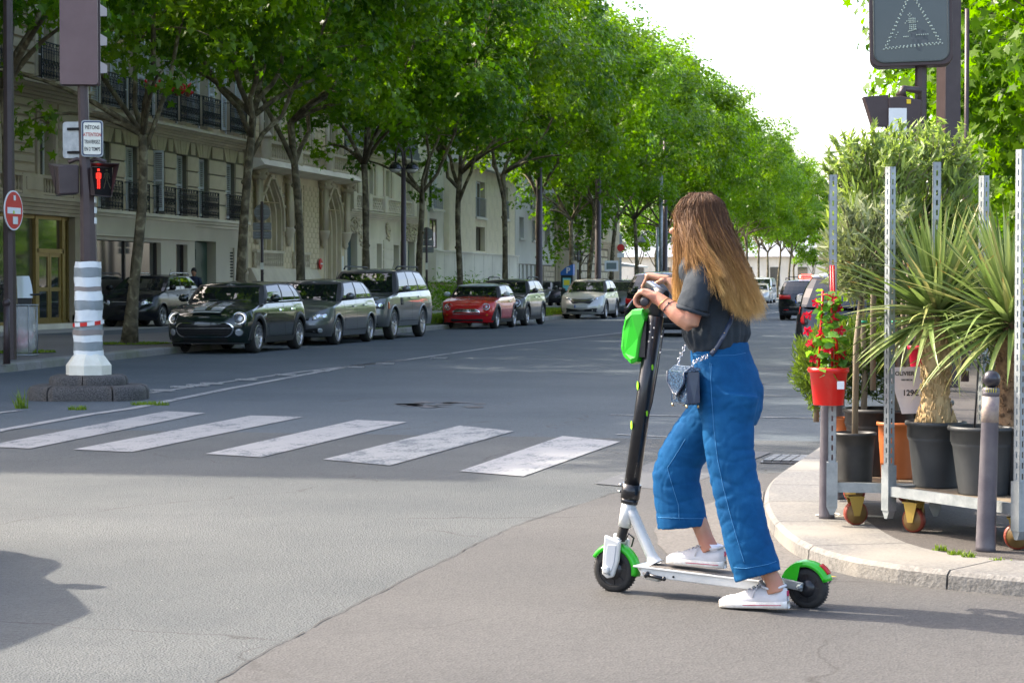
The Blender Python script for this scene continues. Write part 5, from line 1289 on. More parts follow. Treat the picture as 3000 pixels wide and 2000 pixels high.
# grey hatchback (golf-like)
def hatch(name, label, loc, pt, L=4.2, Wd=1.76, H=1.48, wb=2.58, fo=.87, wr=.315, rz=0, group=GP, rails=None, top=None, ws=None, rw=None, spokes=5, cat='car', **kk):
    q = H/1.48; zt = top or [(0,.66*q),(.15,.76*q),(.5,.85*q),(1.05,.95*q),(1.4,.98*q),(L-.5,1.03*q),(L,1.0*q)]
    return Car(name, label, loc, rz, group, L=L, W=Wd, H=H, wb=wb, fo=fo, wr=wr, Lc=.62, nf=2.4, Lr=.35, nr=3, top=zt, iF=[(.2,.09),(.3,.02),(.45,0),(.56,.02),(.66,.08),(.76,.16),(1.1,.35)], paint=pt, ws=ws or (.98,1.72), rw=rw or (L-.55,L-.2),
               doors=[1.35,2.3,3.15], spokes=spokes, rails=rails, cat=cat, **kk)
pg = paint('grey_paint', (.115,.12,.125), .5, .3)
c = hatch('parked_car', 'mid grey hatchback between the black striped hatchback and the tall grey estate', park(994,1010,0,1.76,.87), pg, spw=.035, pillar=M_PLB)
def lampset(c, x0, x1, z0, z1, sh=.06, mat=M_LAMP, inner=True):
    for sg in (1,-1):
        p = [(sg*x0,z0),(sg*x1,z0+sh*.6),(sg*(x1+.02),z1),(sg*(x0+.10),z1-.02),(sg*(x0-.01),z0+(z1-z0)*.55)]
        if sg < 0: p.reverse()
        o = c.patch('headlight', c.F, p, mat, .012, dome=.015)
        if inner:
            for t in (.3,.7): c.patch('lamp_reflector', c.F, circ(sg*(x0+.02+(x1-x0)*t), (z0+z1)/2+.01, (z1-z0)*.28, 12), M_CHROME, .032, parent=o, back=0)
lampset(c, .50,.80,.56,.72); c.patch('grille', c.F, [(-.42,.55),(.42,.55),(.44,.62),(-.44,.62)], M_PLB, .01); c.patch('lower_intake', c.F, [(-.62,.27),(.62,.27),(.60,.38),(-.60,.38)], M_UNDER, .01)
for sg in (1,-1): c.patch('fog_light', c.F, circ(sg*.66,.33,.05), M_LAMP, .02)
for sg in (1,-1): c.strip('side_moulding', lambda y, z, e=0, sg=sg: c.Sd(sg,y,z,e), [(1.4,.55),(3.1,.58)], .05, pg, .014)
c.strip('bumper_moulding', c.F, [(-.8,.49),(-.45,.47)], .045, pg, .014); c.strip('bumper_moulding', c.F, [(.45,.47),(.8,.49)], .045, pg, .014)
c.patch('number_plate_holder', c.F, rrect(-.26,.26,.41,.51,.01), M_PLB, .012)
# tall grey estate
ps = paint('silver_grey_paint', (.17,.178,.18), .55, .3)
c = Car('parked_car', 'big boxy silver-grey off-road estate parked behind the grey hatchback', park(1158,994,0,1.93,.86), 0, GP, L=4.79, W=1.93, H=1.76, wb=2.745, fo=.86, wr=.385, zb=.32, Lc=.42, nf=3.2, Lr=.3, nr=3.5, crown=.04,
  top=[(0,.93),(.12,1.0),(.5,1.05),(1.2,1.12),(1.5,1.14),(4.3,1.2),(4.79,1.17)], iF=[(.3,.10),(.42,.02),(.6,0),(.8,.02),(.95,.05),(1.2,.2)], iS=[(.3,.05),(.5,.01),(.8,0),(1.0,.01),(1.2,.06),(1.5,.1)], paint=ps, pillar=M_PLB, ws=(1.12,1.72), rw=(4.25,4.6), gi=.08, wrf=.70, doors=[1.5,2.5,3.4], spokes=7, dbl=True, spw=.02, rails=M_PLB,
  div=[(0,.03,'P'),(.03,.33,'G'),(.33,.36,'P'),(.36,.64,'G'),(.64,.68,'P'),(.68,.96,'G'),(.96,1,'P')])
lampset(c, .55,.88,.74,.93,.01, pm('lamp_dark', (.12,.13,.14), .1, .5, coat=1)); c.patch('grille', c.F, rrect(-.5,.5,.74,.93,.03), M_PLB, .012)
for z in (.79,.84,.89): c.strip('grille_bar', c.F, [(-.48,z),(.48,z)], .02, ps, .02)
for sg in (1,-1): c.patch('indicator', lambda y,z,e: c.Sd(sg,y,z,e), [(.3,.76),(.36,.76),(.36,.92),(.3,.92)], M_AMBER, .012); c.patch('fog_light', c.F, circ(sg*.68,.55,.05), M_LAMP, .02)
c.patch('lower_intake', c.F, [(-.75,.36),(.75,.36),(.7,.47),(-.7,.47)], M_PLB, .012); c.patch('side_vent', lambda y,z,e: c.Sd(1,y,z,e), [(1.42,.84),(1.62,.84),(1.62,1.02),(1.42,1.02)], M_PLB, .012)
part('bonnet_edge', MB().tube([c.T(x,.12,.01) for x in np.linspace(-.75,.75,9)], .02, 6), ps, c.r)
# red small car
pr = paint('red_paint', (.60,.008,.014), .1, .25); M_WHT = paint('white_roof', (.50,.56,.55), .0, .3)
c, q = mini('parked_car', 'bright red small hatchback with a pale roof and chrome grille', park(1460,963,0,1.69,.70), pr, M_WHT, L=3.63, Wd=1.69, H=1.40, wb=2.47, fo=.70, doors4=False, mirror=M_WHT, spokes=5, drl=False)
for x in (-.58,.58): round_lamp(c, x, .66, .105, M_CHROME, .65)
g_ = [(-.42,.50),(.42,.50),(.40,.56),(.30,.61),(-.30,.61),(-.40,.56)]; c.patch('grille', c.F, g_, M_UNDER, .01); frame(c, 'grille_frame', c.F, g_, .02, M_CHROME, .03)
for z in (.515,.535,.555,.575): c.strip('grille_bar', c.F, [(-.37,z),(.37,z)], .009, M_CHROME, .02)
c.strip('bumper_strip', c.F, [(-.42,.455),(.42,.455)], .022, M_CHROME, .025); c.strip('bumper_strip', c.F, [(-.78,.40),(-.35,.42)], .012, M_SEAM, .012); c.strip('bumper_strip', c.F, [(.35,.42),(.78,.40)], .012, M_SEAM, .012)
c.patch('lower_intake', c.F, rrect(-.5,.5,.22,.31,.03), M_PLB, .012)
for x in (-.62,.62): c.patch('fog_light', c.F, circ(x,.43,.032), M_AMBER, .015)
# dark grey tall small car with white lamps
pc = paint('anthracite_paint', (.06,.06,.058), .4, .3)
c, q = mini('parked_car', 'anthracite high-bodied small car tucked behind the red one', park(1548,954,0,1.79,.80), pc, pc, L=4.1, Wd=1.79, H=1.56, wb=2.6, fo=.80, wr=.335, spokes=8, rails=M_PLB)
for x in (-.62,.62): round_lamp(c, x, .74, .125, M_CHROME, .5); c.patch('fog_light', c.F, circ(x,.42,.045), M_LAMP, .015)
c.patch('grille', c.F, rrect(-.45,.45,.5,.66,.07), M_UNDER, .01)
# silver crossover with dark lower bumper
po = paint('light_silver_paint', (.50,.49,.46), .4, .3)
c = hatch('parked_car', 'light silver crossover with black lower bumper and a blue banded plate', park(1778,934,0,1.77,.87), po, L=4.21, Wd=1.77, H=1.60, wb=2.6, fo=.87, wr=.335, clad=True, top=[(0,.78),(.15,.86),(.5,.95),(1.05,1.03),(1.4,1.05),(3.7,1.1),(4.21,1.05)], ws=(.98,1.68), mirror=M_PLB, pillar=M_PLB)
lampset(c, .48,.80,.74,.86,.03, pm('lamp_mid', (.3,.31,.33), .08, .6, coat=1)); c.patch('grille', c.F, [(-.46,.72),(-.34,.60),(.34,.60),(.46,.72),(.40,.80),(-.40,.80)], M_PLB, .012); c.strip('grille_bar', c.F, [(-.44,.75),(0,.72),(.44,.75)], .018, M_CHROME, .02)
c.patch('bumper_lower', c.F, [(-.86,.46),(-.5,.38),(.5,.38),(.86,.46),(.80,.24),(-.80,.24)], M_PLB, .014); c.plate(False, .50); c.strip('bumper_bar', c.F, [(-.55,.30),(.55,.30)], .03, pg, .022)
# grey car behind it
c = hatch('parked_car', 'dark grey crossover with round emblem half hidden behind the silver one', park(1868,926,0,1.82,.87), paint('blue_grey_paint', (.09,.10,.11), .5, .3), L=4.4, Wd=1.82, H=1.6, wb=2.67, fo=.87, wr=.34, top=[(0,.8),(.15,.88),(.5,.96),(1.1,1.03),(4.4,1.06)], ws=(1.1,1.75))
lampset(c, .5,.82,.70,.80,.02); c.patch('grille', c.F, rrect(.03,.3,.60,.78,.05), M_UNDER, .012); c.patch('grille', c.F, rrect(-.3,-.03,.60,.78,.05), M_UNDER, .012)
c = hatch('parked_car', 'grey estate in the far end of the left parking line', (-14.2, 93, 0), pg, H=1.5)
c = hatch('parked_car', 'pale car last in the left parking line behind the rider', (-14.2, 99, 0), po, H=1.5)
# cars standing on the service lane behind the trees
M_CHR2 = pm('satin_chrome', (.6,.6,.62), .25, .9)
GS = 'cars standing on the service lane behind the trees'
pb_ = paint('deep_black_paint', (.004,.005,.008), .0, .25, .25)
c = hatch('parked_car', 'black tall hatchback with silver roof rails standing behind the thin forked tree', park(480,957,.13,1.76,.87), pb_, H=1.52, group=GS, rails=M_CHR2, trim=M_CHR2, ws=(.9,1.75), top=[(0,.72),(.15,.82),(.5,.92),(1.0,1.02),(3.7,1.08),(4.2,1.05)])
lampset(c, .48,.80,.62,.80); c.strip('chrome_bar', c.F, [(-.42,.72),(.42,.72)], .02, M_CHR2, .015); c.patch('grille', c.F, [(-.44,.58),(.44,.58),(.46,.72),(-.46,.72)], M_PLB, .01)
c = hatch('parked_car', 'small black hatchback on the service lane between the estate and the red car', park(1320,906,.13,1.7,.8), pb_, L=3.9, Wd=1.7, H=1.46, wb=2.45, fo=.8, group=GS); lampset(c, .45,.75,.58,.70)
c = hatch('parked_car', 'dark blue roofed car just behind the small black hatchback', park(1352,893,.13,1.75,.85), paint('navy_paint', (.02,.03,.05), .3, .25), H=1.5, group=GS)
c = hatch('parked_car', 'grey-beige compact car seen past the anthracite small car', park(1618,896,.13,1.75,.85), paint('warm_grey_paint', (.12,.12,.10), .5, .3), H=1.5, group=GS)
c = hatch('parked_car', 'small dark hatchback half hidden behind the tree by the parking meter', park(1668,896,.13,1.7,.8), pb_, L=3.9, Wd=1.7, H=1.46, wb=2.45, fo=.8, group=GS); lampset(c, .45,.75,.58,.70)
# moving and right-hand cars, seen from behind
def rear_kit(c, zl=(.72,.88), xl=(.45,.84), plate_z=.78, tail=None, win=True):
    for sg in (1,-1):
        p = tail or [(xl[0],zl[0]),(xl[1],zl[0]-.02),(xl[1]+.01,zl[1]),(xl[0]+.03,zl[1]-.03)]; p = [(sg*a,b) for a,b in p]
        if sg > 0: p.reverse()
        c.patch('tail_light', c.Rr, p, M_TAIL, .012, dome=.01)
        c.patch('reflector', c.Rr, rrect(sg*.6-.09, sg*.6+.09, .38, .41, .01), M_TAIL, .012)
    c.plate(True, plate_z); c.strip('bumper_strip', c.Rr, [(-.6,.34),(.6,.34)], .02, M_CHR2, .012); c.patch('bumper_lower', c.Rr, [(-.7,.24),(.7,.24),(.75,.32),(-.75,.32)], M_PLB, .012)
    c.strip('tailgate_gap', c.Rr, [(-.62,.55),(.62,.55)], .008, M_SEAM)
pblk = paint('dark_paint', (.010,.011,.014), .3, .2)
p = W(1838,984); Ls = 4.6
c = hatch('moving_car', 'dark sports utility car driving away right behind the rider\'s hands', (p.x+.95, p.y-.85+Ls, 0), pblk, L=Ls, Wd=1.9, H=1.70, wb=2.8, fo=.9, wr=.36, rz=math.pi, group=None, roof=paint('pale_roof', (.35,.37,.40), .3, .25), top=[(0,.86),(.15,.92),(.5,.99),(1.1,1.07),(4.0,1.14),(4.6,1.10)], ws=(1.05,1.75), rw=(4.1,4.5))
rear_kit(c, (.86,1.0), (.5,.9), .86)
p = W(2283,937); Ls = 4.6
taxi = c = hatch('taxi', 'black estate taxi with a lit red roof sign seen from behind', (p.x+.93, p.y-.85+Ls, 0), pblk, L=Ls, Wd=1.86, H=1.56, wb=2.75, fo=.9, wr=.33, rz=math.pi, group=None, cat='taxi', rails=M_PLB, top=[(0,.7),(.5,.9),(1.1,1.0),(4.0,1.05),(4.6,1.0)], ws=(1.05,1.85), rw=(4.15,4.52))
rear_kit(c, (.80,.98), (.42,.88), .72)
part('roof_bar', MB().box(-.7,.7,2.4,2.44,1.63,1.66), M_PLB, c.r)
ts = MB(); ts.prism([(-.22,2.3,1.58),(.22,2.3,1.58),(.2,2.3,1.76),(-.2,2.3,1.76)], (0,.12,0)); so = part('roof_sign', ts, emit_mat('sign_red', (.9,.12,.10), .7), c.r)
text('sign_lettering', 'TAXI', .13, M_WHITE, so, (0,2.425,1.67), (R(90),0,math.pi), True)
for sg in (1,-1): part('sign_lamp', MB().ball((sg*.24,2.36,1.66), .06, 8), emit_mat('sign_lamp', (1,.25,.2), 2.5), so)
c = hatch('parked_car', 'black car with tall red tail light parked right, behind the red flowers', (-1.42, 31.0+4.5, 0), pblk, L=4.5, Wd=1.82, H=1.55, wb=2.65, fo=.9, wr=.33, rz=math.pi, group=None, roof=paint('pale_roof2', (.35,.37,.40), .3, .25), top=[(0,.7),(.5,.9),(1.1,1.0),(4.0,1.04),(4.5,1.0)], ws=(1.05,1.85), rw=(4.0,4.4), iR=[(.2,.06),(.45,0),(.7,.04),(1.05,.18),(1.3,.22)])
rear_kit(c, plate_z=.72, tail=[(.76,.74),(.87,.74),(.84,1.02),(.78,1.04)])
for sg in ():
    g = MB(); g.prism([(sg*.80,4.30,1.0),(sg*.72,4.36,1.0),(sg*.60,4.06,1.42),(sg*.66,4.0,1.42)], (0,.05,.0)); part('tail_light', g, M_TAIL, c.r)
# vans
def van(label, loc, rz=0, pt=None, cat='van', name='parked_van'):
    c = Car(name, label, loc, rz, None, L=5.0, W=1.96, H=1.97, wb=3.1, fo=.93, wr=.33, zb=.25, Lc=.5, nf=2.6, Lr=.15, nr=6, crown=.03, cat=cat, top=[(0,.9),(.2,1.0),(.6,1.12),(1.0,1.2),(5.0,1.24)], iF=[(.2,.08),(.35,0),(.6,0),(.85,.06),(1.1,.2)], iS=[(.2,.05),(.5,0),(1.2,.02),(1.5,.05)], iR=[(.2,.03),(.5,0),(1.2,.02)],
      paint=pt or paint('white_van_paint', (.58,.62,.62), 0, .35), ws=(.62,1.45), rw=(4.85,4.95), gi=.04, wrf=.82, doors=[1.2,2.2,3.4], spokes=5, mirror=M_PLB, div=[(0,.03,'P'),(.03,.20,'G'),(.20,.98,'P'),(.98,1,'P')], wiper=1)
    lampset(c, .55,.86,.72,.95); c.patch('grille', c.F, rrect(-.45,.45,.66,.82,.04), M_PLB, .012); c.patch('bumper', c.F, [(-.9,.26),(.9,.26),(.92,.55),(-.92,.55)], M_PLB, .014)
    return c
p = W(2263,887); van('white delivery van facing this way, parked left of the taxi', (p.x-.98, p.y-.93, 0))
p = XP(1850, 793, -15.2); van('white van roof showing over the parked cars behind the rider\'s hands', (-15.3, 112, 0))
van('white van waiting at the junction, outside the left edge, its shadow on the road', (-6.22, 9.78, 0), math.pi, name='waiting_van')
c = hatch('parked_car', 'small pale car behind the delivery van, left of the taxi', (-14.0, 150, 0), po, H=1.5)
# green van on the right pavement behind the palms
gpaint = paint('green_van_paint', (.01,.10,.05), 0, .35)
van('dark green works van standing behind the palms', (2.2, 40, .13), math.pi, gpaint)
# ---------------------------------------------------------------- street furniture
M_BRN = pm('brown_lacquer', (.045,.030,.030), .42, .1, (.058,.040,.040), 7, bump=.0006, bscale=60)
M_BRNL = pm('brown_panel', (.115,.07,.07), .4, .1, (.14,.088,.086), 3)
M_SIGNW = pm('sign_white', (.72,.72,.62), .45, 0, (.62,.61,.50), 4); M_SIGNB = pm('sign_blue', (.02,.035,.08), .45); M_TXT = pm('sign_text_black', (.02,.02,.025), .6); M_TXTR = pm('sign_text_red', (.42,.06,.05), .6)
M_GALV = pm('galvanised', (.22,.25,.26), .45, .5, (.33,.36,.37), 10, 1.2, .0008, 40)
M_GREYB = pm('sign_back', (.20,.21,.20), .6, .3, (.25,.26,.25), 3)
M_WRAPW = pm('tarp_white', (.62,.65,.64), .45, 0, (.70,.73,.72), 6, 1, .004, 14); M_WRAPG = pm('tarp_grey', (.19,.22,.225), .5, 0, (.24,.27,.275), 6, 1, .004, 14); M_WRAPD = pm('tape_brown', (.22,.19,.17), .6)
M_BASEW = pm('white_base_paint', (.70,.68,.58), .5, 0, (.60,.57,.46), 5); M_RED = pm('signal_red', (.55,.015,.012), .45)
CAMH = Vector((math.sin(-PSI), math.cos(PSI)))   # heading of the view
def facing(deg): return -PSI*0+PSI+R(deg)        # rotation that turns a -y facing panel to the camera, plus deg
# traffic island
ic = W(260,1172); ic = Vector((ic.x-.10, ic.y+.23, 0)); isl = thing('traffic_island', 'two-step dark granite island on the road under the striped signal post', 'traffic island', ic, PSI)
def slab_ring(rx, ry, z0, z1, nseg, name):
    h = z1-z0; r_ = min(.07, h*.5)
    for k in range(nseg):
        a0, a1 = 2*math.pi*k/nseg+.012, 2*math.pi*(k+1)/nseg-.012; g = MB(); vs = []; m = 10
        prof = [(1,0,z0),(1,0,z1-r_),(1,-.3*r_,z1-.3*r_),(1,-r_,z1),(.35,0,z1+.002),(.35,0,z0)]
        for j in range(m+1):
            a = a0+(a1-a0)*j/m; n_ = 3.2; ca, sa = math.cos(a), math.sin(a); s_ = (abs(ca)**n_+abs(sa)**n_)**(-1/n_)
            for f_, dr, z in prof: vs.append(((rx*f_+dr)*ca*s_, (ry*f_+dr)*sa*s_, z+random.uniform(-.002,.002)))
        q = len(prof); g.add(vs, [(j*q+i, (j+1)*q+i, (j+1)*q+i+1, j*q+i+1) for j in range(m) for i in range(q-1)], 0, True); g.f += [tuple(range(q)), tuple(range(m*q, m*q+q))]; g.m += [0,0]; g.sm += [False]*2
        part('granite_block', g, M_ISL, isl)
M_ISL = pm('island_granite', (.022,.021,.021), .75, 0, (.085,.082,.078), 75, 1.6, .006, 70)
slab_ring(.68, .52, 0, .17, 6, 's'); slab_ring(.44, .36, .168, .285, 4, 's')
part('island_fill', MB().lathe([(.5,.0),(.5,.165),(.30,.17),(.30,.28),(.0,.285)], n=20), M_ISL, isl)
# signal post with wrapped foot
po_ = Vector((ic.x, ic.y, .285)); post = thing('traffic_signal_post', 'brown traffic signal post wrapped in white and grey tarpaulin on the island', 'traffic light', po_, PSI)
s_ = 22.35/6000
part('foot', MB().lathe([(.265,0),(.265,.11),(.20,.20),(.165,.24),(.12,.25)], n=8, axis=(0,0,1), smooth=False), M_BASEW, post)
wr_ = MB(); bands = [(.19,.28,0),(.28,.38,1),(.38,.46,0),(.46,.52,2),(.52,.62,1),(.62,.75,0),(.75,.86,1),(.86,.97,0),(.97,1.02,2),(1.02,1.13,0),(1.13,1.24,1),(1.24,1.31,0)]
def wrapr(z): return .168-.02*(z-.2)+.004*math.sin(z*17)
for (a, b, m) in bands:
    g = MB(); vs = []; n = 26
    for r_ in range(4):
        z = a+(b-a)*r_/3
        for j in range(n):
            t = 2*math.pi*j/n; rr = wrapr(z)+.010*math.sin(t*5+z*9)+.006*math.sin(t*11+z*30)+random.uniform(-.002,.002)+(.006 if m == 2 else 0); vs.append((rr*math.cos(t), rr*math.sin(t)*.95, z+.004*math.sin(t*3+a*9)))
    g.add(vs, [(r_*n+j, r_*n+(j+1)%n, (r_+1)*n+(j+1)%n, (r_+1)*n+j) for r_ in range(3) for j in range(n)], 0, True)
    part('tarpaulin_band', g, (M_WRAPW, M_WRAPG, M_WRAPD)[m], post)
g = MB(); vs = []
for j in range(27):
    t = 2*math.pi*j/26
    for dz in (0, .045): vs.append(((wrapr(.6)+.022)*math.cos(t), (wrapr(.6)+.022)*math.sin(t), .575+dz+.02*math.sin(t+1)))
for j in range(26):
    m = 1 if (j//2) % 2 else 0; g.add([vs[2*j], vs[2*j+2], vs[2*j+3], vs[2*j+1]], [(0,1,2,3)], m)
part('warning_tape', g, [M_WRAPW, M_RED], post)
part('pole', MB().tube([(0,0,.2),(.01,0,1.3),(.0,0,2.1),(-.03,0,2.5),(-.075,0,4.6)], [(.105,.105),(.10,.10),(.088,.088),(.066,.066),(.058,.058)], 8, smooth=False, twist=R(22.5)), M_BRN, post)
for k in range(3): part('sticker', MB().box(.085,.095,-.05,.05,1.75+k*.12,1.82+k*.12), M_WRAPW, post)
# pedestrian signal heads on both sides
def ped_head(x, z, rz, lit, label=None):
    h = link('signal_head', None, post, (x, 0, z), (0,0,rz)); 
    o = part('signal_head', MB().prism([(-.15,-.13,-.20),(.13,-.13,-.22),(.15,-.13,.19),(-.15,-.13,.2)], (0,.26,0)), M_BRN, post, bevel=.02); o.location = (x,0,z); o.rotation_euler = (0,0,rz); bpy.data.objects.remove(h)
    # cowl: flaring hood round the face (-y side)
    g = MB(); fr = [(-.15,-.13,.20),(.15,-.13,.19),(.13,-.13,-.22),(-.15,-.13,-.2)]; ou = [(-.16,-.36,.24),(.20,-.36,.22),(.12,-.36,-.16),(-.12,-.36,-.14)]
    ou = [(-.20,-.34,.235),(.20,-.34,.235),(.10,-.24,-.22),(-.12,-.24,-.2)]
    g.add(fr+ou, [(0,1,5,4),(1,2,6,5),(3,0,4,7),(2,3,7,6)]); c_ = part('cowl', g, M_BRN, o); m_ = c_.modifiers.new('s','SOLIDIFY'); m_.thickness = .008
    o.scale = (.82,.82,.82)
    part('face', MB().box(-.14,.14,-.137,-.131,-.2,.19), M_UNDER, o)
    def man(cx, mat, step):
        g = MB(); y = -.145
        def dot(a, b): g.ball((cx+a, y, b), .0085, 6)
        for a in (-.01,.01):
            for b in range(6): dot(a, .02+b*.018)
        for b in (.145,.16): dot(-.008,b); dot(.008,b)
        for b in range(6): dot(-.012-(.006*b if step else 0), .0-b*.02); dot(.012+(.008*b if step else 0), .0-b*.02)
        for b in range(4): dot(-.028-(.004*b if step else 0), .10-b*.02); dot(.028+(.004*b if step else 0), .10-b*.02)
        return part('signal_figure', g, mat, o)
    man(-.055, emit_mat('red_man', (1,.03,.02), .7) if lit else M_OFF, False); man(.06, M_OFF, True)
    return o
M_OFF = pm('led_off', (.10,.11,.06), .4)
ped_head(.15, 2.24, R(22), True); ped_head(-.24, 2.26, R(-158), False)
part('bracket', MB().tube([(0,0,2.46),(.1,0,2.5),(.22,-.02,2.46)], .025, 6).tube([(0,0,2.46),(-.12,0,2.5),(-.22,0,2.46)], .025, 6), M_BRN, post)
# text sign and its twin seen from the back
def plate_sign(x, z, rz, w, h, front):
    o = part('sign_plate', MB().prism([(a,-.012,b) for a, b in rrect(-w/2,w/2,-h/2,h/2,.035)], (0,.024,0)), M_GALV, post); o.location = (x, -.07 if front else .02, z); o.rotation_euler = (0,0,rz)
    if front:
        part('sign_border', MB().prism([(a,-.014,b) for a, b in rrect(-w/2+.012,w/2-.012,-h/2+.012,h/2-.012,.03)], (0,.001,0)), M_SIGNB, o)
        part('sign_face', MB().prism([(a,-.016,b) for a, b in rrect(-w/2+.026,w/2-.026,-h/2+.026,h/2-.026,.022)], (0,.001,0)), M_SIGNW, o)
        for i, (tx, mt, sz, sxx) in enumerate((('PIÉTONS', M_TXT, .060, .70), ('ATTENTION', M_TXTR, .060, .60), ('TRAVERSEZ', M_TXT, .060, .58), ('EN 2 TEMPS', M_TXT, .058, .60))):
            text('sign_lettering', tx, sz, mt, o, (0,-.0175,.125-.083*i), (R(90),0,0), True, .0004, sxx)
    else:
        [part('clamp', MB().box(-.06,.1,-.035,-.012,zc_,zc_+.03), M_UNDER, o) for zc_ in (.11,-.16)]
    return o
plate_sign(.07, 2.73, R(12), .25, .42, True); o = plate_sign(-.17, 2.72, R(-14), .25, .42, False)
# big signal box seen from behind
g = MB().prism([(a,0,b) for a, b in rrect(-.215,.215,-.55,.55,.03)], (0,.10,0)); bo = part('signal_box', g, M_BRNL, post); bo.location = (-.07,-.12,3.90); bo.rotation_euler = (0,0,R(6))
part('signal_frame', MB().prism([(a,.101,b) for a, b in rrect(-.225,.235,-.56,.56,.03)], (0,.05,0)), M_BRN, bo)
for z in (.32,-.02,-.34): part('lamp_hood', MB().prism([(.232,.11,z-.07),(.232,.11,z+.07),(.30,.26,z+.04),(.30,.26,z-.05)], (-.03,.04,0)), pm('hood_grey', (.42,.36,.35), .5), bo)

# left pole with no-entry sign, short bollard, bin, scooter windscreen
p = W(30,1052,.13); t = thing('signal_pole', 'dark brown square pole at the left edge carrying the no entry sign', 'pole', p, PSI)
part('pole', MB().tube([(0,0,0),(0,0,6.5)], [.105,.075], 8, smooth=False), M_BRN, t)
p2 = W(45,1052,.13); t = thing('no_entry_sign', 'round red no entry sign with stickers on the dark left pole', 'road sign', (p.x+.13, p.y-.12, .13), PSI+R(-32)+R(60)*0)
s_ = 34.5/6000; zc = CAM_H+(836-627)*s_-.13
t.rotation_euler = (0,0,PSI+R(77))
o = part('disc', MB().lathe([(.32,-.008),(.32,.008)], (0,0,zc), 32, 0, (0,-1,0), smooth=False), M_WHITE, t); o = part('red_field', MB().lathe([(.298,.0085),(.298,.0105)], (0,0,zc), 32, 0, (0,-1,0), smooth=False), M_RED, t)
part('white_bar', MB().box(-.23,.23,-.016,-.012,zc-.055,zc+.045), M_WHITE, t); part('sticker', MB().box(-.05,.12,-.018,-.0165,zc-.22,zc-.10), M_WRAPW, t); part('sticker', MB().lathe([(.03,.018),(.03,.020)], (-.02,0,zc-.03), 10, 0, (0,-1,0)), pm('lime_dot', (.45,.6,.05), .5), t)
part('sticker', MB().box(-.02,.05,-.018,-.0165,zc+.16,zc+.24), M_WRAPW, t)
p = W(20,1066,.13); t = thing('bollard', 'thin dark bollard with small ball top at the left edge', 'bollard', p); part('shaft', MB().tube([(0,0,0),(0,0,.9)], [.055,.042], 10), M_BRN, t); part('ball', MB().ball((0,0,.93), .065, 12), M_BRN, t)
p = W(70,1042,.13); t = thing('litter_bin', 'wire hoop bin with a clear plastic bag holding pink rubbish', 'bin', p)
M_BAG = pm('clear_bag', (.62,.64,.62), .25, 0, (.5,.52,.5), 6, 1, .02, 9, alpha=.42); 
g = MB(); n = 24; vs = []
for i in range(10):
    z = .05+i*.087
    for j in range(n): a = 2*math.pi*j/n; rr = (.21 if i else .12)+.012*math.sin(a*4+i*1.3)+random.uniform(-.008,.008)-(.04 if i == 9 else 0)*0; vs.append((rr*math.cos(a), rr*math.sin(a), z))
g.add(vs, [(i*n+j, i*n+(j+1)%n, (i+1)*n+(j+1)%n, (i+1)*n+j) for i in range(9) for j in range(n)], 0, True); part('bag', g, M_BAG, t)
g = MB()
for k in range(8): a = k*math.pi/4; g.tube([(math.cos(a)*.24, math.sin(a)*.24, 0), (math.cos(a)*.24, math.sin(a)*.24, .86)], .007, 5)
for z in (.02,.86): g.tube([(math.cos(a)*.24, math.sin(a)*.24, z) for a in np.linspace(0, 2*math.pi, 20)], .012, 5)
part('hoop_frame', g, M_GALV, t)
g = MB(); 
for k in range(9): g.ball((random.uniform(-.1,.1), random.uniform(-.1,.1), random.uniform(.12,.42)), random.uniform(.05,.1), 8)
part('rubbish', g, pm('pink_rubbish', (.62,.13,.20), .7, 0, (.6,.58,.56), 5, 2), t, stuff=True)
p = W(62,1018,.13); t = thing('parked_moped', 'parked moped with a tall clear windscreen behind the left pole', 'moped', p, PSI+R(10))
part('windscreen', MB().grid(lambda u, v: ((u-.5)*.44*(1-.35*v**2), .1-.12*math.cos((u-.5)*2.6)+.18*v, .95+.42*v), 8, 6), pm('screen', (.55,.60,.58), .08, 0, spec=1, coat=1), t); part('body', MB().ball((0,.1,.6), .24, 12, sz=1.2, sy=.8), M_PLB, t)
part('leg_shield', MB().prism([(-.22,0,.35),(.22,0,.35),(.2,0,.95),(-.2,0,.95)], (0,.06,.0)), M_PLB, t); part('wheel', MB().lathe([(.12,-.05),(.25,-.04),(.25,.04),(.12,.05)], (0,-.1,.25), 18, 0, (1,0,0)), M_TYRE, t)
part('handlebar', MB().tube([(-.36,.05,1.02),(0,.1,1.0),(.36,.05,1.02)], .02, 6).ball((-.3,.02,1.16), .07, 8, sx=1.4), M_PLB, t)

# street lamps
def lamp(label, x, y, h, heads=True, r=.085, group='brown street lamps'):
    t = thing('street_lamp', label, 'street lamp', (x, y, .13), 0, group)
    part('pole', MB().tube([(0,0,0),(0,0,.9),(0,0,1.0),(0,0,h)], [r*1.3,r*1.25,r,r*.8], 12), M_BRN, t)
    if heads:
        for s_, dy in ((-1,-.1),(1,.15)):
            part('bracket', MB().tube([(0,0,h-.1),(s_*.03,dy*.2,h+.45),(s_*.12,dy,h+.62),(s_*.20,dy,h+.45),(s_*.21,dy,h+.12)], .028, 6), M_BRN, t)
            hd = part('lamp_head', MB().lathe([(.04,.10),(.09,.08),(.17,.0),(.205,-.09),(.21,-.11),(.20,-.11)], (s_*.21,dy,h+.06), 18), pm('lamp_shell', (.012,.010,.012), .22, .2, coat=.6), t)
            part('diffuser', MB().lathe([(.185,-.11),(.15,-.17),(.08,-.21),(.01,-.22)], (s_*.21,dy,h+.06), 16), pm('lamp_bowl_glass', (.50,.48,.42), .2, 0, coat=1), hd)
    else: part('pole_top', MB().tube([(0,0,h),(.3,0,h+.6),(1.2,-.1,h+.7)], .06, 6), M_BRN, t)
    return t
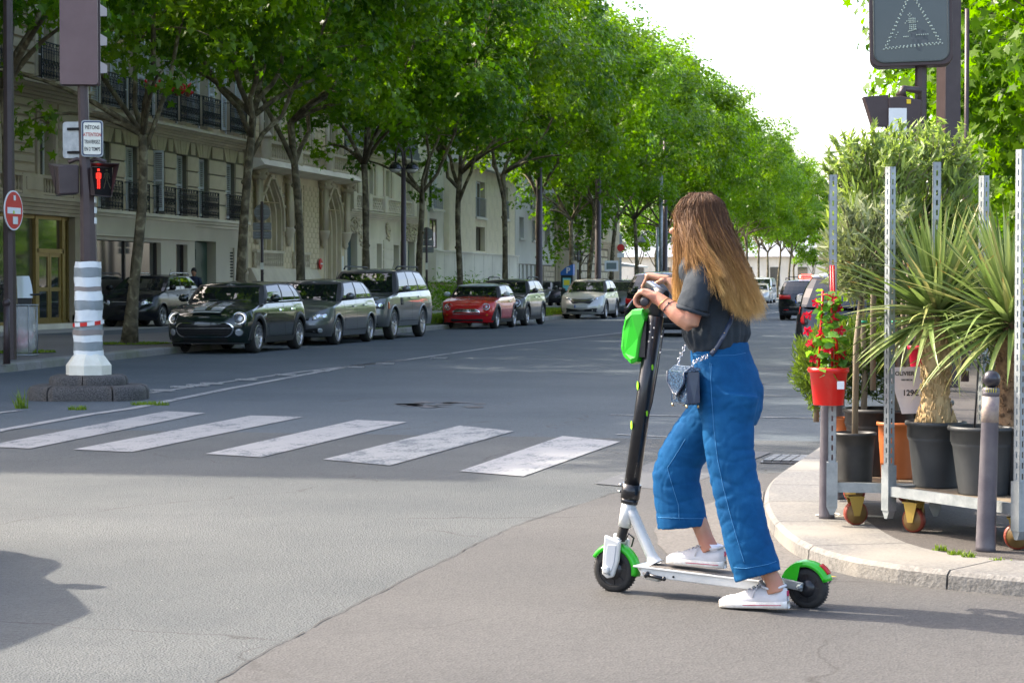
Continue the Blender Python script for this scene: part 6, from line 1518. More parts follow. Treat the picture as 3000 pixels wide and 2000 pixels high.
a = XP(1182,486,-15.5); lamp('brown street lamp with two round hooded heads in front of the cream townhouse', -15.5, a.y, a.z-.13-.05)
for px, l in ((1580,'thick dark lamp pole directly left of the tall stout tree by the red car'), (1752,'dark lamp pole in front of the rusticated corner building'), (1948,'dark lamp pole just left of the rider\'s forehead')):
    a = XP(px, 800, -15.45); lamp(l, -15.45, a.y, 9.5, False, .13 if px < 1700 else .15)
t = thing('street_lamp', 'slim grey pole left of the dark lamp pole by the rider\'s forehead', 'street lamp', tuple(XP(1936,836,-14.9).xy)+(.13,)); part('pole', MB().tube([(0,0,0),(0,0,7)], .1, 8), M_GALV, t)
a = XP(1925,770,-16); t = thing('street_lamp', 'small bell shaped street lamp far off beside the rider\'s face', 'street lamp', (-16.0, a.y, .13)); part('pole', MB().tube([(0,0,0),(0,0,4.4)], .08, 8), M_GALV, t)
for s_ in (-1,1): part('lamp_head', MB().lathe([(.04,3.95),(.14,3.85),(.28,3.62),(.28,3.58)], (s_*.9,0,0), 12), M_GREYB, t); part('bracket', MB().tube([(0,0,3.9),(s_*.5,0,4.2),(s_*.9,0,3.95)], .04, 5), M_GALV, t)
# road signs seen from behind
def backsign(label, px, top, zb, x=-18.4):
    a = XP(px, 800, x); s_ = math.hypot(a.x, a.y)/FPX; t = thing('road_sign', label, 'road sign', (a.x, a.y, .13), PSI, 'road signs seen from behind')
    z = lambda py: CAM_H+(836-py)*s_-.13
    part('pole', MB().tube([(0,0,0),(0,0,z(top)+.02)], .04, 8), M_BRN, t)
    for zz, kind in zb:
        if kind == 'c': part('disc', MB().lathe([(.225,-.008),(.225,.008)], (0,.05,z(zz)), 28, 0, (0,1,0), smooth=False), M_GREYB, t); hh = .20
        else: part('panel', MB().prism([(a_,.045,b_) for a_, b_ in rrect(-.25,.25,z(zz)-.105,z(zz)+.105,.02)], (0,.012,0)), M_GREYB, t); hh = .08
        for q in (-hh*.5,hh*.5): part('rail', MB().box(-.17,.17,.02,.045,z(zz)+q-.012,z(zz)+q+.012), M_GALV, t)
    part('sticker', MB().box(-.045,.045,-.045,-.04,z(790),z(770)), M_SIGNW, t)
backsign('back of a round sign and two small panels before the gothic townhouse', 768, 595, [(624,'c'),(665,'r'),(690,'r')])
backsign('back of a round sign and panels beside the cream townhouse\'s blue door', 1250, 668, [(685,'c'),(712,'r'),(732,'r')]); backsign('back of a round sign and panels before the rusticated corner building', 1693, 708, [(722,'c'),(742,'r'),(758,'r')])
# parking meter
a = XP(1663,860,-15.8); t = thing('parking_meter', 'dark parking ticket machine with blue P top and yellow notice', 'parking meter', (a.x, a.y, .13), PSI+R(-14)); mz = .13
part('body', MB().box(-.26,.26,-.17,.17,0,1.62), pm('meter_green', (.012,.03,.03), .4), t, bevel=.02); part('top', MB().prism([(-.27,-.18,1.62),(.27,-.18,1.62),(.27,-.18,2.08),(-.05,-.18,1.95),(-.27,-.18,1.75)], (0,.36,0)), pm('meter_blue', (.02,.12,.38), .4), t)
text('lettering', 'P', .34, M_WHITE, t, (.06,-.185,1.80), (R(90),0,0), True); part('notice', MB().box(-.17,.17,-.185,-.175,.95,1.5), pm('notice_cyan', (.15,.50,.55), .5), t); part('notice', MB().box(-.13,.13,-.19,-.186,1.2,1.42), pm('notice_yellow', (.7,.62,.05), .5), t)
# red round plate on the modern wall, plaques, little signs far off
t = thing('wall_sign', 'small red roundel on the wall by the oak door', 'sign', (FX+.12, 75.9, 2.15), R(90)); part('disc', MB().lathe([(.22,-.02),(.22,.0),(.16,.03)], (0,0,0), 20, 0, (0,-1,0)), M_RED, t); part('bar', MB().box(-.13,.13,-.045,-.032,-.02,.03), M_WHITE, t)
t = thing('wall_sign', 'round dark red sign low on the wall of the modern block', 'sign', (FX+.02, 100.3, .95), R(90)); part('disc', MB().lathe([(.3,-.02),(.3,.02)], (0,0,0), 20, 0, (0,-1,0), smooth=False), pm('dull_red', (.2,.02,.03), .5), t)
a = XP(1818, 793, -15.2); t = thing('road_sign', 'white information board and small round no parking sign at the far kerb', 'road sign', (a.x, a.y, .13), PSI)
part('post', MB().box(-.05,.05,-.05,.05,0,3.6), M_GALV, t); part('board', MB().box(-.75,-.1,-.06,-.02,1.85,2.35), M_WHITE, t); part('board_print', MB().box(-.66,-.2,-.07,-.061,1.95,2.25), pm('print', (.15,.2,.2), .6), t); part('disc', MB().lathe([(.17,-.02),(.17,.02)], (.0,-.1,2.95), 18, 0, (0,-1,0), smooth=False), M_RED, t); part('panel', MB().box(-.16,.16,-.12,-.09,2.5,2.7), M_WHITE, t)
# right: LED warning panel on its pole, pedestrian head, tall poles
Ypan = 21.0
a = YP(2697, 400, Ypan); t = thing('warning_panel', 'square dark LED panel with a dotted pedestrian triangle on a brown post', 'warning sign', (a.x, Ypan, .13), PSI+R(0)); s_ = Ypan/math.cos(PSI)/FPX*1.0
def zz(py): return CAM_H+(836-py)*22.1/6000-.13
part('pole', MB().tube([(0,0,0),(0,0,zz(240))], .060, 8, smooth=False), M_BRN, t)
k6 = 22.1/6000; pw, ph = 222*k6/2, 242*k6/2; o = part('panel_case', MB().prism([(u,-.12,v) for u, v in rrect(-pw-.0,pw+.0,-ph,ph,.10)], (0,.26,0)), M_BRN, t, bevel=.01); o.location = (-(2697-2668)*k6, 0, zz(122)); o.rotation_euler = (0,R(-1.2),R(-9))
part('panel_face', MB().prism([(u,-.127,v) for u, v in rrect(-pw+.05,pw-.05,-ph+.05,ph-.05,.09)], (0,.004,0)), pm('panel_face', (.030,.045,.048), .16, 0, (.04,.055,.058), 2, coat=.4), o)
fo_ = rrect(-pw+.045,pw-.045,-ph+.045,ph-.045,.095); part('panel_gasket', MB().tube([(u,-.126,v) for u, v in fo_+fo_[:1]], .010, 6), pm('gasket', (.06,.075,.07), .5), o)
M_LED = pm('led', (.42,.50,.42), .3); g = MB()
def led(px, py, r=.0085): g.ball(((px-2675)*k6, -.131, (122-py)*k6), r, 6)
A_, B_, C_ = (2676,40), (2602,196), (2757,186)
for (P_, Q_) in ((A_,B_),(B_,C_),(C_,A_)):
    n = 15
    for i in range(n):
        for off in (0,1):
            x = P_[0]+(Q_[0]-P_[0])*i/n; y = P_[1]+(Q_[1]-P_[1])*i/n; cx, cy = 2678, 145; f_ = 1-.075*off; led(cx+(x-cx)*f_, cy+(y-cy)*f_)
for (x, y) in [(2672,102),(2668,106),(2676,106),(2672,110)]+[(2670+i*4,116+j*5) for i in range(5) for j in range(3)]+[(2664,122),(2660,128),(2692,124)]+[(2672+i*5,133+j*5) for i in range(4) for j in range(3)]+[(2668+i*4,150-i) for i in range(6)]+[(2655+i*4,164) for i in range(4)]+[(2640,152),(2636,158),(2632,166)]+[(2690+i*6,160) for i in range(6)]: led(x, y, .007)
part('led_dots', g, M_LED, o)
g = MB(); g.add([((x-2675)*k6,-.1285,(122-y)*k6) for x, y in ((2672,150),(2690,140),(2712,150),(2722,178),(2708,190),(2700,205),(2690,200),(2678,180))], [tuple(range(8))]); part('bird_mark', g, pm('faded_smear', (.10,.115,.115), .6, 0, (.05,.065,.07), 25, 1.5), o)
a = YP(2640, 400, 20.0); t2 = thing('pedestrian_signal', 'brown pedestrian signal head turned away, white sticker on its side, above the shrub', 'traffic light', (a.x, 20.0, .13), PSI)
zq = lambda py: CAM_H+(836-py)*21.0/6000-.13; kq = 21/6000
part('case', MB().prism([(-.12,0,zq(435)),(.17,0,zq(428)),(.20,0,zq(330)),(.0,0,zq(318)),(-.12,0,zq(322))], (0,.2,0)), M_BRN, t2, bevel=.015); part('cowl', MB().prism([(-.35,.02,zq(320)),(-.12,.02,zq(315)),(-.12,.02,zq(400)),(-.26,.02,zq(400))], (0,.16,0)), M_BRN, t2); part('sticker', MB().box(-.12,.05,-.012,-.003,zq(424),zq(352)), M_WRAPW, t2)
part('sticker', MB().box(.05,.09,-.012,-.003,zq(340),zq(328)), pm('yellow_tag', (.7,.5,.02), .5), t2); part('arm', MB().tube([(.02,.1,zq(318)),(.04,.1,zq(295)),(.2,.2,zq(298)),(.32,.8,zq(300))], [.06,.03,.035,.035], 8), M_BRN, t2); part('post', MB().tube([(.05,.1,0),(.05,.1,zq(430))], .04, 8), M_BRN, t2)
Y_ = 24.5; a = YP(2778, 400, Y_); t = thing('tall_pole', 'thick square brown pole behind the warning panel', 'pole', (a.x, Y_, .13), PSI+R(20)); part('pole', MB().tube([(0,0,0),(0,0,7.0)], [.15,.145], 4, smooth=False, twist=R(45)), M_BRN, t, bevel=.012)
Y_ = 26; a = YP(2832, 300, Y_); t = thing('slim_pole', 'slim brown pole with a collar right of the thick pole', 'pole', (a.x, Y_, .13)); part('pole', MB().tube([(0,0,0),(0,0,2.95),(0,0,3.0),(0,0,4.6)], [.05,.045,.03,.028], 8), M_BRN, t); part('collar', MB().tube([(0,0,2.93),(0,0,3.0)], .06, 8), M_BRN, t)
# ---------------------------------------------------------------- plant stall on the right pavement
M_POTD = pm('pot_anthracite', (.030,.034,.036), .5, 0, (.042,.046,.048), 5, 1, .0008, 30); M_POTB = pm('pot_black', (.018,.019,.019), .5, 0, (.035,.034,.032), 6, 1.2)
M_TERR = pm('terracotta_plastic', (.42,.115,.03), .5, 0, (.50,.145,.04), 4); M_REDP = pm('red_bucket', (.62,.008,.006), .35, 0, coat=.3); M_POTS = pm('potting_soil', (.05,.032,.02), .95, 0, (.13,.07,.035), 30, 1.5, .01, 40)
M_STEM = pm('grey_stem', (.16,.13,.09), .85, 0, (.24,.20,.14), 12, 1, .003, 60, stretch=(1,1,.3)); M_GTIE = pm('green_tie', (.01,.28,.16), .4); M_WHEELR = pm('wheel_rim_red', (.20,.03,.015), .5, 0, (.26,.05,.03), 10); M_WHEELB = pm('wheel_brown', (.17,.10,.035), .5, 0, (.23,.14,.05), 8); M_FORKY = pm('zinc_yellow_fork', (.36,.25,.06), .4, .6)
M_PLY = pm('wet_ply', (.13,.10,.07), .7, 0, (.2,.16,.11), 5); M_PGRN = pm('steel_wire', (.3,.3,.3), .4, .7)
M_OLIVE = leaf_mat('olive_leaf', (.13,.155,.075), (.34,.37,.22), .25, .45, tcol=(1.3,1.5,.7)); M_OLEAN = leaf_mat('oleander_leaf', (.10,.15,.04), (.30,.37,.14), .35, .4, tcol=(1.5,1.7,.6))
M_DARKL = leaf_mat('dark_shrub_leaf', (.02,.045,.01), (.06,.10,.02), .3, .4); M_THUJ = leaf_mat('thuja_leaf', (.05,.09,.015), (.13,.19,.035), .3, .6); M_MAND = leaf_mat('glossy_leaf', (.05,.15,.02), (.14,.30,.05), .35, .22)
M_BLADE = bpy.data.materials.new('yucca_blade'); M_BLADE.use_nodes = True
_n = M_BLADE.node_tree.nodes; _l = M_BLADE.node_tree.links; _b = _n['Principled BSDF']; _b.inputs['Roughness'].default_value = .42
_oi = _n.new('ShaderNodeObjectInfo'); _r = ramp(_n, None, [(0,(.11,.18,.04)),(.45,(.20,.28,.075)),(.85,(.31,.37,.13)),(1,(.42,.37,.14))]); _l.new(_oi.outputs['Random'], _r.inputs[0])
_tc = _n.new('ShaderNodeTexCoord'); _sp = _n.new('ShaderNodeSeparateXYZ'); _l.new(_tc.outputs['Object'], _sp.inputs[0]); _r2 = ramp(_n, None, [(0,(0,0,0)),(.93,(0,0,0)),(1,(1,1,1))])
_mm = _n.new('ShaderNodeMath'); _mm.operation = 'MULTIPLY'; _mm.inputs[1].default_value = 1.75; _l.new(_sp.outputs['Y'], _mm.inputs[0]); _l.new(_mm.outputs[0], _r2.inputs[0])
_mx = _n.new('ShaderNodeMixRGB'); _l.new(_r2.outputs[0], _mx.inputs[0]); _l.new(_r.outputs[0], _mx.inputs[1]); _mx.inputs[2].default_value = (.30,.12,.03,1); _l.new(_mx.outputs[0], _b.inputs['Base Color'])
_tl = _n.new('ShaderNodeBsdfTranslucent'); _l.new(_mx.outputs[0], _tl.inputs[0]); _ms = _n.new('ShaderNodeMixShader'); _ms.inputs[0].default_value = .3; _l.new(_b.outputs[0], _ms.inputs[1]); _l.new(_tl.outputs[0], _ms.inputs[2]); _l.new(_ms.outputs[0], _n['Material Output'].inputs[0])

def perf_post(h, w=.042, d=.035, slot=.028, pitch=.05, gap=.009):
    """galvanised channel with a row of slots on two faces"""
    g = MB(); t = .003
    for (ox, oy, ux, uy, ww) in ((-w/2, -d/2, 1, 0, w), (w/2, -d/2, 0, 1, d)):
        c = ww/2; 
        def pl(a0, a1, z0, z1):
            x0, x1 = ox+ux*a0-(uy*t), ox+ux*a1; y0, y1 = oy+uy*a0, oy+uy*a1+(ux*t); g.box(min(x0,x1), max(x0,x1), min(y0,y1), max(y0,y1), z0, z1)
        pl(0, c-gap/2, 0, h); pl(c+gap/2, ww, 0, h); z = 0
        pl(c-gap/2, c+gap/2, 0, .12); z = .12
        while z < h-.02: pl(c-gap/2, c+gap/2, z+slot, min(h, z+pitch)); z += pitch
        pl(c-gap/2, c+gap/2, h-.03, h)
    g.box(-w/2, -w/2+t, -d/2, d/2, 0, h); return g
def castor(t, x, y, rz, r=.062, z0=.0):
    k = link('castor', MB().box(-.035,.035,-.035,.035,.145,.152).prism([(-.03,-.032,.15),(.05,-.032,.15),(.025,-.032,.05),(-.005,-.032,.05)], (0,.006,0)).prism([(-.03,.026,.15),(.05,.026,.15),(.025,.026,.05),(-.005,.026,.05)], (0,.006,0)).mesh('castor', M_FORKY), t, (x,y,z0), (0,0,rz))
    link('castor_tyre', MB().lathe([(r*.86,-.019),(r,-.013),(r,.013),(r*.86,.019)], (.012,0,r), 24, 0, (0,1,0), caps=False).mesh('castor_tyre', M_WHEELR), k)
    link('castor_wheel', MB().lathe([(.001,-.021),(r*.3,-.021),(r*.32,-.016),(r*.85,-.018),(r*.85,.018),(r*.32,.016),(r*.3,.021),(.001,.021)], (.012,0,r), 20, 0, (0,1,0)).mesh('castor_wheel', M_WHEELB), k)
PV = .085
def trolley(label, a, b, depth, hA=1.9, hs=None, zr=.20, over=.0):
    """wheeled plant trolley; a,b = ground points of its near posts"""
    d = (b-a); L = d.length; rz = math.atan2(d.y, d.x); t = thing('plant_trolley', label, 'trolley', (a.x, a.y, PV), rz, 'galvanised plant trolleys')
    hs = hs or [hA]*4
    for i, (x, y) in enumerate(((0,0),(L,0),(L,depth),(0,depth))):
        p = part('post', perf_post(hs[i]-.12), M_GALV, t); p.location = (x, y, .12); p.rotation_euler = (0,0,0)
        part('post_socket', MB().box(x-.028,x+.028,y-.026,y+.026,.10,.33).prism([(x-.028,y-.02,.10),(x+.028,y-.02,.10),(x+.01,y-.02,.06),(x-.01,y-.02,.06)], (0,.04,0)), M_GALV, t)
    for (x0,y0,x1,y1) in ((0,0,L,0),(0,depth,L,depth),(0,0,0,depth),(L,0,L,depth)): part('rail', MB().beam((x0,y0,zr),(x1,y1,zr), .03, .05), M_GALV, t)
    part('floor_board', MB().box(.02,L-.02,.02,depth-.02,zr-.005,zr+.012), M_PLY, t)
    for (x, y, q) in ((.11,.06,.3),(L-.1,.06,.9),(.12,depth-.08,-.2),(L-.1,depth-.08,.4)): castor(t, x, y, q)
    return t, L, rz
q1 = W(2658,1562,PV); q2 = W(2985,1618,PV); dd = (q2-q1); dd.normalize(); a1 = q1-dd*.150; b1 = q2+dd*.0; 
T1, L1, RZ1 = trolley('galvanised plant trolley nearest the kerb with the tufted palm and big dark pots', a1, b1, .60, hs=[1.83,1.86,1.84,1.80])
TOP1 = PV+.212
def loc1(x, y): return a1.x+math.cos(RZ1)*x-math.sin(RZ1)*y, a1.y+math.sin(RZ1)*x+math.cos(RZ1)*y
a2 = W(2437,1540,PV); b2 = a2+Vector((math.cos(PSI-.15), math.sin(PSI-.15), 0))*.52; b2.z = PV
T2, L2, RZ2 = trolley('galvanised plant trolley seen end on at the left with the olive tree and red bucket', a2, b2, 1.25, hs=[1.80,1.86,1.82,1.76])
def loc2(x, y): return a2.x+math.cos(RZ2)*x-math.sin(RZ2)*y, a2.y+math.sin(RZ2)*x+math.cos(RZ2)*y
def pot(name, label, x, y, z, rt, rb, h, mat, group=None, ribs=True, cat='plant pot', soil=True):
    t = thing(name, label, cat, (x, y, z), random.uniform(0,6), group)
    pr = [(rb,0),(rb*1.01,.01)]+[(rb+(rt-rb)*q*.94, h*q) for q in (.25,.5,.7)]
    if ribs: pr += [(rb+(rt-rb)*.72+.004, h*.74),(rb+(rt-rb)*.76, h*.755),(rb+(rt-rb)*.9, h*.77)]
    pr += [(rt*.965, h*.93),(rt*1.04,h*.94),(rt*1.05,h*.97),(rt*1.03,h),(rt*.94,h),(rt*.90,h*.9),(rt*.86,h*.85),(.001,h*.86)]
    part('shell', MB().lathe(pr, n=36), mat, t)
    if soil: part('soil', MB().lathe([(rt*.89,h*.88),(rt*.5,h*.895),(.001,h*.9)], n=20), M_POTS, t)
    return t
def potpx(name, label, pxl, pxr, ytop, zb, frame, x, y, rb_f, h, mat, **k):
    wx, wy = frame(x, y); dist = math.hypot(wx, wy); r = (pxr-pxl)/2*dist*.985/FPX; return pot(name, label, wx, wy, zb, r, r*rb_f, h, mat, **k), wx, wy
def px_at(px, depth_frame_y, frame, L):   # local x on a trolley whose image column is px
    best = min(((abs(col(*frame(u, depth_frame_y))-px), u) for u in np.linspace(-.4, L+.6, 201))); return best[1]
def col(x, y):
    c, s = math.cos(PSI), math.sin(PSI); xc = x*c+y*s; zc = -x*s+y*c; return 1500+FPX*xc/zc
def place(pxc, yloc, frame, L): u = px_at(pxc, yloc, frame, L); return frame(u, yloc)
# pots on trolley 1
x, y = place(2742, .26, loc1, L1); P1, _, _ = None, 0, 0
D1 = math.hypot(x, y); r1 = 84*D1/FPX; PA = pot('plant_pot', 'big dark grey pot holding the palm with the thick fibrous trunk', x, y, TOP1, r1, r1*.74, .335, M_POTD); palm1 = (x, y)
x, y = place(2885, .24, loc1, L1); D2 = math.hypot(x, y); r2 = 98*D2/FPX; pot('plant_pot', 'dark grey pot half hidden behind the near grey bollard', x, y, TOP1, r2, r2*.72, .335, M_POTD); pot2 = (x, y)
x, y = place(3020, .42, loc1, L1); pot('plant_pot', 'dark pot cut off by the right edge behind the last trolley post', x, y, TOP1, .15, .11, .34, M_POTD); palm2 = place(2962, .40, loc1, L1)
x, y = place(2632, .32, loc1, L1); x, y = x+.0, y+.10; r3 = 60*math.hypot(x,y)/FPX; OR = pot('plant_pot', 'orange terracotta coloured pot behind the slotted trolley post', x, y, TOP1-.0, r3, r3*.80, .30, M_TERR, ribs=False); orp = (x, y)
# trolley 2
x, y = place(2508, .14, loc2, L2); r4 = 60*math.hypot(x,y)/FPX; pot('plant_pot', 'scuffed black pot of the olive tree at the front of the left trolley', x, y, TOP1, r4, r4*.82, .262, M_POTB, ribs=False); olive = (x, y)
x, y = place(2575, .62, loc2, L2); pot('plant_pot', 'wide black tub behind the olive pot', x, y, TOP1, .19, .15, .36, M_POTB); tub = (x, y)
x, y = place(2672, .80, loc2, L2); pot('plant_pot', 'black tub in the back row behind the price sign', x+.05, y+.25, TOP1, .17, .14, .38, M_POTB); tub2 = (x+.05, y+.25)
x, y = place(2462, .42, loc2, L2); pot('plant_pot', 'small orange pot low at the left edge of the left trolley', x, y, TOP1, .06, .045, .24, M_TERR, ribs=False); 
x, y = place(2470, .75, loc2, L2); pot('plant_pot', 'small orange pot in second row behind the other small one', x, y, TOP1+.06, .06, .045, .24, M_TERR, ribs=False)

# palms: stiff blades, every blade a piece of its own
def blade(L, w, bend, v):
    g = MB(); n = 7; vs = []
    for i in range(n+1):
        t = i/n; ww = w*(1-t**2.2)*(.55+.45*min(1,t*5)); y = L*t*(1-.25*bend*t); z = -bend*L*.55*t*t
        vs += [(-ww/2, y, z+ww*.25), (0, y, z), (ww/2, y, z+ww*.25)]
    g.add(vs, [(i*3+j, i*3+j+1, (i+1)*3+j+1, (i+1)*3+j) for i in range(n) for j in range(2)], 0, True); return g.mesh('blade', M_BLADE)
BL = [blade(.58,.030,.05,0), blade(.64,.028,.20,1), blade(.56,.030,.38,2), blade(.66,.028,.7,3), blade(.52,.024,1.15,4)]
def palm(label, x, y, ztop, zbot, rt, rb, nb, cat='palm', seed=1, crown_r=1.0, mat_t=None, bias=(0,0), chips=420, dark=False, flare=1.35):
    rs = random.Random(seed); t = thing('potted_palm', label, cat, (x, y, zbot)); H_ = ztop-zbot
    part('trunk', MB().lathe([(rb*flare,0),(rb*1.05,H_*.12),(rb*.88,H_*.3),(rt*.98,H_*.6),(rt,H_*.95),(rt*.5,H_*1.05)], n=18), mat_t, t)
    g = MB()
    for k in range(chips):
        z = rs.uniform(0,.97)*H_; a = rs.uniform(0,6.28); q = z/H_; rr = (rb*flare+(rb*.92-rb*flare)*min(1,q/.2)) if q < .2 else rb*.9+(rt-rb*.9)*q
        n_ = Vector((math.cos(a), math.sin(a), 0)); tt = Vector((-math.sin(a), math.cos(a), 0)); c = n_*rr+Vector((0,0,z)); w_ = rs.uniform(.004,.008); h_ = rs.uniform(.015,.035)*(1.3 if not dark else .8)
        u = n_*rs.uniform(.004,.010); g.add([c-tt*w_, c+tt*w_, c+tt*w_*.6+u+Vector((0,0,h_)), c-tt*w_*.6+u+Vector((0,0,h_)), c+u*1.6+Vector((0,0,h_*.4))], [(0,1,4),(1,2,4),(2,3,4),(3,0,4)])
    part('trunk_fibre', g, mat_t, t, stuff=True)
    for k in range(nb):
        u = (k+.5)/nb; el = R(84-104*u**.95+rs.uniform(-9,9)); az = k*2.39996+rs.uniform(-.2,.2)
        v = 0 if el > R(45) else 1 if el > R(20) else 2 if el > R(0) else rs.choice([2,3]); 
        if rs.random() < .05: v = 4
        o = link('leaf', BL[v], t, (math.sin(-az)*.018*0, 0, H_*(1.0+.06*math.sin(el))), (0,0,0)); o.rotation_euler = Euler((el, rs.uniform(-.5,.5), az), 'XYZ'); s_ = crown_r*rs.uniform(.82,1.12); o.scale = (s_*rs.uniform(.8,1.25), s_, s_)
    return t
M_PTR = pm('palm_trunk_tan', (.36,.245,.115), .85, 0, (.52,.38,.20), 18, 1.3, .004, 40, stretch=(1,1,.35)); M_PTR2 = pm('palm_trunk_brown', (.10,.055,.03), .85, 0, (.24,.15,.08), 22, 1.3, .004, 40)
SO = TOP1+.335*.89
palm('tufted palm with a thick tan fibrous trunk in the big dark pot', palm1[0], palm1[1], SO+.56, SO, .070, .074, 230, seed=4, mat_t=M_PTR, crown_r=1.0)
palm('darker trunked palm behind the near bollard at the right edge', palm2[0], palm2[1], SO+.52, SO-.02, .075, .07, 240, seed=9, mat_t=M_PTR2, dark=True, crown_r=1.05)
x, y = place(2900, .75, loc1, L1); palm('third spiky palm crown rising behind the other two', x+.1, y+.35, SO+.62, SO-.2, .05, .05, 190, seed=12, mat_t=M_PTR2, dark=True, crown_r=1.0, chips=120)
# drooping dead blades on palm 1
t = bpy.data.objects['potted_palm']
for k in range(6):
    az = random.uniform(0,6.28); o = link('dead_leaf', BL[3] if k%2 else BL[2], t, (0,0,.53), (0,0,0)); o.rotation_euler = Euler((R(-70+random.uniform(-12,8)), random.uniform(-.5,.5), az),'XYZ'); o.scale = (.8,random.uniform(.55,.8),1)

def bush(name, label, cat, c, rad, n, size, outline, mat, stem=None, seed=1, dens_shell=.35, up=.5, curl=.3, shoots=0, parts_stem=True):
    rg = np.random.default_rng(seed); t = thing(name, label, cat, c); rad = np.array(rad)
    d = rg.normal(size=(n,3)); d /= np.linalg.norm(d,axis=1,keepdims=True); rr = rg.uniform(dens_shell,1,n)**.6; pos = d*rr[:,None]*rad
    lump = 1+.12*np.sin(d[:,0]*7+seed)+.12*np.sin(d[:,2]*8+seed*2)+.1*np.sin(d[:,1]*6); pos *= lump[:,None]
    ax = d*.8+np.array([0,0,up])+rg.normal(size=(n,3))*.45     # leaf points along ax
    nr = np.cross(ax, rg.normal(size=(n,3)))
    if shoots:
        g = MB(); P = []; A = []
        for k in range(shoots):
            a = rg.uniform(0,6.28); e = rg.uniform(.2,1.3); dv = np.array([math.cos(a)*math.cos(e), math.sin(a)*math.cos(e), math.sin(e)]); p0 = dv*rad*.55; L_ = rg.uniform(.5,.95)*rad.max()
            dirv = dv*.7+np.array([0,0,.7]); dirv /= np.linalg.norm(dirv); pts = [Vector(p0+dirv*L_*q/5+np.array([0,0,-.05*(q/5)**2])+rg.normal(size=3)*.006) for q in range(6)]
            g.tube(pts, [.004,.004,.003,.003,.002,.001], 4)
            for q in np.linspace(.2,1,12):
                pp = p0+dirv*L_*q; 
                for _ in range(2): P.append(pp); A.append(dirv*.6+rg.normal(size=3)*.6)
        part('shoot', g, M_STEM, t, stuff=True)
        pos = np.vstack([pos, np.array(P)]); A = np.array(A); ax = np.vstack([ax, A]); nr = np.vstack([nr, np.cross(A, rg.normal(size=A.shape))]); n = len(pos)
    # spin vector chosen so that the leaf tip (+y of outline) follows ax
    nrn = nr/np.linalg.norm(nr,axis=1,keepdims=True); tvec = np.cross(ax, nrn)
    me = leaves_mesh('foliage', pos, nrn, rg.uniform(.7,1.25,n)*size, outline, rg.uniform(0,1,n)*.8+.2*(pos[:,2]/rad[2]*.5+.5), mat, curl=curl, spin=np.cross(tvec, nrn)*1.0)
    f = link('foliage', me, t); f['kind'] = 'stuff'
    if stem:
        part('stem', MB().tube(stem, [.016]*(len(stem)-1)+[.010], 8), M_STEM, t); g = MB(); rs = random.Random(seed)
        for k in range(9): a = rs.uniform(0,6.28); s0 = Vector(stem[-1]); e = Vector((math.cos(a)*rad[0]*.8, math.sin(a)*rad[1]*.8, rs.uniform(-.3,.8)*rad[2])); g.tube(bez(s0, s0.lerp(e,.5)+Vector((0,0,.05)), e, 4), [.008,.006,.004,.003,.002], 5)
        part('branch', g, M_STEM, t, stuff=True)
    return t
def at_d(px, py, d): r = Vector(ray(px, py)); k = d/math.hypot(r.x, r.y); return (r.x*k, r.y*k, CAM_H+r.z*k)
do = math.hypot(*olive); c = at_d(2528, 745, do+.05); zs = TOP1+.23-c[2]
bush('olive_tree', 'round headed olive tree on a bare stem in the scuffed black pot', 'olive tree', c, (.215,.20,.26), 1900, .075, LANCE+[], M_OLIVE, stem=[(olive[0]-c[0], olive[1]-c[1], zs),(olive[0]-c[0]+.005, olive[1]-c[1], zs*.5),(.0,0,-.12)], seed=3, shoots=14)
c = at_d(2560, 600, do+.45); bush('oleander', 'tall light green willow-leaved shrub rising above the olive tree', 'shrub', c, (.29,.26,.30), 1500, .082, LANCE, M_OLEAN, stem=[(0,0,-1.0),(0,.0,-.4),(0,0,-.1)], seed=5, shoots=64, up=.9)
c = at_d(2700, 600, do+.75); bush('oleander', 'second willow-leaved shrub right of the first, under the warning panel', 'shrub', c, (.34,.26,.34), 1700, .082, LANCE, M_OLEAN, stem=[(0,0,-1.0),(0,.0,-.4),(0,0,-.1)], seed=6, shoots=60, up=.9)
c = at_d(2690, 740, do+1.0); bush('dark_shrub', 'dark leafed dense shrub behind the willow-leaved ones', 'shrub', c, (.40,.28,.30), 2600, .085, OVAL, M_DARKL, seed=7, stem=[(0,0,-.75),(0,0,-.2)])
c = at_d(2640, 860, do+.9); bush('olive_tree', 'low dark olive bush behind the slotted post', 'shrub', c, (.24,.2,.16), 1100, .07, LANCE, M_DARKL, seed=17, stem=[(0,0,-.6),(0,0,-.1)])
c = at_d(2392, 1075, do+.55); bush('conifer_bush', 'bushy yellow-green thuja left of the red bucket', 'conifer', c, (.125,.12,.22), 3600, .040, LANCE, M_THUJ, seed=8, up=.9, stem=[(0,0,-.3),(0,0,-.05)])
c = at_d(2530, 1060, do+.60); bush('conifer_bush', 'dark green clipped conifer ball between the posts behind the price sign', 'conifer', c, (.17,.15,.22), 3600, .038, LANCE, M_DARKL, seed=10, up=.6, stem=[(0,0,-.35),(0,0,-.05)])
c = at_d(2510, 985, do+.9); bush('conifer_bush', 'dark conifer behind the palm blades, low between the trolley posts', 'conifer', c, (.22,.15,.12), 2600, .038, LANCE, M_THUJ, seed=12, up=.6, stem=[(0,0,-.5),(0,0,-.05)])
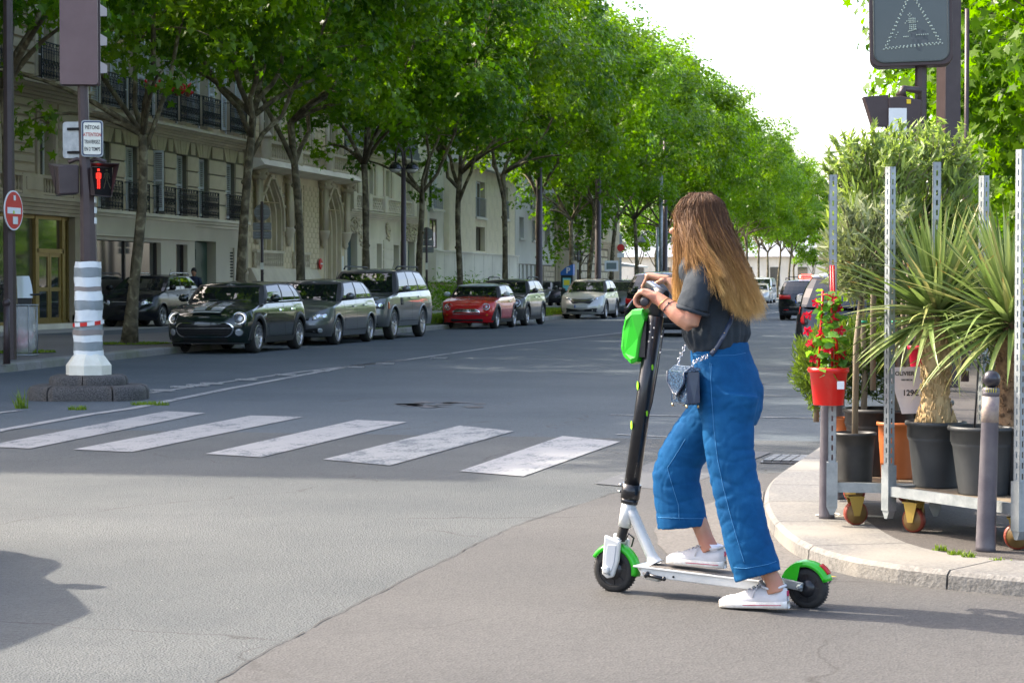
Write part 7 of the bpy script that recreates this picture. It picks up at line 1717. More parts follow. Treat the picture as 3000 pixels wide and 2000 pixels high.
# bare stems and ties behind
for i, (px, w_) in enumerate(((2528,.018),(2622,.02),(2648,.016),(2660,.014))):
    c = at_d(px, 1280, do+.5+.05*i); t = thing('tree_stem', ['pale bare young tree stem with a green tie, left of the price sign', 'grey young stem rising from the orange pot', 'thin stem right behind the price sign', 'thin twisted stem beside the sign, third from the left'][i], 'stem', (c[0], c[1], TOP1+.2)); part('stem', MB().tube([(0,0,0),(.01,0,.35),(-.01,0,.7),(0,0,.98)], [w_,w_*.9,w_*.8,w_*.6], 8), M_STEM, t)
    for z in (.12,.62): part('tie', MB().lathe([(w_*1.15,z),(w_*1.15,z+.012)], n=10), M_GTIE, t)
# red hanging buckets with mandevilla
def bucket(label, px, py, d, r, h, mat):
    c = at_d(px, py, d); t = thing('red_bucket', label, 'bucket', (c[0], c[1], c[2]-h/2)); part('shell', MB().lathe([(r*.76,0),(r*.78,.004),(r*.97,h*.86),(r*1.05,h*.87),(r*1.08,h*.93),(r*1.06,h),(r*.98,h),(r*.93,h*.85),(.001,h*.85)], n=30), mat, t)
    part('soil', MB().lathe([(r*.93,h*.87),(.001,h*.9)], n=16), M_POTS, t); return t
dr = do-.22
tb = bucket('bright red bucket with white label hanging on the left trolley', 2427, 1131, dr, .098, .19, M_REDP)
part('label', MB().box(.035,.07,-.1,-.088,.085,.125), M_WHITE, tb).rotation_euler = (0,0,.15)
tb2 = bucket('dark pinkish red bucket hung behind the palm trunk', 2700, 1056, do+.35, .07, .16, pm('pink_bucket', (.5,.01,.04), .4))
x_, y_, z_ = tb.location
t = thing('climbing_plant', 'red flowered climber on red stakes growing from the bright red bucket', 'flowering plant', (x_, y_, z_+.16)); M_STK = pm('red_stake', (.55,.01,.01), .35)
for k, (dx, dy, h_) in enumerate(((-.05,0,.42),(.02,-.01,.55),(.035,.03,.55),(.05,0,.36))): part('stake', MB().tube([(dx,dy,0),(dx*.6,dy,h_)], .0065, 6), M_STK, t)
g = MB(); 
for z in (.12,.26,.4): g.tube([(math.cos(a)*(.05-.04*z), math.sin(a)*(.05-.04*z), z) for a in np.linspace(0,6.28,12)], .004, 5)
part('stake_ring', g, M_STK, t)
n = 150; rg = np.random.default_rng(44); a = rg.uniform(0,6.28,n); zz_ = rg.uniform(-.02,.42,n); rr = rg.uniform(.02,.105,n)*(1-.5*zz_/.42); pos = np.stack([np.cos(a)*rr, np.sin(a)*rr, zz_],1)
LV = [leaves_mesh('leaf', np.zeros((1,3)), np.array([[0,0,1.]]), np.array([1.]), [(0,0),(.28,.3),(.3,.62),(0,1.05),(-.3,.62),(-.28,.3)], np.array([q]), M_MAND, curl=.25, spin=np.array([[1.,0,0]])) for q in (.1,.5,.9)]
for i in range(n): o = link('leaf', LV[i%3], t, pos[i], (rg.uniform(-1.3,.9), rg.uniform(-.6,.6), a[i]-math.pi/2+rg.uniform(-.8,.8)), (.062,)*3)
M_FLOW = leaf_mat('red_petal', (.55,.004,.03), (.75,.02,.06), .35, .4, tcol=(1.2,.9,.9))
for i in range(13):
    q = [(-.10,.0,.30),(-.07,-.02,.07),(.03,-.05,.28),(-.11,0,.22),(.06,-.04,.22),(.0,-.06,.12),(-.04,-.05,.20),(.05,0,.33),(-.06,0,.36),(.07,.02,.1),(-.03,-.04,.02),(.02,-.05,.38),(-.09,-.02,.15)][i]
    f = link('flower', None, t); bpy.data.objects.remove(f); g = MB()
    for k in range(5): a_ = k*1.2566; g.add([(0,0,0),(math.cos(a_-.5)*.02, math.sin(a_-.5)*.02,.012),(math.cos(a_)*.030, math.sin(a_)*.030,.010),(math.cos(a_+.5)*.02, math.sin(a_+.5)*.02,.012)], [(0,1,2,3)])
    g.lathe([(.003,-.03),(.008,0)], n=6); o = part('flower', g, M_FLOW, t); o.location = q; o.rotation_euler = (R(90+rg.uniform(-50,40)), 0, rg.uniform(-1.2,1.2))
# lime tags, price sign
for i, (px, py) in enumerate(((2458,845),(2478,838))):
    c = at_d(px, py, do+.3); t = thing('plant_tag', ['lime green plastic tag behind the red stakes, left one', 'lime green plastic tag nearer the olive stem, taller one'][i], 'tag', c, PSI); part('tag', MB().prism([(-.012,0,-.08),(.012,0,-.08),(.014,0,.07),(-.008,0,.07)], (0,.003,0)), pm('lime_plastic', (.45,.75,.02), .4), t)
c = at_d(2665, 1142, do+.02); kx = do/FPX; t = thing('price_sign', 'white plastic price sign reading 129 euros hanging behind the trolley post', 'price sign', c, PSI); cc = (2665,1142)
def sp(px, py): return ((px-cc[0])*kx, 0, (cc[1]-py)*kx)
part('board', MB().prism([sp(2600,1077),sp(2700,1074),sp(2724,1140),sp(2722,1209),sp(2643,1211)][::-1], (0,.002,0)), pm('sign_sleeve', (.60,.55,.60), .2, 0, (.66,.63,.66), 8, coat=.5), t)
for s_, sz, px, py, mt in (('OLIVIER', .030, 2650, 1095, M_TXT), ('160/180CM', .013, 2656, 1113, M_TXT), ('129€', .042, 2668, 1151, M_TXT), ('00', .018, 2706, 1155, M_TXT)):
    x0, _, z0 = sp(px, py); text('sign_lettering', s_, sz, mt, t, (x0,-.003,z0), (R(90),0,0), True, .0004, .95)
# bollards
def bollard(label, px, py, h, r0, r1, lean=0, ball=.045):
    p = W(px, py, PV); t = thing('bollard', label, 'bollard', p, 0, 'grey ball topped bollards'); part('shaft', MB().lathe([(r0*1.02,0),(r0,.02),(r1,h*.86),(r1*1.05,h*.865),(r1*1.05,h*.875),(r1*.92,h*.885)], n=20), M_BOL, t); part('neck', MB().lathe([(r1*1.0,h*.84),(r1*1.06,h*.855),(r1*1.0,h*.87),(r1*.7,h*.885)], n=20), M_BOL, t); part('ball', MB().ball((0,0,h*.89+ball*.85), ball, 20), pm('ball_dark', (.035,.033,.042), .28, .3, coat=.3), t); t.rotation_euler = (0, R(lean), 0); return t
M_BOL = pm('bollard_lacquer', (.085,.078,.092), .42, .15, (.12,.11,.125), 9, 1.2, .001, 50, col3=(.15,.14,.15), scale3=5)
t = bollard('near grey ball-topped bollard with scraped sticker leaning in front of the trolleys', 2887, 1612, .86, .046, .038, 1.6, .042)
part('scraped_sticker', MB().lathe([(.0402,.60),(.0396,.66),(.039,.72)], n=20), pm('scraped', (.36,.30,.24), .6, 0, (.22,.17,.17), 18, 1.4), t)
for k in range(5): part('lettering_mark', MB().box(-.024+k*.011,-.021+k*.011,-.042,-.038,.74,.76), pm('yellow_print', (.5,.45,.05), .6), t)
t = bollard('grey bollard with white rope round its foot at the left trolley', 2422, 1518, .78, .042, .034, 0)
p = W(2425,1512,PV); t = thing('white_rope', 'white rope lying round the foot of the left bollard', 'rope', p); part('rope', MB().tube([(math.cos(a)*.06*(1+.12*math.sin(a*3)), math.sin(a)*.05, .006+.006*math.sin(a*2)) for a in np.linspace(0,11.5,40)]+[(.1,-.02,.006),(.22,.01,.006),(.34,0,.006)], .0045, 6), pm('rope_white', (.6,.56,.48), .8), t)
bollard('third bollard standing half hidden behind the left trolley', 2455, 1462, .85, .042, .034, 0)
# plastic-wrapped crumpled bag by the bollard ball
c = at_d(2868, 1050, math.hypot(*pot2)); t = thing('crumpled_wrap', 'crumpled silver-blue plastic wrap on a black stake beside the near bollard ball', 'plastic wrap', c); g = MB()
for k in range(70): a = Vector((random.gauss(0,.03), random.gauss(0,.03), random.gauss(0,.018))); g.add([a+Vector((random.uniform(-.02,.02), random.uniform(-.02,.02), random.uniform(-.02,.02))) for _ in range(3)], [(0,1,2)])
part('wrap', g, pm('foil', (.35,.42,.45), .18, .7), t, stuff=True); part('stake', MB().tube([(-.02,0,-.35),(0,0,0)], .005, 6), M_PLB, t)
# grass bed and bench bits behind the stall
grass_patch('lawn_grass', 'sunlit grass bed on the pavement behind the pots', [(.75,15.2),(3.4,15.0),(3.6,19.5),(1.1,19.5)], 9000, .07, .09, w=.012)
t = thing('bench_rail', 'dark low rail running across behind the trolleys', 'rail', (.6,14.2,.087)); part('rail', MB().box(0,3,-.03,.03,.42,.46), M_BRN, t)
for x in (0.1,1.5,2.9): part('leg', MB().box(x,x+.05,-.03,.03,0,.42), M_BRN, t)
# scraps: yellow leaf by kerb
p = W(2432,1697,0); t = thing('fallen_leaf', 'yellow fallen leaf at the kerb behind the rear wheel', 'leaf', (p.x, p.y, .012), .4); part('leaf', MB().sheet([(-.03,0,0),(0,.012,.006),(.035,.004,0),(.01,-.014,.004)]), pm('yellow_leaf', (.55,.45,.06), .6), t)
# ---------------------------------------------------------------- kick scooter: local x runs backwards from the front contact, y away from the camera, z up
SA = W(1800,1733); SB = W(2368,1781); SD = (SB-SA); SRZ = math.atan2(SD.y, SD.x); SD.normalize(); SN = Vector((-SD.y, SD.x, 0))
def HP(px, py, off=0.0):
    r = Vector(ray(px, py)); o = Vector((0,0,CAM_H)); p0 = SA+SN*off; k = (p0-o).dot(SN)/r.dot(SN); q = o+r*k; d = q-SA; return Vector((d.dot(SD), d.dot(SN), q.z))
M_SBLK = pm('scooter_black', (.012,.013,.016), .32, .2, (.02,.021,.024), 14, coat=.3); M_SGRN = pm('scooter_green', (.006,.42,.012), .35, 0, coat=.4); M_SWHT = pm('scooter_white', (.62,.63,.61), .38, .1, (.52,.53,.51), 7, 1.2, coat=.2); M_RUB = pm('rubber', (.016,.016,.016), .75, 0, (.03,.029,.027), 40, 1, .001, 120); M_GRIP = pm('grip_tape', (.09,.08,.075), .9, 0, (.15,.135,.12), 30)
sc = thing('kick_scooter', 'electric kick scooter with green battery pod and green mudguards under the rider', 'scooter', SA, SRZ)
def wheel(cx, r, label):
    w_ = part('wheel', MB().lathe([(r*.68,-.024),(r*.86,-.027),(r*.97,-.018),(r,0),(r*.97,.018),(r*.86,.027),(r*.68,.024)], (0,0,0), 40, 0, (0,1,0), caps=False), M_RUB, sc); w_.location = (cx, 0, r)
    part('hub', MB().lathe([(r*.70,-.018),(r*.66,-.022),(r*.62,-.014),(r*.42,-.018),(r*.38,-.026),(r*.15,-.03),(.001,-.03)], n=30, axis=(0,1,0)).lathe([(r*.70,.018),(.001,.02)], n=30, axis=(0,1,0)), M_SBLK, w_)
    g = MB()
    for k in range(8): a = k*math.pi/4; g.obox((math.cos(a)*r*.54, -.018, math.sin(a)*r*.54), (r*.22,.008,.012), Matrix.Rotation(-a, 3, 'Y'))
    part('hub_spoke', g, M_SBLK, w_); return w_
RW = .097; xr = HP(2368,1722).x
wheel(.004, RW, 'f'); wheel(xr, .084, 'r')
# tread marks
for cx, r in ((.004, RW), (xr,.084)):
    g = MB()
    for k in range(44): a = k*2*math.pi/44; g.obox((cx+math.cos(a)*r, 0, r+math.sin(a)*r), (.004,.03,.004), Matrix.Rotation(-a, 3, 'Y'))
    part('tread', g, M_RUB, sc)
def mudguard(name, cx, cz, r, a0, a1, wd, mat, skirt=None):
    g = MB(); n = 16; vs = []
    for i in range(n+1):
        a = R(a0+(a1-a0)*i/n)
        for y, dr in ((-wd,-.022),(-wd*.98,-.006),(-wd*.6,.0),(0,.004),(wd*.6,.0),(wd*.98,-.006),(wd,-.022)): vs.append((cx+math.cos(a)*(r+dr), y, cz+math.sin(a)*(r+dr)))
    g.add(vs, [(i*7+j, (i+1)*7+j, (i+1)*7+j+1, i*7+j+1) for i in range(n) for j in range(6)], 0, True); o = part(name, g, mat, sc); m_ = o.modifiers.new('s','SOLIDIFY'); m_.thickness = .003; return o
mudguard('front_mudguard', .004, RW, RW+.018, 150, -10, .03, M_SGRN)
# stem and head: straight leaning tube
s0, s1 = HP(1848,1440), HP(1921,925); ax = (s1-s0).normalized()
part('stem', MB().tube([s0, s0.lerp(s1,.5), s1], [(.033,.034),(.033,.034),(.033,.036)], 16, up=(0,1,0)), M_SBLK, sc)
part('stem_clamp', MB().tube([s0-ax*.028, s0+ax*.035], [(.038,.042),(.038,.042)], 16, up=(0,1,0)).tube([s0-ax*.05, s0-ax*.028], [(.034,.038),(.036,.040)], 16, up=(0,1,0)), M_SBLK, sc)
for z in (.0,.03): part('bolt', MB().lathe([(.006,0),(.006,.01)], s0+ax*z+Vector((-.045,-.01,0)), 8, 0, (-1,0,0)), M_CHROME, sc)
h0, h1 = HP(1830,1540), HP(1842,1480); part('head_tube', MB().tube([h0+(h0-h1)*.02, h0.lerp(h1,.5), h1+(h1-h0)*.15], [.029,.030,.033], 18), M_SWHT, sc)
d0, d1 = HP(1850,1494), HP(1918,1648); part('down_tube', MB().tube([d0, d0.lerp(d1,.12), d0.lerp(d1,.85), d1, d1+(d1-d0)*.02], [(.028,.022),(.026,.022),(.024,.024),(.030,.034),(.036,.045)], 18, up=(0,1,0)), M_SWHT, sc)
b0, b1 = HP(1817,1582), HP(1829,1542); g = MB(); n = 9; g.tube([b0.lerp(b1, i/(2*n)) for i in range(2*n+1)], [.023 if i % 2 else .018 for i in range(2*n+1)], 16); part('bellows', g, M_RUB, sc)
# fork with side covers
for sg in (-1, 1):
    o_ = sg*.042; P_ = [HP(1786,1562,0), HP(1832,1582,0), HP(1827,1640,0), HP(1812,1686,0), HP(1793,1690,0), HP(1778,1676,0), HP(1782,1610,0)]
    part('fork_cover', MB().prism([(p.x, o_-.011, p.z) for p in P_], (0,.022,0)), M_SWHT, sc, bevel=.008)
    if sg < 0:
        Q_ = [HP(1798,1590), HP(1822,1592), HP(1817,1640), HP(1808,1668), HP(1791,1664), HP(1793,1620)]; part('cover_inset', MB().prism([(p.x, o_-.0145, p.z) for p in Q_], (0,.004,0)), pm('cover_grey', (.48,.51,.53), .4), sc, bevel=.003)
        c_ = HP(1794,1664); part('axle_cap', MB().lathe([(.017,0),(.017,.012),(.01,.018)], (c_.x, o_-.010, c_.z), 16, 0, (0,-1,0)), M_SWHT, sc)
        part('axle_arm', MB().tube([(c_.x-.02, o_-.02, c_.z+.01),(c_.x+.02,o_-.02,c_.z-.02)], .004, 6), M_GALV, sc)
    part('fork_bridge', MB().tube([HP(1815,1580), HP(1815,1580)+Vector((0,o_,-.01))], .018, 10), M_SWHT, sc)
# deck
k0, k1 = HP(1888,1652), HP(2300,1702); dv = (k1-k0).normalized(); up = Vector((0,1,0)).cross(dv)*-1; up = Vector((-dv.z,0,dv.x))
def dk(s, y, h): return k0+dv*s+up*h+Vector((0,y,0))
L_ = (k1-k0).length
def deck(name, y, h0, h1, mat, s0=0, s1=None, b=.004):
    s1 = L_ if s1 is None else s1; v = [dk(s0,-y,h0),dk(s1,-y,h0),dk(s1,y,h0),dk(s0,y,h0),dk(s0,-y,h1),dk(s1,-y,h1),dk(s1,y,h1),dk(s0,y,h1)]; return part(name, MB().add(v, [(0,3,2,1),(4,5,6,7),(0,1,5,4),(1,2,6,5),(2,3,7,6),(3,0,4,7)]), mat, sc, bevel=b)
deck('deck', .075, -.040, 0, M_SWHT, .02); deck('deck_rim', .081, -.004, .003, M_SWHT, -.015, L_+.02, .002); deck('deck_grip', .066, .003, .0055, M_GRIP, .05, L_-.01, .001)
part('deck_nose', MB().prism([dk(-.02,-.055,.004),dk(.05,-.062,.004),dk(.10,-.06,-.06),dk(.02,-.05,-.055)], (0,.11,0)), M_SWHT, sc, bevel=.01)
part('kickstand', MB().tube([dk(.055,-.088,-.028), dk(.135,-.088,-.036)], .008, 8).tube([dk(.05,-.088,-.02), dk(.062,-.088,-.035)], .014, 8).ball(dk(.137,-.088,-.036), .010, 8), M_SBLK, sc); part('bolt', MB().lathe([(.007,0),(.007,.004)], dk(.048,-.098,-.022), 10, 0, (0,-1,0)), M_CHROME, sc)
part('port', MB().lathe([(.005,0),(.005,.002)], dk(.175,-.076,-.025), 8, 0, (0,-1,0)), M_UNDER, sc)
# rear arm and mudguard
for sg in (-1,1):
    a, b = HP(2258,1696,sg*.045), HP(2352,1719,sg*.045); part('rear_arm', MB().beam(a, b, .012, .036), M_SWHT if sg > 0 else M_GALV, sc, bevel=.003)
part('axle_nut', MB().lathe([(.013,0),(.013,.012),(.007,.02)], HP(2345,1718,-.052), 6, 0, (0,-1,0), smooth=False), M_GALV, sc)
mg = mudguard('rear_mudguard', xr-.004, .088, .108, 175, 18, .036, M_SGRN)
P_ = [Vector((xr-.004+math.cos(R(a))*.107, 0, .088+math.sin(R(a))*.107)) for a in (178,160,142,125,108,92)]+[HP(2352,1660), HP(2344,1698)]
for sg in (-1,1): part('mudguard_skirt', MB().prism([(p.x, sg*.034-.003, p.z) for p in P_], (0,.006,0)), M_SGRN, sc, bevel=.002)
g = MB(); vs = []
for i in range(6):
    a = R(58-26*i/5)
    for y in (-.016,.016): vs.append((xr-.004+math.cos(a)*.116, y, .088+math.sin(a)*.116))
g.add(vs, [(2*i,2*i+2,2*i+3,2*i+1) for i in range(5)], 0, True); o = part('rear_lamp', g, M_TAIL, sc); m_ = o.modifiers.new('s','SOLIDIFY'); m_.thickness = .008
# battery pod, on the front of the stem
bp = [HP(1895,903), HP(1866,905), HP(1846,925), HP(1833,965), HP(1828,1020), HP(1836,1045), HP(1862,1067), HP(1880,1060), HP(1884,1050), HP(1892,990), HP(1904,930)]
g = MB(); n = len(bp); c_ = sum(bp, Vector())/n; vs = []
for y, s_ in ((-.052,.80),(-.046,.97),(-.018,1.0),(.018,1.0),(.046,.97),(.052,.80)):
    for p in bp: q = c_+(p-c_)*s_ if p.x < HP(1880,1000).x+.02 else Vector((p.x,0,(c_+(p-c_)*s_).z)); vs.append((q.x, y*(1.0 if p.x > bp[3].x+.02 else .72), q.z))
g.add(vs, [(i*n+j, i*n+(j+1)%n, (i+1)*n+(j+1)%n, (i+1)*n+j) for i in range(5) for j in range(n)]+[tuple(range(n-1,-1,-1)), tuple(range(5*n,6*n))], 0, False); part('battery_pod', g, M_SGRN, sc, bevel=.006)
part('pod_mount', MB().beam(HP(1897,940), HP(1893,1045), .085, .03), M_SBLK, sc)
for (x, y) in ((1906,948),(1904,972),(1916,960),(1912,988),(1901,1000),(1938,985),(1934,1032)): q = HP(x, y, -.046 if x < 1910 else -.038); part('rivet', MB().lathe([(.0045,0),(.0035,.002)], q, 8, 0, (0,-1,0)), M_CHROME, sc)
for (x, y, h_) in ((1866,1128,.018),(1848,1243,.012)): q = HP(x, y); part('green_decal', MB().lathe([(.012,0),(.012,.001)], (q.x+.017, -.0265, q.z), 14, 0, (-.7,-.7,.0), sx=.9, sy=1.6), pm('decal_lime', (.30,.75,.02), .5), sc)
for (x, y) in ((1920,1075),(1904,1210),(1884,1290),(1872,1360)): q = HP(x, y); part('green_decal', MB().lathe([(.008,0),(.008,.001)], (q.x-.004, -.020, q.z), 12, 0, (.8,-.6,0), sx=.6, sy=1.6), pm('decal_lime2', (.25,.65,.02), .5), sc)
part('brake_cable', MB().tube([HP(1945,960,-.01), HP(1925,1090,-.02), HP(1910,1180,-.02), HP(1893,1240,-.02), HP(1888,1280,-.01), HP(1880,1320)], .0035, 6).tube([HP(1833,1580,-.02), HP(1842,1562,-.03), HP(1857,1575,-.01), HP(1850,1600,.0)], .004, 6), M_SBLK, sc)
# handlebar
hb0, hb1 = HP(1888,884,-.275), HP(1906,840,.225); hm = hb0.lerp(hb1,.5)
part('stem_head', MB().tube([s1-ax*.01, s1+ax*.03, hm+Vector((.01,0,-.01)), hm+Vector((0,0,.02))], [(.030,.034),(.030,.034),(.026,.03),(.02,.026)], 14, up=(0,1,0)), M_SBLK, sc)
part('handlebar', MB().tube([hb0.lerp(hb1,.2), hb0.lerp(hb1,.8)], .013, 12), M_SBLK, sc)
part('grip', MB().tube([hb0, hb0.lerp(hb1,.03), hb0.lerp(hb1,.27)], [.0185,.020,.018], 18), M_RUB, sc); part('grip', MB().tube([hb1, hb1.lerp(hb0,.27)], [.019,.017], 18), M_RUB, sc)
part('grip_cap', MB().lathe([(.017,0),(.014,.003),(.001,.004)], hb0, 18, 0, hb0-hb1), pm('cap', (.05,.045,.05), .5), sc)
part('control_box', MB().tube([HP(1900,838,.10), HP(1925,858,.05), HP(1950,868,.0)], [(.02,.026),(.022,.03),(.016,.026)], 10, up=(0,1,0)), M_SBLK, sc); part('control_trim', MB().beam(HP(1902,826,.09), HP(1926,842,.05), .03, .006), M_CHROME, sc)
part('brake_lever', MB().tube([hb0.lerp(hb1,.30)+Vector((-.01,0,.0)), HP(1862,874,-.16), HP(1848,888,-.2), HP(1838,902,-.25), HP(1833,906,-.27)], [.010,.009,.006,.005,.007], 8), M_SBLK, sc)
# ---------------------------------------------------------------- the rider
from mathutils import noise as mno
from mathutils.bvhtree import BVHTree
def fuse(mb, voxel, smooth=6, fac=.5, disp=None):
    """one continuous skin from overlapping closed shapes"""
    me = mb.mesh('tmp'); o = bpy.data.objects.new('tmp', me); COL.objects.link(o)
    r = o.modifiers.new('r', 'REMESH'); r.mode = 'VOXEL'; r.voxel_size = voxel; r.use_smooth_shade = True
    if smooth: s = o.modifiers.new('s', 'SMOOTH'); s.factor = fac; s.iterations = smooth
    bpy.context.view_layer.update(); out = bpy.data.meshes.new_from_object(o.evaluated_get(bpy.context.evaluated_depsgraph_get()))
    bpy.data.objects.remove(o)
    if disp:
        n = len(out.vertices); co = np.empty(n*3, np.float32); out.vertices.foreach_get('co', co); nr = np.empty(n*3, np.float32); out.vertices.foreach_get('normal', nr); co = co.reshape(-1,3); nr = nr.reshape(-1,3)
        d = np.array([disp(Vector(c), Vector(v)) for c, v in zip(co, nr)], np.float32); co += nr*d[:,None]; out.vertices.foreach_set('co', co.reshape(-1)); out.update()
    for p in out.polygons: p.use_smooth = True
    return out
M_SKIN = pm('skin', (.37,.18,.11), .5, 0, (.45,.23,.145), 9, 1, .0006, 120, spec=.4, col3=(.43,.165,.11), scale3=7)
M_SKIN.node_tree.nodes['Principled BSDF'].inputs['Subsurface Weight'].default_value = .06; M_SKIN.node_tree.nodes['Principled BSDF'].inputs['Subsurface Radius'].default_value = (.01,.004,.002)
def denim():
    m = bpy.data.materials.new('blue_denim'); m.use_nodes = True; t = m.node_tree; n = t.nodes; L = t.links; b = n['Principled BSDF']; b.inputs['Roughness'].default_value = .8; b.inputs['Specular IOR Level'].default_value = .08
    tc = n.new('ShaderNodeTexCoord'); a = n.new('ShaderNodeTexNoise'); a.inputs['Scale'].default_value = 7; a.inputs['Detail'].default_value = 9; a.inputs['Roughness'].default_value = .7; L.new(tc.outputs['Object'], a.inputs['Vector'])
    r = ramp(n, None, [(.25, (.002,.050,.142)), (.5, (.003,.072,.192)), (.75, (.010,.108,.255))]); L.new(a.outputs['Fac'], r.inputs[0])
    w_ = n.new('ShaderNodeTexWave'); w_.inputs['Scale'].default_value = 420; w_.bands_direction = 'DIAGONAL'; L.new(tc.outputs['Object'], w_.inputs['Vector'])
    mx = n.new('ShaderNodeMixRGB'); mx.blend_type = 'MULTIPLY'; mx.inputs[0].default_value = .18; L.new(r.outputs[0], mx.inputs[1]); L.new(w_.outputs['Color'], mx.inputs[2]); L.new(mx.outputs[0], b.inputs['Base Color'])
    nb = n.new('ShaderNodeTexNoise'); nb.inputs['Scale'].default_value = 15; nb.inputs['Detail'].default_value = 3; mp = n.new('ShaderNodeMapping'); mp.inputs['Scale'].default_value = (1,1,1.9); L.new(tc.outputs['Object'], mp.inputs[0]); L.new(mp.outputs[0], nb.inputs['Vector'])
    bp = n.new('ShaderNodeBump'); bp.inputs['Distance'].default_value = .004; bp.inputs['Strength'].default_value = .2; L.new(nb.outputs['Fac'], bp.inputs['Height']); L.new(bp.outputs[0], b.inputs['Normal']); return m
M_DENIM = denim(); M_STITCH = pm('denim_stitch', (.02,.15,.32), .8); M_SHIRT = pm('charcoal_tshirt', (.011,.018,.026), .85, 0, (.018,.028,.038), 5, 1, .008, 12)
M_CANVAS = pm('white_canvas', (.48,.475,.49), .8, 0, (.58,.575,.585), 14, 1, .002, 60, col3=(.46,.44,.44), scale3=9); M_SOLE = pm('shoe_sole', (.70,.68,.64), .6, 0, (.56,.52,.46), 30, 1.3); M_REDL = pm('sole_stripe', (.45,.02,.08), .6)
person = thing('person', 'person with long golden-brown hair, charcoal T-shirt and wide blue jeans pushing a kick scooter', 'person', SA, SRZ)
def blend(a, b, n): return [a.lerp(b, i/n) for i in range(n+1)]
B = MB()
# head: skull, face, nose, chin, neck
hc = HP(2046,655,-.05); HR = (.098,.080,.122)
def ell(mb, c, rx, ry, rz, n=20):
    k = n//2; vs = []
    for i in range(k+1):
        for j in range(n): t = math.pi*(.001+.998*i/k); a = 2*math.pi*j/n; vs.append((c.x+rx*math.sin(t)*math.cos(a), c.y+ry*math.sin(t)*math.sin(a), c.z-rz*math.cos(t)))
    mb.add(vs, [(i*n+j, i*n+(j+1)%n, (i+1)*n+(j+1)%n, (i+1)*n+j) for i in range(k) for j in range(n)]+[tuple(range(n-1,-1,-1)), tuple(range(k*n,(k+1)*n))], 0, True)
ell(B, hc+Vector((.008,0,.018)), .100,.078,.098); ell(B, hc+Vector((-.030,0,-.030)), .064,.062,.088); ell(B, hc+Vector((-.054,0,-.082)), .033,.034,.028)
fx = hc+Vector((-.092,0,-.018)); ell(B, fx+Vector((-.026,0,-.012)), .018,.013,.015); ell(B, fx+Vector((.0,0,.006)), .014,.011,.026); ell(B, hc+Vector((-.084,0,-.058)), .014,.022,.012)
ell(B, hc+Vector((.012,-.078,-.018)), .018,.010,.032, 14); ell(B, hc+Vector((.012,.078,-.018)), .018,.010,.032, 14)
B.tube([hc+Vector((.01,0,-.06)), HP(2066,735,-.05), HP(2080,790,-.05)], [.052,.050,.062], 16)
# torso under the clothes
B.tube([HP(2072,775,-.05), HP(2090,860,-.05), HP(2100,950,-.05), HP(2108,1030,-.05), HP(2128,1130,-.05)], [(.07,.135),(.10,.14),(.09,.125),(.09,.115),(.11,.14)], 20, up=(1,0,0))
def limb(pts, rad, n=14): B.tube(pts, rad, n)
SHN, ELN, WRN = HP(2062,785,-.205), HP(2022,946,-.255), HP(1930,876,-.245)
limb([SHN+Vector((.0,.02,-.035)), SHN.lerp(ELN,.35), SHN.lerp(ELN,.7), ELN.lerp(SHN,.06), ELN+Vector((.004,0,-.016))], [.030,.041,.041,.037,.030], 18)
limb([ELN+Vector((.008,0,-.008)), ELN.lerp(WRN,.18), ELN.lerp(WRN,.42), ELN.lerp(WRN,.75), WRN, WRN.lerp(HP(1908,866,-.245),.6)], [.034,.0405,.0395,.030,(.0265,.022),(.028,.018)], 18)
SHF, ELF, WRF = HP(2058,785,.11), HP(2035,915,.20), HP(1958,822,.215)
limb([SHF, SHF.lerp(ELF,.5), ELF], [.046,.040,.034], 14); limb([ELF, ELF.lerp(WRF,.35), ELF.lerp(WRF,.75), WRF], [.034,.037,.028,.023], 14)
def hand(wr, kn_px, gy, offs, sgn, thumb_pts):
    """palm and four fingers curled over the bar, thumb closing from below; gy = grip centre point"""
    kn = [HP(kn_px[0]+i*kn_px[2], kn_px[1]+i*kn_px[3], o) for i, o in enumerate(offs)]; mid = sum(kn, Vector())/4
    B.tube([wr, wr.lerp(mid,.35), wr.lerp(mid,.75), mid+(mid-wr).normalized()*.004], [(.024,.020),(.018,.036),(.0155,.042),(.011,.038)], 16, up=(0,0,1))
    for i, k in enumerate(kn):
        r = .0098 if i in (1,2) else .0088; gx = Vector((gy.x, k.y, gy.z+(k.y-gy.y)*-.0)); rad = .029; a0 = math.atan2(k.z-gx.z, k.x-gx.x)
        pts = [wr.lerp(k,.72), k]+[gx+Vector((math.cos(a)*rad*1.0, 0, math.sin(a)*rad)) for a in (R(128),R(165),R(205),R(245),R(285))][: 5 if i not in (3,) else 4]
        B.tube(pts, [r*1.1, r*1.12, r*1.02, r, r*.95, r*.88, r*.75][:len(pts)], 10)
    B.tube(thumb_pts, [.013,.012,.0105,.0095,.008][:len(thumb_pts)], 10)
gn = hb0.lerp(hb1,.09); hand(WRN, (1884,852,0,0), Vector((gn.x,gn.y,gn.z+.0)), [-.268,-.246,-.224,-.203], -1, [WRN.lerp(HP(1890,868,-.21),.4), HP(1902,884,-.195), HP(1896,898,-.20), HP(1884,902,-.205)])
gf = hb0.lerp(hb1,.93); hand(WRF, (1898,806,.5,0), gf, [.172,.194,.216,.238], 1, [WRF.lerp(HP(1925,826,.17),.5), HP(1938,824,.155), HP(1926,829,.145), HP(1915,834,.142)])
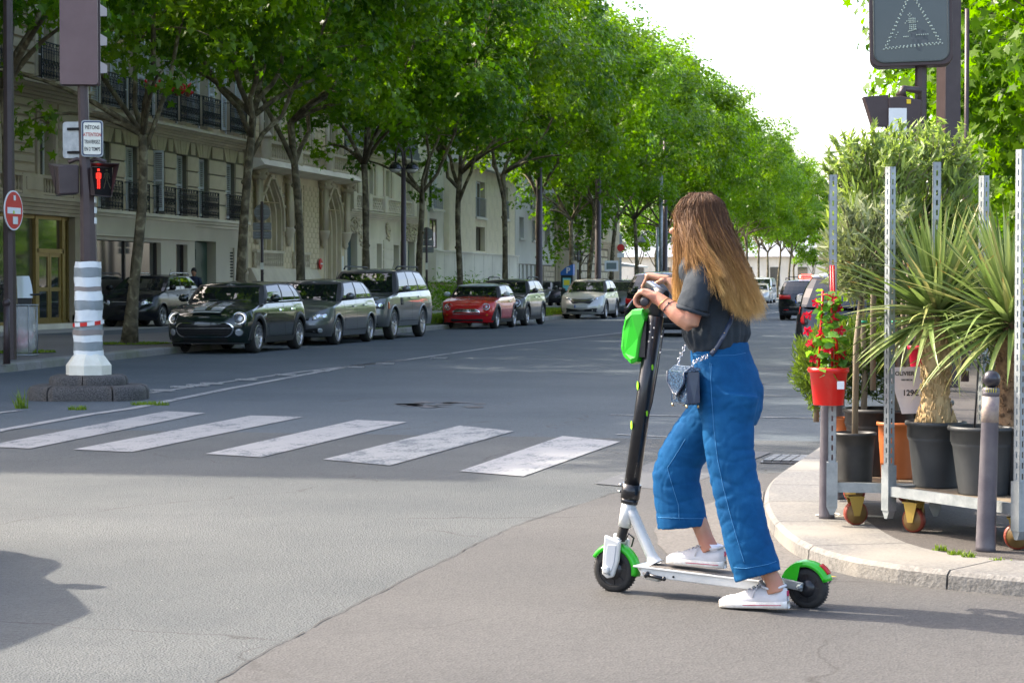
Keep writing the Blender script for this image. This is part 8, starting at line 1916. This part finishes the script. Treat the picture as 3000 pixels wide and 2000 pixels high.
# legs
ell(B, SHF, .055,.06,.055); ell(B, ELF, .038,.038,.038)
for P_ in ([HP(2138,1160,-.12), HP(2145,1390,-.155), HP(2190,1570,-.17)], [HP(2125,1170,.02), HP(1985,1350,.01), HP(2032,1495,.0)]): B.tube(P_, [.07,.05,.04], 12)
B.tube([HP(2190,1560,-.17), HP(2248,1672,-.17), HP(2266,1700,-.17), HP(2275,1735,-.17)], [.050,.036,.034,.040], 16)
B.tube([HP(2030,1490,.0), HP(2053,1540,.0), HP(2066,1575,.0), HP(2082,1612,.0)], [.036,.036,.034,.038], 16)
sk = fuse(B, .0042, 5); sk.materials.append(M_SKIN); sko = link('body', sk, person)
# face details
for sg in (-1,1):
    e = hc+Vector((-.087, sg*.033, .006)); eo = part('eye', MB().ball(e, .0115, 12), M_WHITE, person); part('iris', MB().ball(e+Vector((-.0085,0,0)), .0055, 8), pm('iris', (.05,.03,.02), .2), eo)
    part('eyebrow', MB().tube([e+Vector((-.010,-sg*.012,.021)), e+Vector((-.012,0,.025)), e+Vector((0,sg*.016,.020))], .003, 5), pm('brow', (.10,.05,.025), .8), person)
part('mouth', MB().tube([hc+Vector((-.090,-.020,-.060)), hc+Vector((-.100,0,-.058)), hc+Vector((-.090,.020,-.060))], [.003,.0055,.003], 8), pm('lips', (.50,.17,.15), .4), person)
# T-shirt
B = MB()
def sec(px, py, hx, hy, off=-.05): c = HP(px, py, off); return c, (hx*8.3/6000, hy)
secs = [sec(2106,1028,84,.128), sec(2103,1012,88,.138), sec(2101,985,97,.150), sec(2098,950,99,.154), sec(2092,900,98,.156), sec(2086,850,96,.160), sec(2076,805,86,.168), sec(2068,772,72,.172), sec(2064,752,54,.140), sec(2062,736,40,.085)]
B.tube([s_[0] for s_ in secs], [s_[1] for s_ in secs], 26, up=(1,0,0))
sl = [SHN+Vector((.012,.06,-.006)), SHN+Vector((.004,.015,-.006)), SHN.lerp(ELN,.3)+Vector((0,.0,.0)), SHN.lerp(ELN,.55), HP(2030,898,-.235), HP(2028,912,-.238)]
B.tube(sl, [(.050,.05),(.062,.055),(.070,.058),(.072,.060),(.074,.062),(.072,.060)], 20, up=(1,0,0))
slf = [SHF+Vector((.0,-.05,.014)), SHF, SHF.lerp(ELF,.4), HP(2040,885,.17)]; B.tube(slf, [.050,.06,.064,.066], 16)
def shirt_disp(c, n):
    q = c*1.0; w_ = mno.noise(Vector((q.x*9+q.z*5, q.y*9, q.z*6-q.x*4)))*.007+abs(mno.noise(Vector((q.x*16-q.z*12, q.y*14, q.z*10+4))))*-.010
    z0 = HP(2100,1000).z; t = max(0, 1-abs(c.z-z0-.03)/.07); a = math.atan2(c.y, c.x-HP(2100,1000).x); return w_+t*(.004*math.sin(a*19)+.004*math.sin(a*31+2))
sh = fuse(B, .0065, 4, disp=shirt_disp); sh.materials.append(M_SHIRT); sho = link('t_shirt', sh, person)
# sleeve hem opening: dark inside and rolled edge
p5, r5 = sl[-1], (.072,.060); d5 = (sl[-1]-sl[-3]).normalized()
o = part('sleeve_hem', MB().tube([p5-d5*.012, p5+d5*.004], [(.0755,.0635),(.0745,.0625)], 24, up=(1,0,0), caps=False), M_SHIRT, person); m_ = o.modifiers.new('s','SOLIDIFY'); m_.thickness = .003
# jeans
B = MB(); K = 8.3/6000
def jt(pts, up=(1,0,0), n=22): B.tube([p[0] for p in pts], [p[1] for p in pts], n, up=up)
jt([(HP(2107,1008,-.05),(86*K,.124)), (HP(2109,1035,-.05),(88*K,.130)), (HP(2114,1065,-.05),(91*K,.142)), (HP(2126,1110,-.05),(96*K,.162)), (HP(2138,1150,-.05),(97*K,.168)), (HP(2138,1195,-.055),(93*K,.166)), (HP(2132,1235,-.06),(80*K,.15))])
jt([(HP(2140,1150,-.125),(92*K,.09)), (HP(2132,1230,-.13),(82*K,.092)), (HP(2137,1310,-.145),(77*K,.090)), (HP(2148,1390,-.155),(73*K,.086)), (HP(2166,1480,-.165),(71*K,.084)), (HP(2190,1580,-.172),(71*K,.086)), (HP(2215,1664,-.175),(73*K,.090)), (HP(2222,1688,-.175),(73*K,.090))])
jt([(HP(2120,1140,.03),(80*K,.09)), (HP(2085,1215,.03),(76*K,.09)), (HP(2030,1285,.02),(74*K,.088)), (HP(1992,1345,.01),(72*K,.086)), (HP(1980,1390,.0),(76*K,.085)), (HP(1984,1440,.0),(77*K,.085)), (HP(1992,1490,.0),(79*K,.088)), (HP(1999,1535,.0),(81*K,.092)), (HP(2000,1545,.0),(81*K,.092))])
kN = HP(2155,1410,-.16); kF = HP(1985,1370,.0)
def jean_disp(c, n):
    a = mno.noise(Vector((c.x*7, c.y*7, c.z*5)))*.010; b = 0
    for kn, amp in ((kN,.006),(kF,.007)):
        d = (c-kn).length; f_ = max(0, 1-d/.20); b += f_*amp*math.sin(c.z*105+c.x*55*(1 if kn is kF else -1)+mno.noise(c*9)*4)*.6
    z = c.z; hem = HP(2220,1600).z; low = max(0, (hem+.18-z)/.3) if c.y < -.1 else 0
    b += low*.003*math.sin(c.z*70+c.x*46+mno.noise(c*7)*5)
    hip = max(0, 1-(c-HP(2120,1190,-.2)).length/.22); b += hip*.004*math.sin(c.z*85-c.x*30+mno.noise(c*6)*4)
    def cr(u, v, k): return -(1-min(1,abs(mno.noise(Vector((u,v,k)))*3.2)))**2.2
    b += .0055*cr(c.x*7+c.z*4, c.z*13-c.x*3, c.y*5)+.0045*cr(c.x*11-c.z*9, c.z*9+c.x*8, c.y*6+9)
    return a*.35+b*.5
je = fuse(B, .0062, 3, disp=jean_disp); je.materials.append(M_DENIM); jeo = link('jeans', je, person)
def bvh(me): return BVHTree.FromPolygons([v.co.copy() for v in me.vertices], [tuple(p.vertices) for p in me.polygons])
bj, bs = bvh(je), bvh(sh)
camL = Matrix.Rotation(-SRZ, 3, 'Z')@(Vector((0,0,CAM_H))-SA)
def hit(px, py, trees, lift=.001):
    p = HP(px, py, -.1); d = (p-camL).normalized(); best = None
    for t in trees:
        h_ = t.ray_cast(camL, d)
        if h_[0] is not None and (best is None or h_[3] < best[3]): best = h_
    return best[0]-d*lift if best else None
def seam(name, pxs, trees, r, mat, flat=.5, step=7, lift=.0008):
    P = []
    for (a, b), (c, d) in zip(pxs[:-1], pxs[1:]):
        n = max(1, int(math.hypot(c-a, d-b)/step))
        for i in range(n): h_ = hit(a+(c-a)*i/n, b+(d-b)*i/n, trees, lift); P += [h_] if h_ is not None else []
    P = [P[0]]+[p for q, p in zip(P[:-1], P[1:]) if (p-q).length < .06]
    return part(name, MB().tube(P, r, 6), mat, person)
seam('side_seam', [(2080,1062),(2084,1150),(2092,1260),(2102,1345),(2120,1430),(2140,1510),(2160,1580),(2183,1655)], [bj], .0016, M_STITCH); seam('waist_stitch', [(2032,1040),(2080,1042),(2150,1040),(2192,1032)], [bj], .0012, M_STITCH)
seam('knee_seam', [(2008,1285),(1975,1340),(1955,1370),(1972,1430),(1988,1480),(1990,1530)], [bj], .0013, M_STITCH); seam('hem_stitch', [(2150,1662),(2185,1664),(2250,1652),(2282,1640)], [bj], .0014, M_STITCH); seam('hem_stitch', [(1920,1514),(1960,1516),(2020,1518),(2078,1518)], [bj], .0014, M_STITCH)
seam('pocket_stitch', [(2085,1065),(2082,1120),(2086,1150)], [bj], .0012, M_STITCH)
# bag strap with studs
def strap(name, pxs, w, mat, trees, th=.003, lift=.004, up=(0,-1,0)):
    P = []
    for (a, b), (c, d) in zip(pxs[:-1], pxs[1:]):
        n = max(1, int(math.hypot(c-a, d-b)/10))
        for i in range(n): h_ = hit(a+(c-a)*i/n, b+(d-b)*i/n, trees, lift); P += [h_] if h_ is not None else []
    return part(name, MB().tube(P, [(th, w)]*len(P), 8, up=up), mat, person), P
M_LEATH = pm('navy_leather', (.010,.022,.05), .28, 0, (.018,.035,.075), 18, 1, coat=.3)
s_, P_ = strap('bag_strap', [(2082,1040),(2100,1015),(2118,985),(2138,945),(2152,900),(2160,850),(2150,800)], .011, M_LEATH, [bj,bs])
for i in range(2, len(P_)-4, 5): part('strap_stud', MB().ball(P_[i]+Vector((0,-.003,0)), .003, 6), pm('gold', (.7,.5,.25), .3, .9), person)
# shoes
def shoe(heel, toe, zf, off, tilt=0):
    """low canvas trainer from heel to toe"""
    h_ = HP(*heel, off); t_ = HP(*toe, off); d = (t_-h_); L = d.length; X = d.normalized(); Y = Vector((0,1,0)); Z = Vector((-X.z,0,X.x)); Z = Z if Z.z > 0 else -Z
    rt = link('shoe', None, person); bpy.data.objects.remove(rt)
    def P(s, y, z): return h_+X*(s*L)+Y*y+Z*z
    wdt = lambda s: .034+.012*math.sin(min(1,max(0,(s-.05)/.75))*math.pi*.62) if s < .93 else .046*math.sqrt(max(.02,1-((s-.70)/.31)**2))
    S_ = [0,.02,.06,.12,.2,.3,.4,.5,.6,.7,.78,.85,.91,.955,.985,1.0]
    hw = [.012,.022,.030,.034,.036,.037,.039,.042,.045,.047,.046,.044,.038,.030,.020,.008]
    g = MB(); vs = []; n = 20
    for s_, w_ in zip(S_, hw):
        w2 = w_+.004
        for j in range(n): a = 2*math.pi*j/n; ca, sa = math.cos(a), math.sin(a); vs.append(P(s_*1.012-.006, w2*(1 if ca > 0 else -1)*abs(ca)**.5, .0155+.0155*(1 if sa > 0 else -1)*abs(sa)**.35))
    k = len(S_); g.add(vs, [(i*n+j, i*n+(j+1)%n, (i+1)*n+(j+1)%n, (i+1)*n+j) for i in range(k-1) for j in range(n)]+[tuple(range(n)), tuple(range((k-1)*n, k*n))], 0, True); so = part('shoe', g, M_SOLE, person)
    top = [.070,.082,.088,.086,.082,.084,.088,.080,.070,.060,.053,.050,.046,.041,.036,.028]; B2 = MB(); vs = []
    for s_, w_, tz in zip(S_, hw, top):
        for j in range(n): a = 2*math.pi*j/n; ca, sa = math.cos(a), math.sin(a); z = .02+(tz-.02)*(max(0,sa)**.75) if sa > 0 else .02+.006*sa; vs.append(P(s_, w_*ca*(1 if sa < .3 else 1-.35*(sa-.3)), z))
    B2.add(vs, [(i*n+j, i*n+(j+1)%n, (i+1)*n+(j+1)%n, (i+1)*n+j) for i in range(k-1) for j in range(n)]+[tuple(range(n)), tuple(range((k-1)*n, k*n))], 0, True)
    up_ = part('upper', B2, M_CANVAS, so)
    part('collar', MB().tube([P(.20+.17*math.cos(a), .029*math.sin(a), .086+.006*math.cos(a*2)) for a in np.linspace(0, 2*math.pi, 18)], .0055, 8, caps=False), M_CANVAS, so)
    part('tongue', MB().add([P(.34,-.02,.085),P(.34,.02,.085),P(.385,.016,.112),P(.385,-.016,.112)], [(0,1,2,3)]), M_CANVAS, so).modifiers.new('s','SOLIDIFY').thickness = .004
    for i in range(5): s1 = .42+i*.065; zt = .091-i*.0085; part('lace', MB().tube([P(s1,-.020+.001*i,zt-.007),P(s1+.012,-.008,zt+.002),P(s1+.012,.008,zt+.002),P(s1,.020-.001*i,zt-.007)], .0026, 6), M_CANVAS, so)
    part('lace', MB().tube([P(.42,-.008,.094),P(.40,-.024,.088),P(.44,-.036,.070),P(.46,-.040,.045)], .0024, 6).tube([P(.42,-.008,.094),P(.38,-.02,.102),P(.37,-.03,.09),P(.41,-.015,.090)], .0024, 6), M_CANVAS, so)
    part('sole_stripe', MB().add([P(s_, -(w_+.0047), z_) for s_, w_ in zip(S_[1:9], hw[1:9]) for z_ in (.0145,.0175)], [(2*i,2*i+2,2*i+3,2*i+1) for i in range(7)]), M_REDL, so)
    part('toe_cap', MB().lathe([(.001,0)], n=3) if False else MB().tube([P(.80,-.044,.03),P(.83,-.03,.043),P(.84,0,.050),P(.83,.03,.043),P(.80,.044,.03)], .003, 6), M_SOLE, so)
    part('heel_patch', MB().add([P(.0,-.012,.05),P(.0,.012,.05),P(-.004,.012,.072),P(-.004,-.012,.072)], [(0,1,2,3)]), M_REDL, so)
    part('sock', MB().tube([P(.20,0,.07),P(.19,0,.098)], [(.030,.026),(.036,.031)], 16, up=X), pm('sock_white', (.62,.64,.72), .8), so)
shoe((2310,1781), (2112,1776), 0, -.17); shoe((2124,1664), (1957,1648), .1, .0)
# bracelets
for t_, r_, col_ in ((.82,.0295,(.55,.36,.12)),(.66,.0335,(.03,.02,.04))):
    c_ = ELN.lerp(WRN, t_); dd_ = (WRN-ELN).normalized(); u_ = dd_.cross(Vector((0,1,0))).normalized(); v_ = dd_.cross(u_); part('bracelet', MB().tube([c_+u_*math.cos(a)*r_+v_*math.sin(a)*r_+dd_*.006*math.cos(a) for a in np.linspace(0, 2*math.pi, 22)], .0016, 6, caps=False), pm('bracelet', col_, .35, .6 if t_ > .7 else 0), person)
    if t_ < .7:
        for a in (1.2,2.2): part('bead', MB().ball(c_+u_*math.cos(a)*(r_+.001)+v_*math.sin(a)*(r_+.001), .0045, 8), M_PLB, person)
# hair
M_HAIR = bpy.data.materials.new('hair'); M_HAIR.use_nodes = True; _n = M_HAIR.node_tree.nodes; _l = M_HAIR.node_tree.links; _b = _n['Principled BSDF']; _b.inputs['Roughness'].default_value = .5; _b.inputs['Specular IOR Level'].default_value = .18
_at = _n.new('ShaderNodeAttribute'); _at.attribute_name = 'tone'; _r = ramp(_n, None, [(0,(.095,.049,.029)),(.2,(.15,.075,.037)),(.42,(.30,.155,.058)),(.7,(.48,.27,.09)),(1,(.70,.45,.17))]); _l.new(_at.outputs['Fac'], _r.inputs[0]); _l.new(_r.outputs[0], _b.inputs['Base Color'])
_tl = _n.new('ShaderNodeBsdfTranslucent'); _l.new(_r.outputs[0], _tl.inputs[0]); _ms = _n.new('ShaderNodeMixShader'); _ms.inputs[0].default_value = .12; _l.new(_b.outputs[0], _ms.inputs[1]); _l.new(_tl.outputs[0], _ms.inputs[2]); _l.new(_ms.outputs[0], _n['Material Output'].inputs[0])
rs = random.Random(12); sc_c = hc+Vector((.012,0,.022)); part_top = sc_c+Vector((-.01,.012,.106))
def hstrand(kind):
    """control points of one strand"""
    if kind == 0:   phi = R(rs.uniform(24,66)); end = HP(rs.uniform(1976,2018), rs.uniform(850,945), rs.uniform(-.20,-.12)); out = .004
    elif kind == 5: phi = R(rs.uniform(40,98)); end = HP(rs.uniform(2008,2084), rs.uniform(748,815), rs.uniform(-.275,-.215)); out = .008
    elif kind == 1: phi = R(rs.uniform(60,100)); end = HP(rs.uniform(2062,2128), rs.uniform(800,872), rs.uniform(-.262,-.235)); out = .010
    elif kind == 2: phi = R(rs.uniform(85,185)); u = rs.random(); end = HP(2128+u*112+rs.uniform(-8,8), 885+40*math.sin(u*2.6)+rs.uniform(-22,18), -.235+.06*u+rs.uniform(0,.05)); out = .004
    else:           phi = R(rs.uniform(185,262)); end = HP(rs.uniform(2150,2242), rs.uniform(890,930), rs.uniform(-.1,.10)); out = .003
    if kind == 4:   phi = R(rs.uniform(-45,8)); 
    a = math.pi+phi      # 0 = towards the face (-x)
    dx, dy = math.cos(a), math.sin(a)
    pr = [part_top+Vector((rs.uniform(-.055,.06), rs.uniform(-.02,.01), -abs(rs.gauss(0,.004))))]
    for el, k_ in ((62,1.03),(32,1.045),(4,1.045)):
        e = R(el); pr.append(sc_c+Vector((dx*.100*math.cos(e)*k_, dy*.084*math.cos(e)*k_, .102*math.sin(e)*k_)))
    w3 = pr[-1]; mid = w3.lerp(end, .33)+Vector((dx*out, dy*out*1.3, .0)); m2 = w3.lerp(end, .7)+Vector((dx*out*.8, dy*out, 0))
    return pr+[mid, m2, end]
def catmull(P, n):
    out = []; m = len(P)-1
    for i in range(n+1):
        t = i/n*m; k = min(int(t), m-1); f = t-k; p0 = P[max(k-1,0)]; p1 = P[k]; p2 = P[k+1]; p3 = P[min(k+2,m)]
        out.append(.5*((2*p1)+(p2-p0)*f+(2*p0-5*p1+4*p2-p3)*f*f+(3*p1-p0-3*p2+p3)*f**3))
    return out
V_, F_, T_ = [], [], []; NS = 20; ZT = sc_c.z+.10; ZE = HP(2100,915).z
def add_strand(P, r, tone0, wv):
    Q = catmull(P, NS); b = len(V_); ph = rs.uniform(0, 6.28)
    for i, q in enumerate(Q):
        t = i/NS; wob_ = wv*t*math.sin(t*9+ph); q = q+Vector((wob_, wob_*.6, 0)); rr = r*(1-.75*max(0,(t-.6)/.4)) if i < NS else r*.1
        for j in range(3): a = 2.094*j+ph; V_.append((q.x+math.cos(a)*rr, q.y+math.sin(a)*rr, q.z+.0))
    for i in range(NS):
        for j in range(3): F_.append((b+i*3+j, b+i*3+(j+1)%3, b+(i+1)*3+(j+1)%3, b+(i+1)*3+j)); T_.append(min(1,max(0, tone0+.92*min(1,max(0,(ZT-Q[i].z)/(ZT-ZE)))**1.22)))
kinds = [0]*70+[5]*26+[1]*34+[2]*150+[3]*60
for kind in kinds:
    base = hstrand(kind); tone = rs.uniform(-.12,.10); tone += .16 if rs.random() < .16 else 0
    if kind in (0,1,5): tone += .08
    for s_ in range(15):
        jit = [p+Vector((rs.gauss(0,.0022*(1+i*.55)), rs.gauss(0,.0022*(1+i*.5)), rs.gauss(0,.002*(1+i*.8)))) for i, p in enumerate(base)]
        add_strand(jit, rs.uniform(.0007,.0013), tone+rs.uniform(-.06,.06), rs.uniform(.0005,.0025))
for k in range(60):   # flyaways
    base = hstrand(rs.choice([0,2,2,3])); base = [p+Vector((rs.gauss(0,.010), rs.gauss(0,.008), rs.gauss(0,.01))) if i > 1 else p for i, p in enumerate(base)]; add_strand(base, .0006, rs.uniform(.1,.35), .012)
me = bpy.data.meshes.new('hair'); me.from_pydata(V_, [], F_); at = me.attributes.new('tone','FLOAT','FACE'); at.data.foreach_set('value', T_); me.polygons.foreach_set('use_smooth', [True]*len(F_)); me.materials.append(M_HAIR); link('hair', me, person)
# under-layer of hair following the scalp and back
g = MB(); ell(g, sc_c+Vector((.012,0,.004)), .098,.082,.100, 24)
g.tube([sc_c+Vector((.03,0,.0)), HP(2098,735,-.07), HP(2130,800,-.09), HP(2168,862,-.10), HP(2195,905,-.10)], [(.075,.075),(.060,.095),(.060,.115),(.055,.10),(.040,.08)], 20, up=(1,0,0))
g.tube([sc_c+Vector((-.03,-.05,-.02)), HP(2010,740,-.14), HP(2003,810,-.165), HP(1998,880,-.165)], [(.04,.03),(.026,.026),(.018,.02),(.010,.014)], 12, up=(1,0,0))
um = fuse(g, .008, 8); a_ = um.attributes.new('tone','FLOAT','FACE'); zt, zb_ = sc_c.z, HP(2100,900).z; a_.data.foreach_set('value', [min(.62,max(0,.05+.55*(zt-p.center.z)/(zt-zb_))) for p in um.polygons]); um.materials.append(M_HAIR); link('hair_underlayer', um, person)
# handbag
bc = HP(2008,1130,-.20); brz = R(-42); bag = thing('handbag', 'small navy crocodile-pattern handbag with flap and silver clasp hanging at the hip', 'handbag', SA+Matrix.Rotation(SRZ,3,'Z')@bc, SRZ+brz+R(0))
M_CROC = bpy.data.materials.new('croc_leather'); M_CROC.use_nodes = True; _n = M_CROC.node_tree.nodes; _l = M_CROC.node_tree.links; _b = _n['Principled BSDF']; _b.inputs['Roughness'].default_value = .22; _b.inputs['Coat Weight'].default_value = .6
_tc = _n.new('ShaderNodeTexCoord'); _v = _n.new('ShaderNodeTexVoronoi'); _v.feature = 'DISTANCE_TO_EDGE'; _v.inputs['Scale'].default_value = 75; _l.new(_tc.outputs['Object'], _v.inputs['Vector']); _r = ramp(_n, None, [(0,(.006,.012,.03)),(.12,(.03,.07,.13)),(.6,(.045,.10,.17))]); _l.new(_v.outputs['Distance'], _r.inputs[0]); _l.new(_r.outputs[0], _b.inputs['Base Color']); _bp = _n.new('ShaderNodeBump'); _bp.inputs['Distance'].default_value = .003; _l.new(_v.outputs['Distance'], _bp.inputs['Height']); _l.new(_bp.outputs[0], _b.inputs['Normal'])
M_SILV = pm('silver', (.75,.74,.76), .2, 1)
w2, hh, dp_ = .086, .150, .031
part('bag_body', MB().prism([(-w2*.92,-dp_,-hh/2),(w2*.92,-dp_,-hh/2),(w2*.98,-dp_,hh*.30),(w2*.85,-dp_,hh*.46),(-w2*.85,-dp_,hh*.46),(-w2*.98,-dp_,hh*.30)], (0,dp_*2,0)), M_CROC, bag, bevel=.010)
for sg in (-1,1): part('gusset', MB().prism([(sg*w2*.96,-dp_*.9,-hh/2+.01),(sg*w2*1.02,0,-hh/2+.008),(sg*w2*.96,dp_*.9,-hh/2+.01),(sg*w2*.94,dp_*.8,hh*.4),(sg*w2*.94,-dp_*.8,hh*.4)], (sg*.004,0,0)), M_LEATH, bag)
g = MB(); fl = [(-w2*1.02,.0),(-w2*1.02,-.045),(-w2*.35,-.085),(-w2*.12,-.100),(w2*.12,-.100),(w2*.35,-.085),(w2*1.02,-.045),(w2*1.02,0)]
g.prism([(x, -dp_-.012, hh*.40+z) for x, z in fl], (0,.006,0)); g.prism([(-w2*1.02,-dp_-.012,hh*.40),(-w2*1.02,-dp_*.4,hh*.56),(-w2*1.02,dp_,hh*.50),(-w2*1.02,dp_,hh*.44),(-w2*1.02,-dp_,hh*.38)], (w2*2.04,0,0)); part('flap', g, M_CROC, bag, bevel=.004)
part('flap_piping', MB().tube([(x, -dp_-.013, hh*.40+z) for x, z in fl], .0035, 6), M_LEATH, bag)
part('clasp', MB().box(-.012,.012,-dp_-.020,-dp_-.013,-.055,-.028).box(-.018,.018,-dp_-.019,-dp_-.014,-.036,-.030), M_SILV, bag, bevel=.002)
for sg in (-1,1):
    part('ring', MB().tube([(sg*w2*.9+math.cos(a)*.009,0,hh*.52+.012+math.sin(a)*.011) for a in np.linspace(0,6.283,14)], .002, 6, caps=False), M_SILV, bag)
    for fy in (-1,1): part('foot', MB().lathe([(.004,0),(.005,-.012)], (sg*w2*.88,fy*dp_*.8,-hh/2), 8), pm('gold2', (.6,.42,.2), .3, .9), bag)
MI = Matrix.Rotation(-(SRZ+brz),3,'Z')
def tobag(p): return MI@((SA+Matrix.Rotation(SRZ,3,'Z')@p)-Vector(bag.location))
for sg, tgt in ((-1, HP(2008,1012,-.20)), (1, HP(2076,1042,-.215))):
    a = Vector((sg*w2*.9,0,hh*.52+.022)); b = tobag(tgt); g = MB(); n = 6
    for i in range(n): p = a.lerp(b,(i+.5)/n); g.tube([p+Vector((math.cos(q)*.005*(i%2), math.cos(q)*.005*(1-i%2), math.sin(q)*.009)) for q in np.linspace(0,6.283,10)], .0016, 5, caps=False)
    part('chain', g, M_SILV, bag)
# ---------------------------------------------------------------- passer-by far off on the left pavement
pp = XP(568, 880, -22.6); pw_ = thing('person', 'distant passer-by in navy T-shirt walking behind the parked black hatchbacks', 'person', (-22.6, pp.y, .13), 0)
B = MB(); V3 = Vector
ell(B, V3((0,0,1.60)), .075,.095,.115,16); B.tube([V3((0,0,1.50)),V3((0,0,1.40))],[.05,.06],10); B.tube([V3((0,0,1.42)),V3((0,0,1.2)),V3((0,0,.95))],[(.10,.17),(.11,.16),(.10,.15)],14,up=(0,1,0))
for sg in (-1,1):
    sw_ = .12*sg; B.tube([V3((sg*.19,0,1.38)),V3((sg*.25,-.02+sw_*.5,1.12)),V3((sg*.22,-.10+sw_,.90)),V3((sg*.21,-.12+sw_,.84))],[.05,.042,.032,.026],10)
    for i in range(4): B.tube([V3((sg*.215,-.12+sw_+.012*(i-1.5),.88)),V3((sg*.21,-.13+sw_+.018*(i-1.5),.79)),V3((sg*.20,-.125+sw_+.016*(i-1.5),.75-.01*(i%2)))],[.014,.012,.009],6)
    B.tube([V3((sg*.20,-.15+sw_,.86)),V3((sg*.19,-.18+sw_,.81))],[.011,.008],6); B.tube([V3((sg*.09,0,.95)),V3((sg*.09,-.05-sw_,.5)),V3((sg*.09,.06-sw_*1.6,.04))],[.085,.055,.045],12); B.tube([V3((sg*.09,.09-sw_*1.6,.05)),V3((sg*.09,-.14-sw_*1.6,.04))],[.045,.04],10)
m_ = fuse(B, .012, 3); m_.materials.append(M_SKIN); link('body', m_, pw_)
g = MB().tube([V3((0,0,1.47)),V3((0,0,1.42)),V3((0,0,1.2)),V3((0,0,.90))],[(.06,.08),(.125,.20),(.125,.175),(.12,.17)],18,up=(0,1,0))
for sg in (-1,1): g.tube([V3((sg*.17,0,1.40)),V3((sg*.235,-.01,1.17))],[.07,.062],12)
part('t_shirt', g, pm('navy_tshirt', (.012,.02,.045), .85), pw_)
g = MB()
for sg in (-1,1): g.tube([V3((sg*.085,0,.98)),V3((sg*.09,-.05-sg*.06,.5)),V3((sg*.09,.06-sg*.19,.10))],[.105,.075,.06],14)
part('trousers', g, pm('dark_trousers', (.02,.02,.025), .85), pw_); g = MB(); ell(g, V3((0,.015,1.635)), .085,.105,.105,16); part('hair', g, pm('dark_hair', (.012,.009,.007), .6), pw_)
part('bag_strap', MB().beam((.12,.125,1.42),(-.14,.12,.95),.04,.01), M_PLB, pw_)
for sg in (-1,1): part('shoe', MB().tube([V3((sg*.09,.12-sg*.19,.045)),V3((sg*.09,-.17-sg*.19,.035))],[.052,.045],10), M_PLB, pw_)
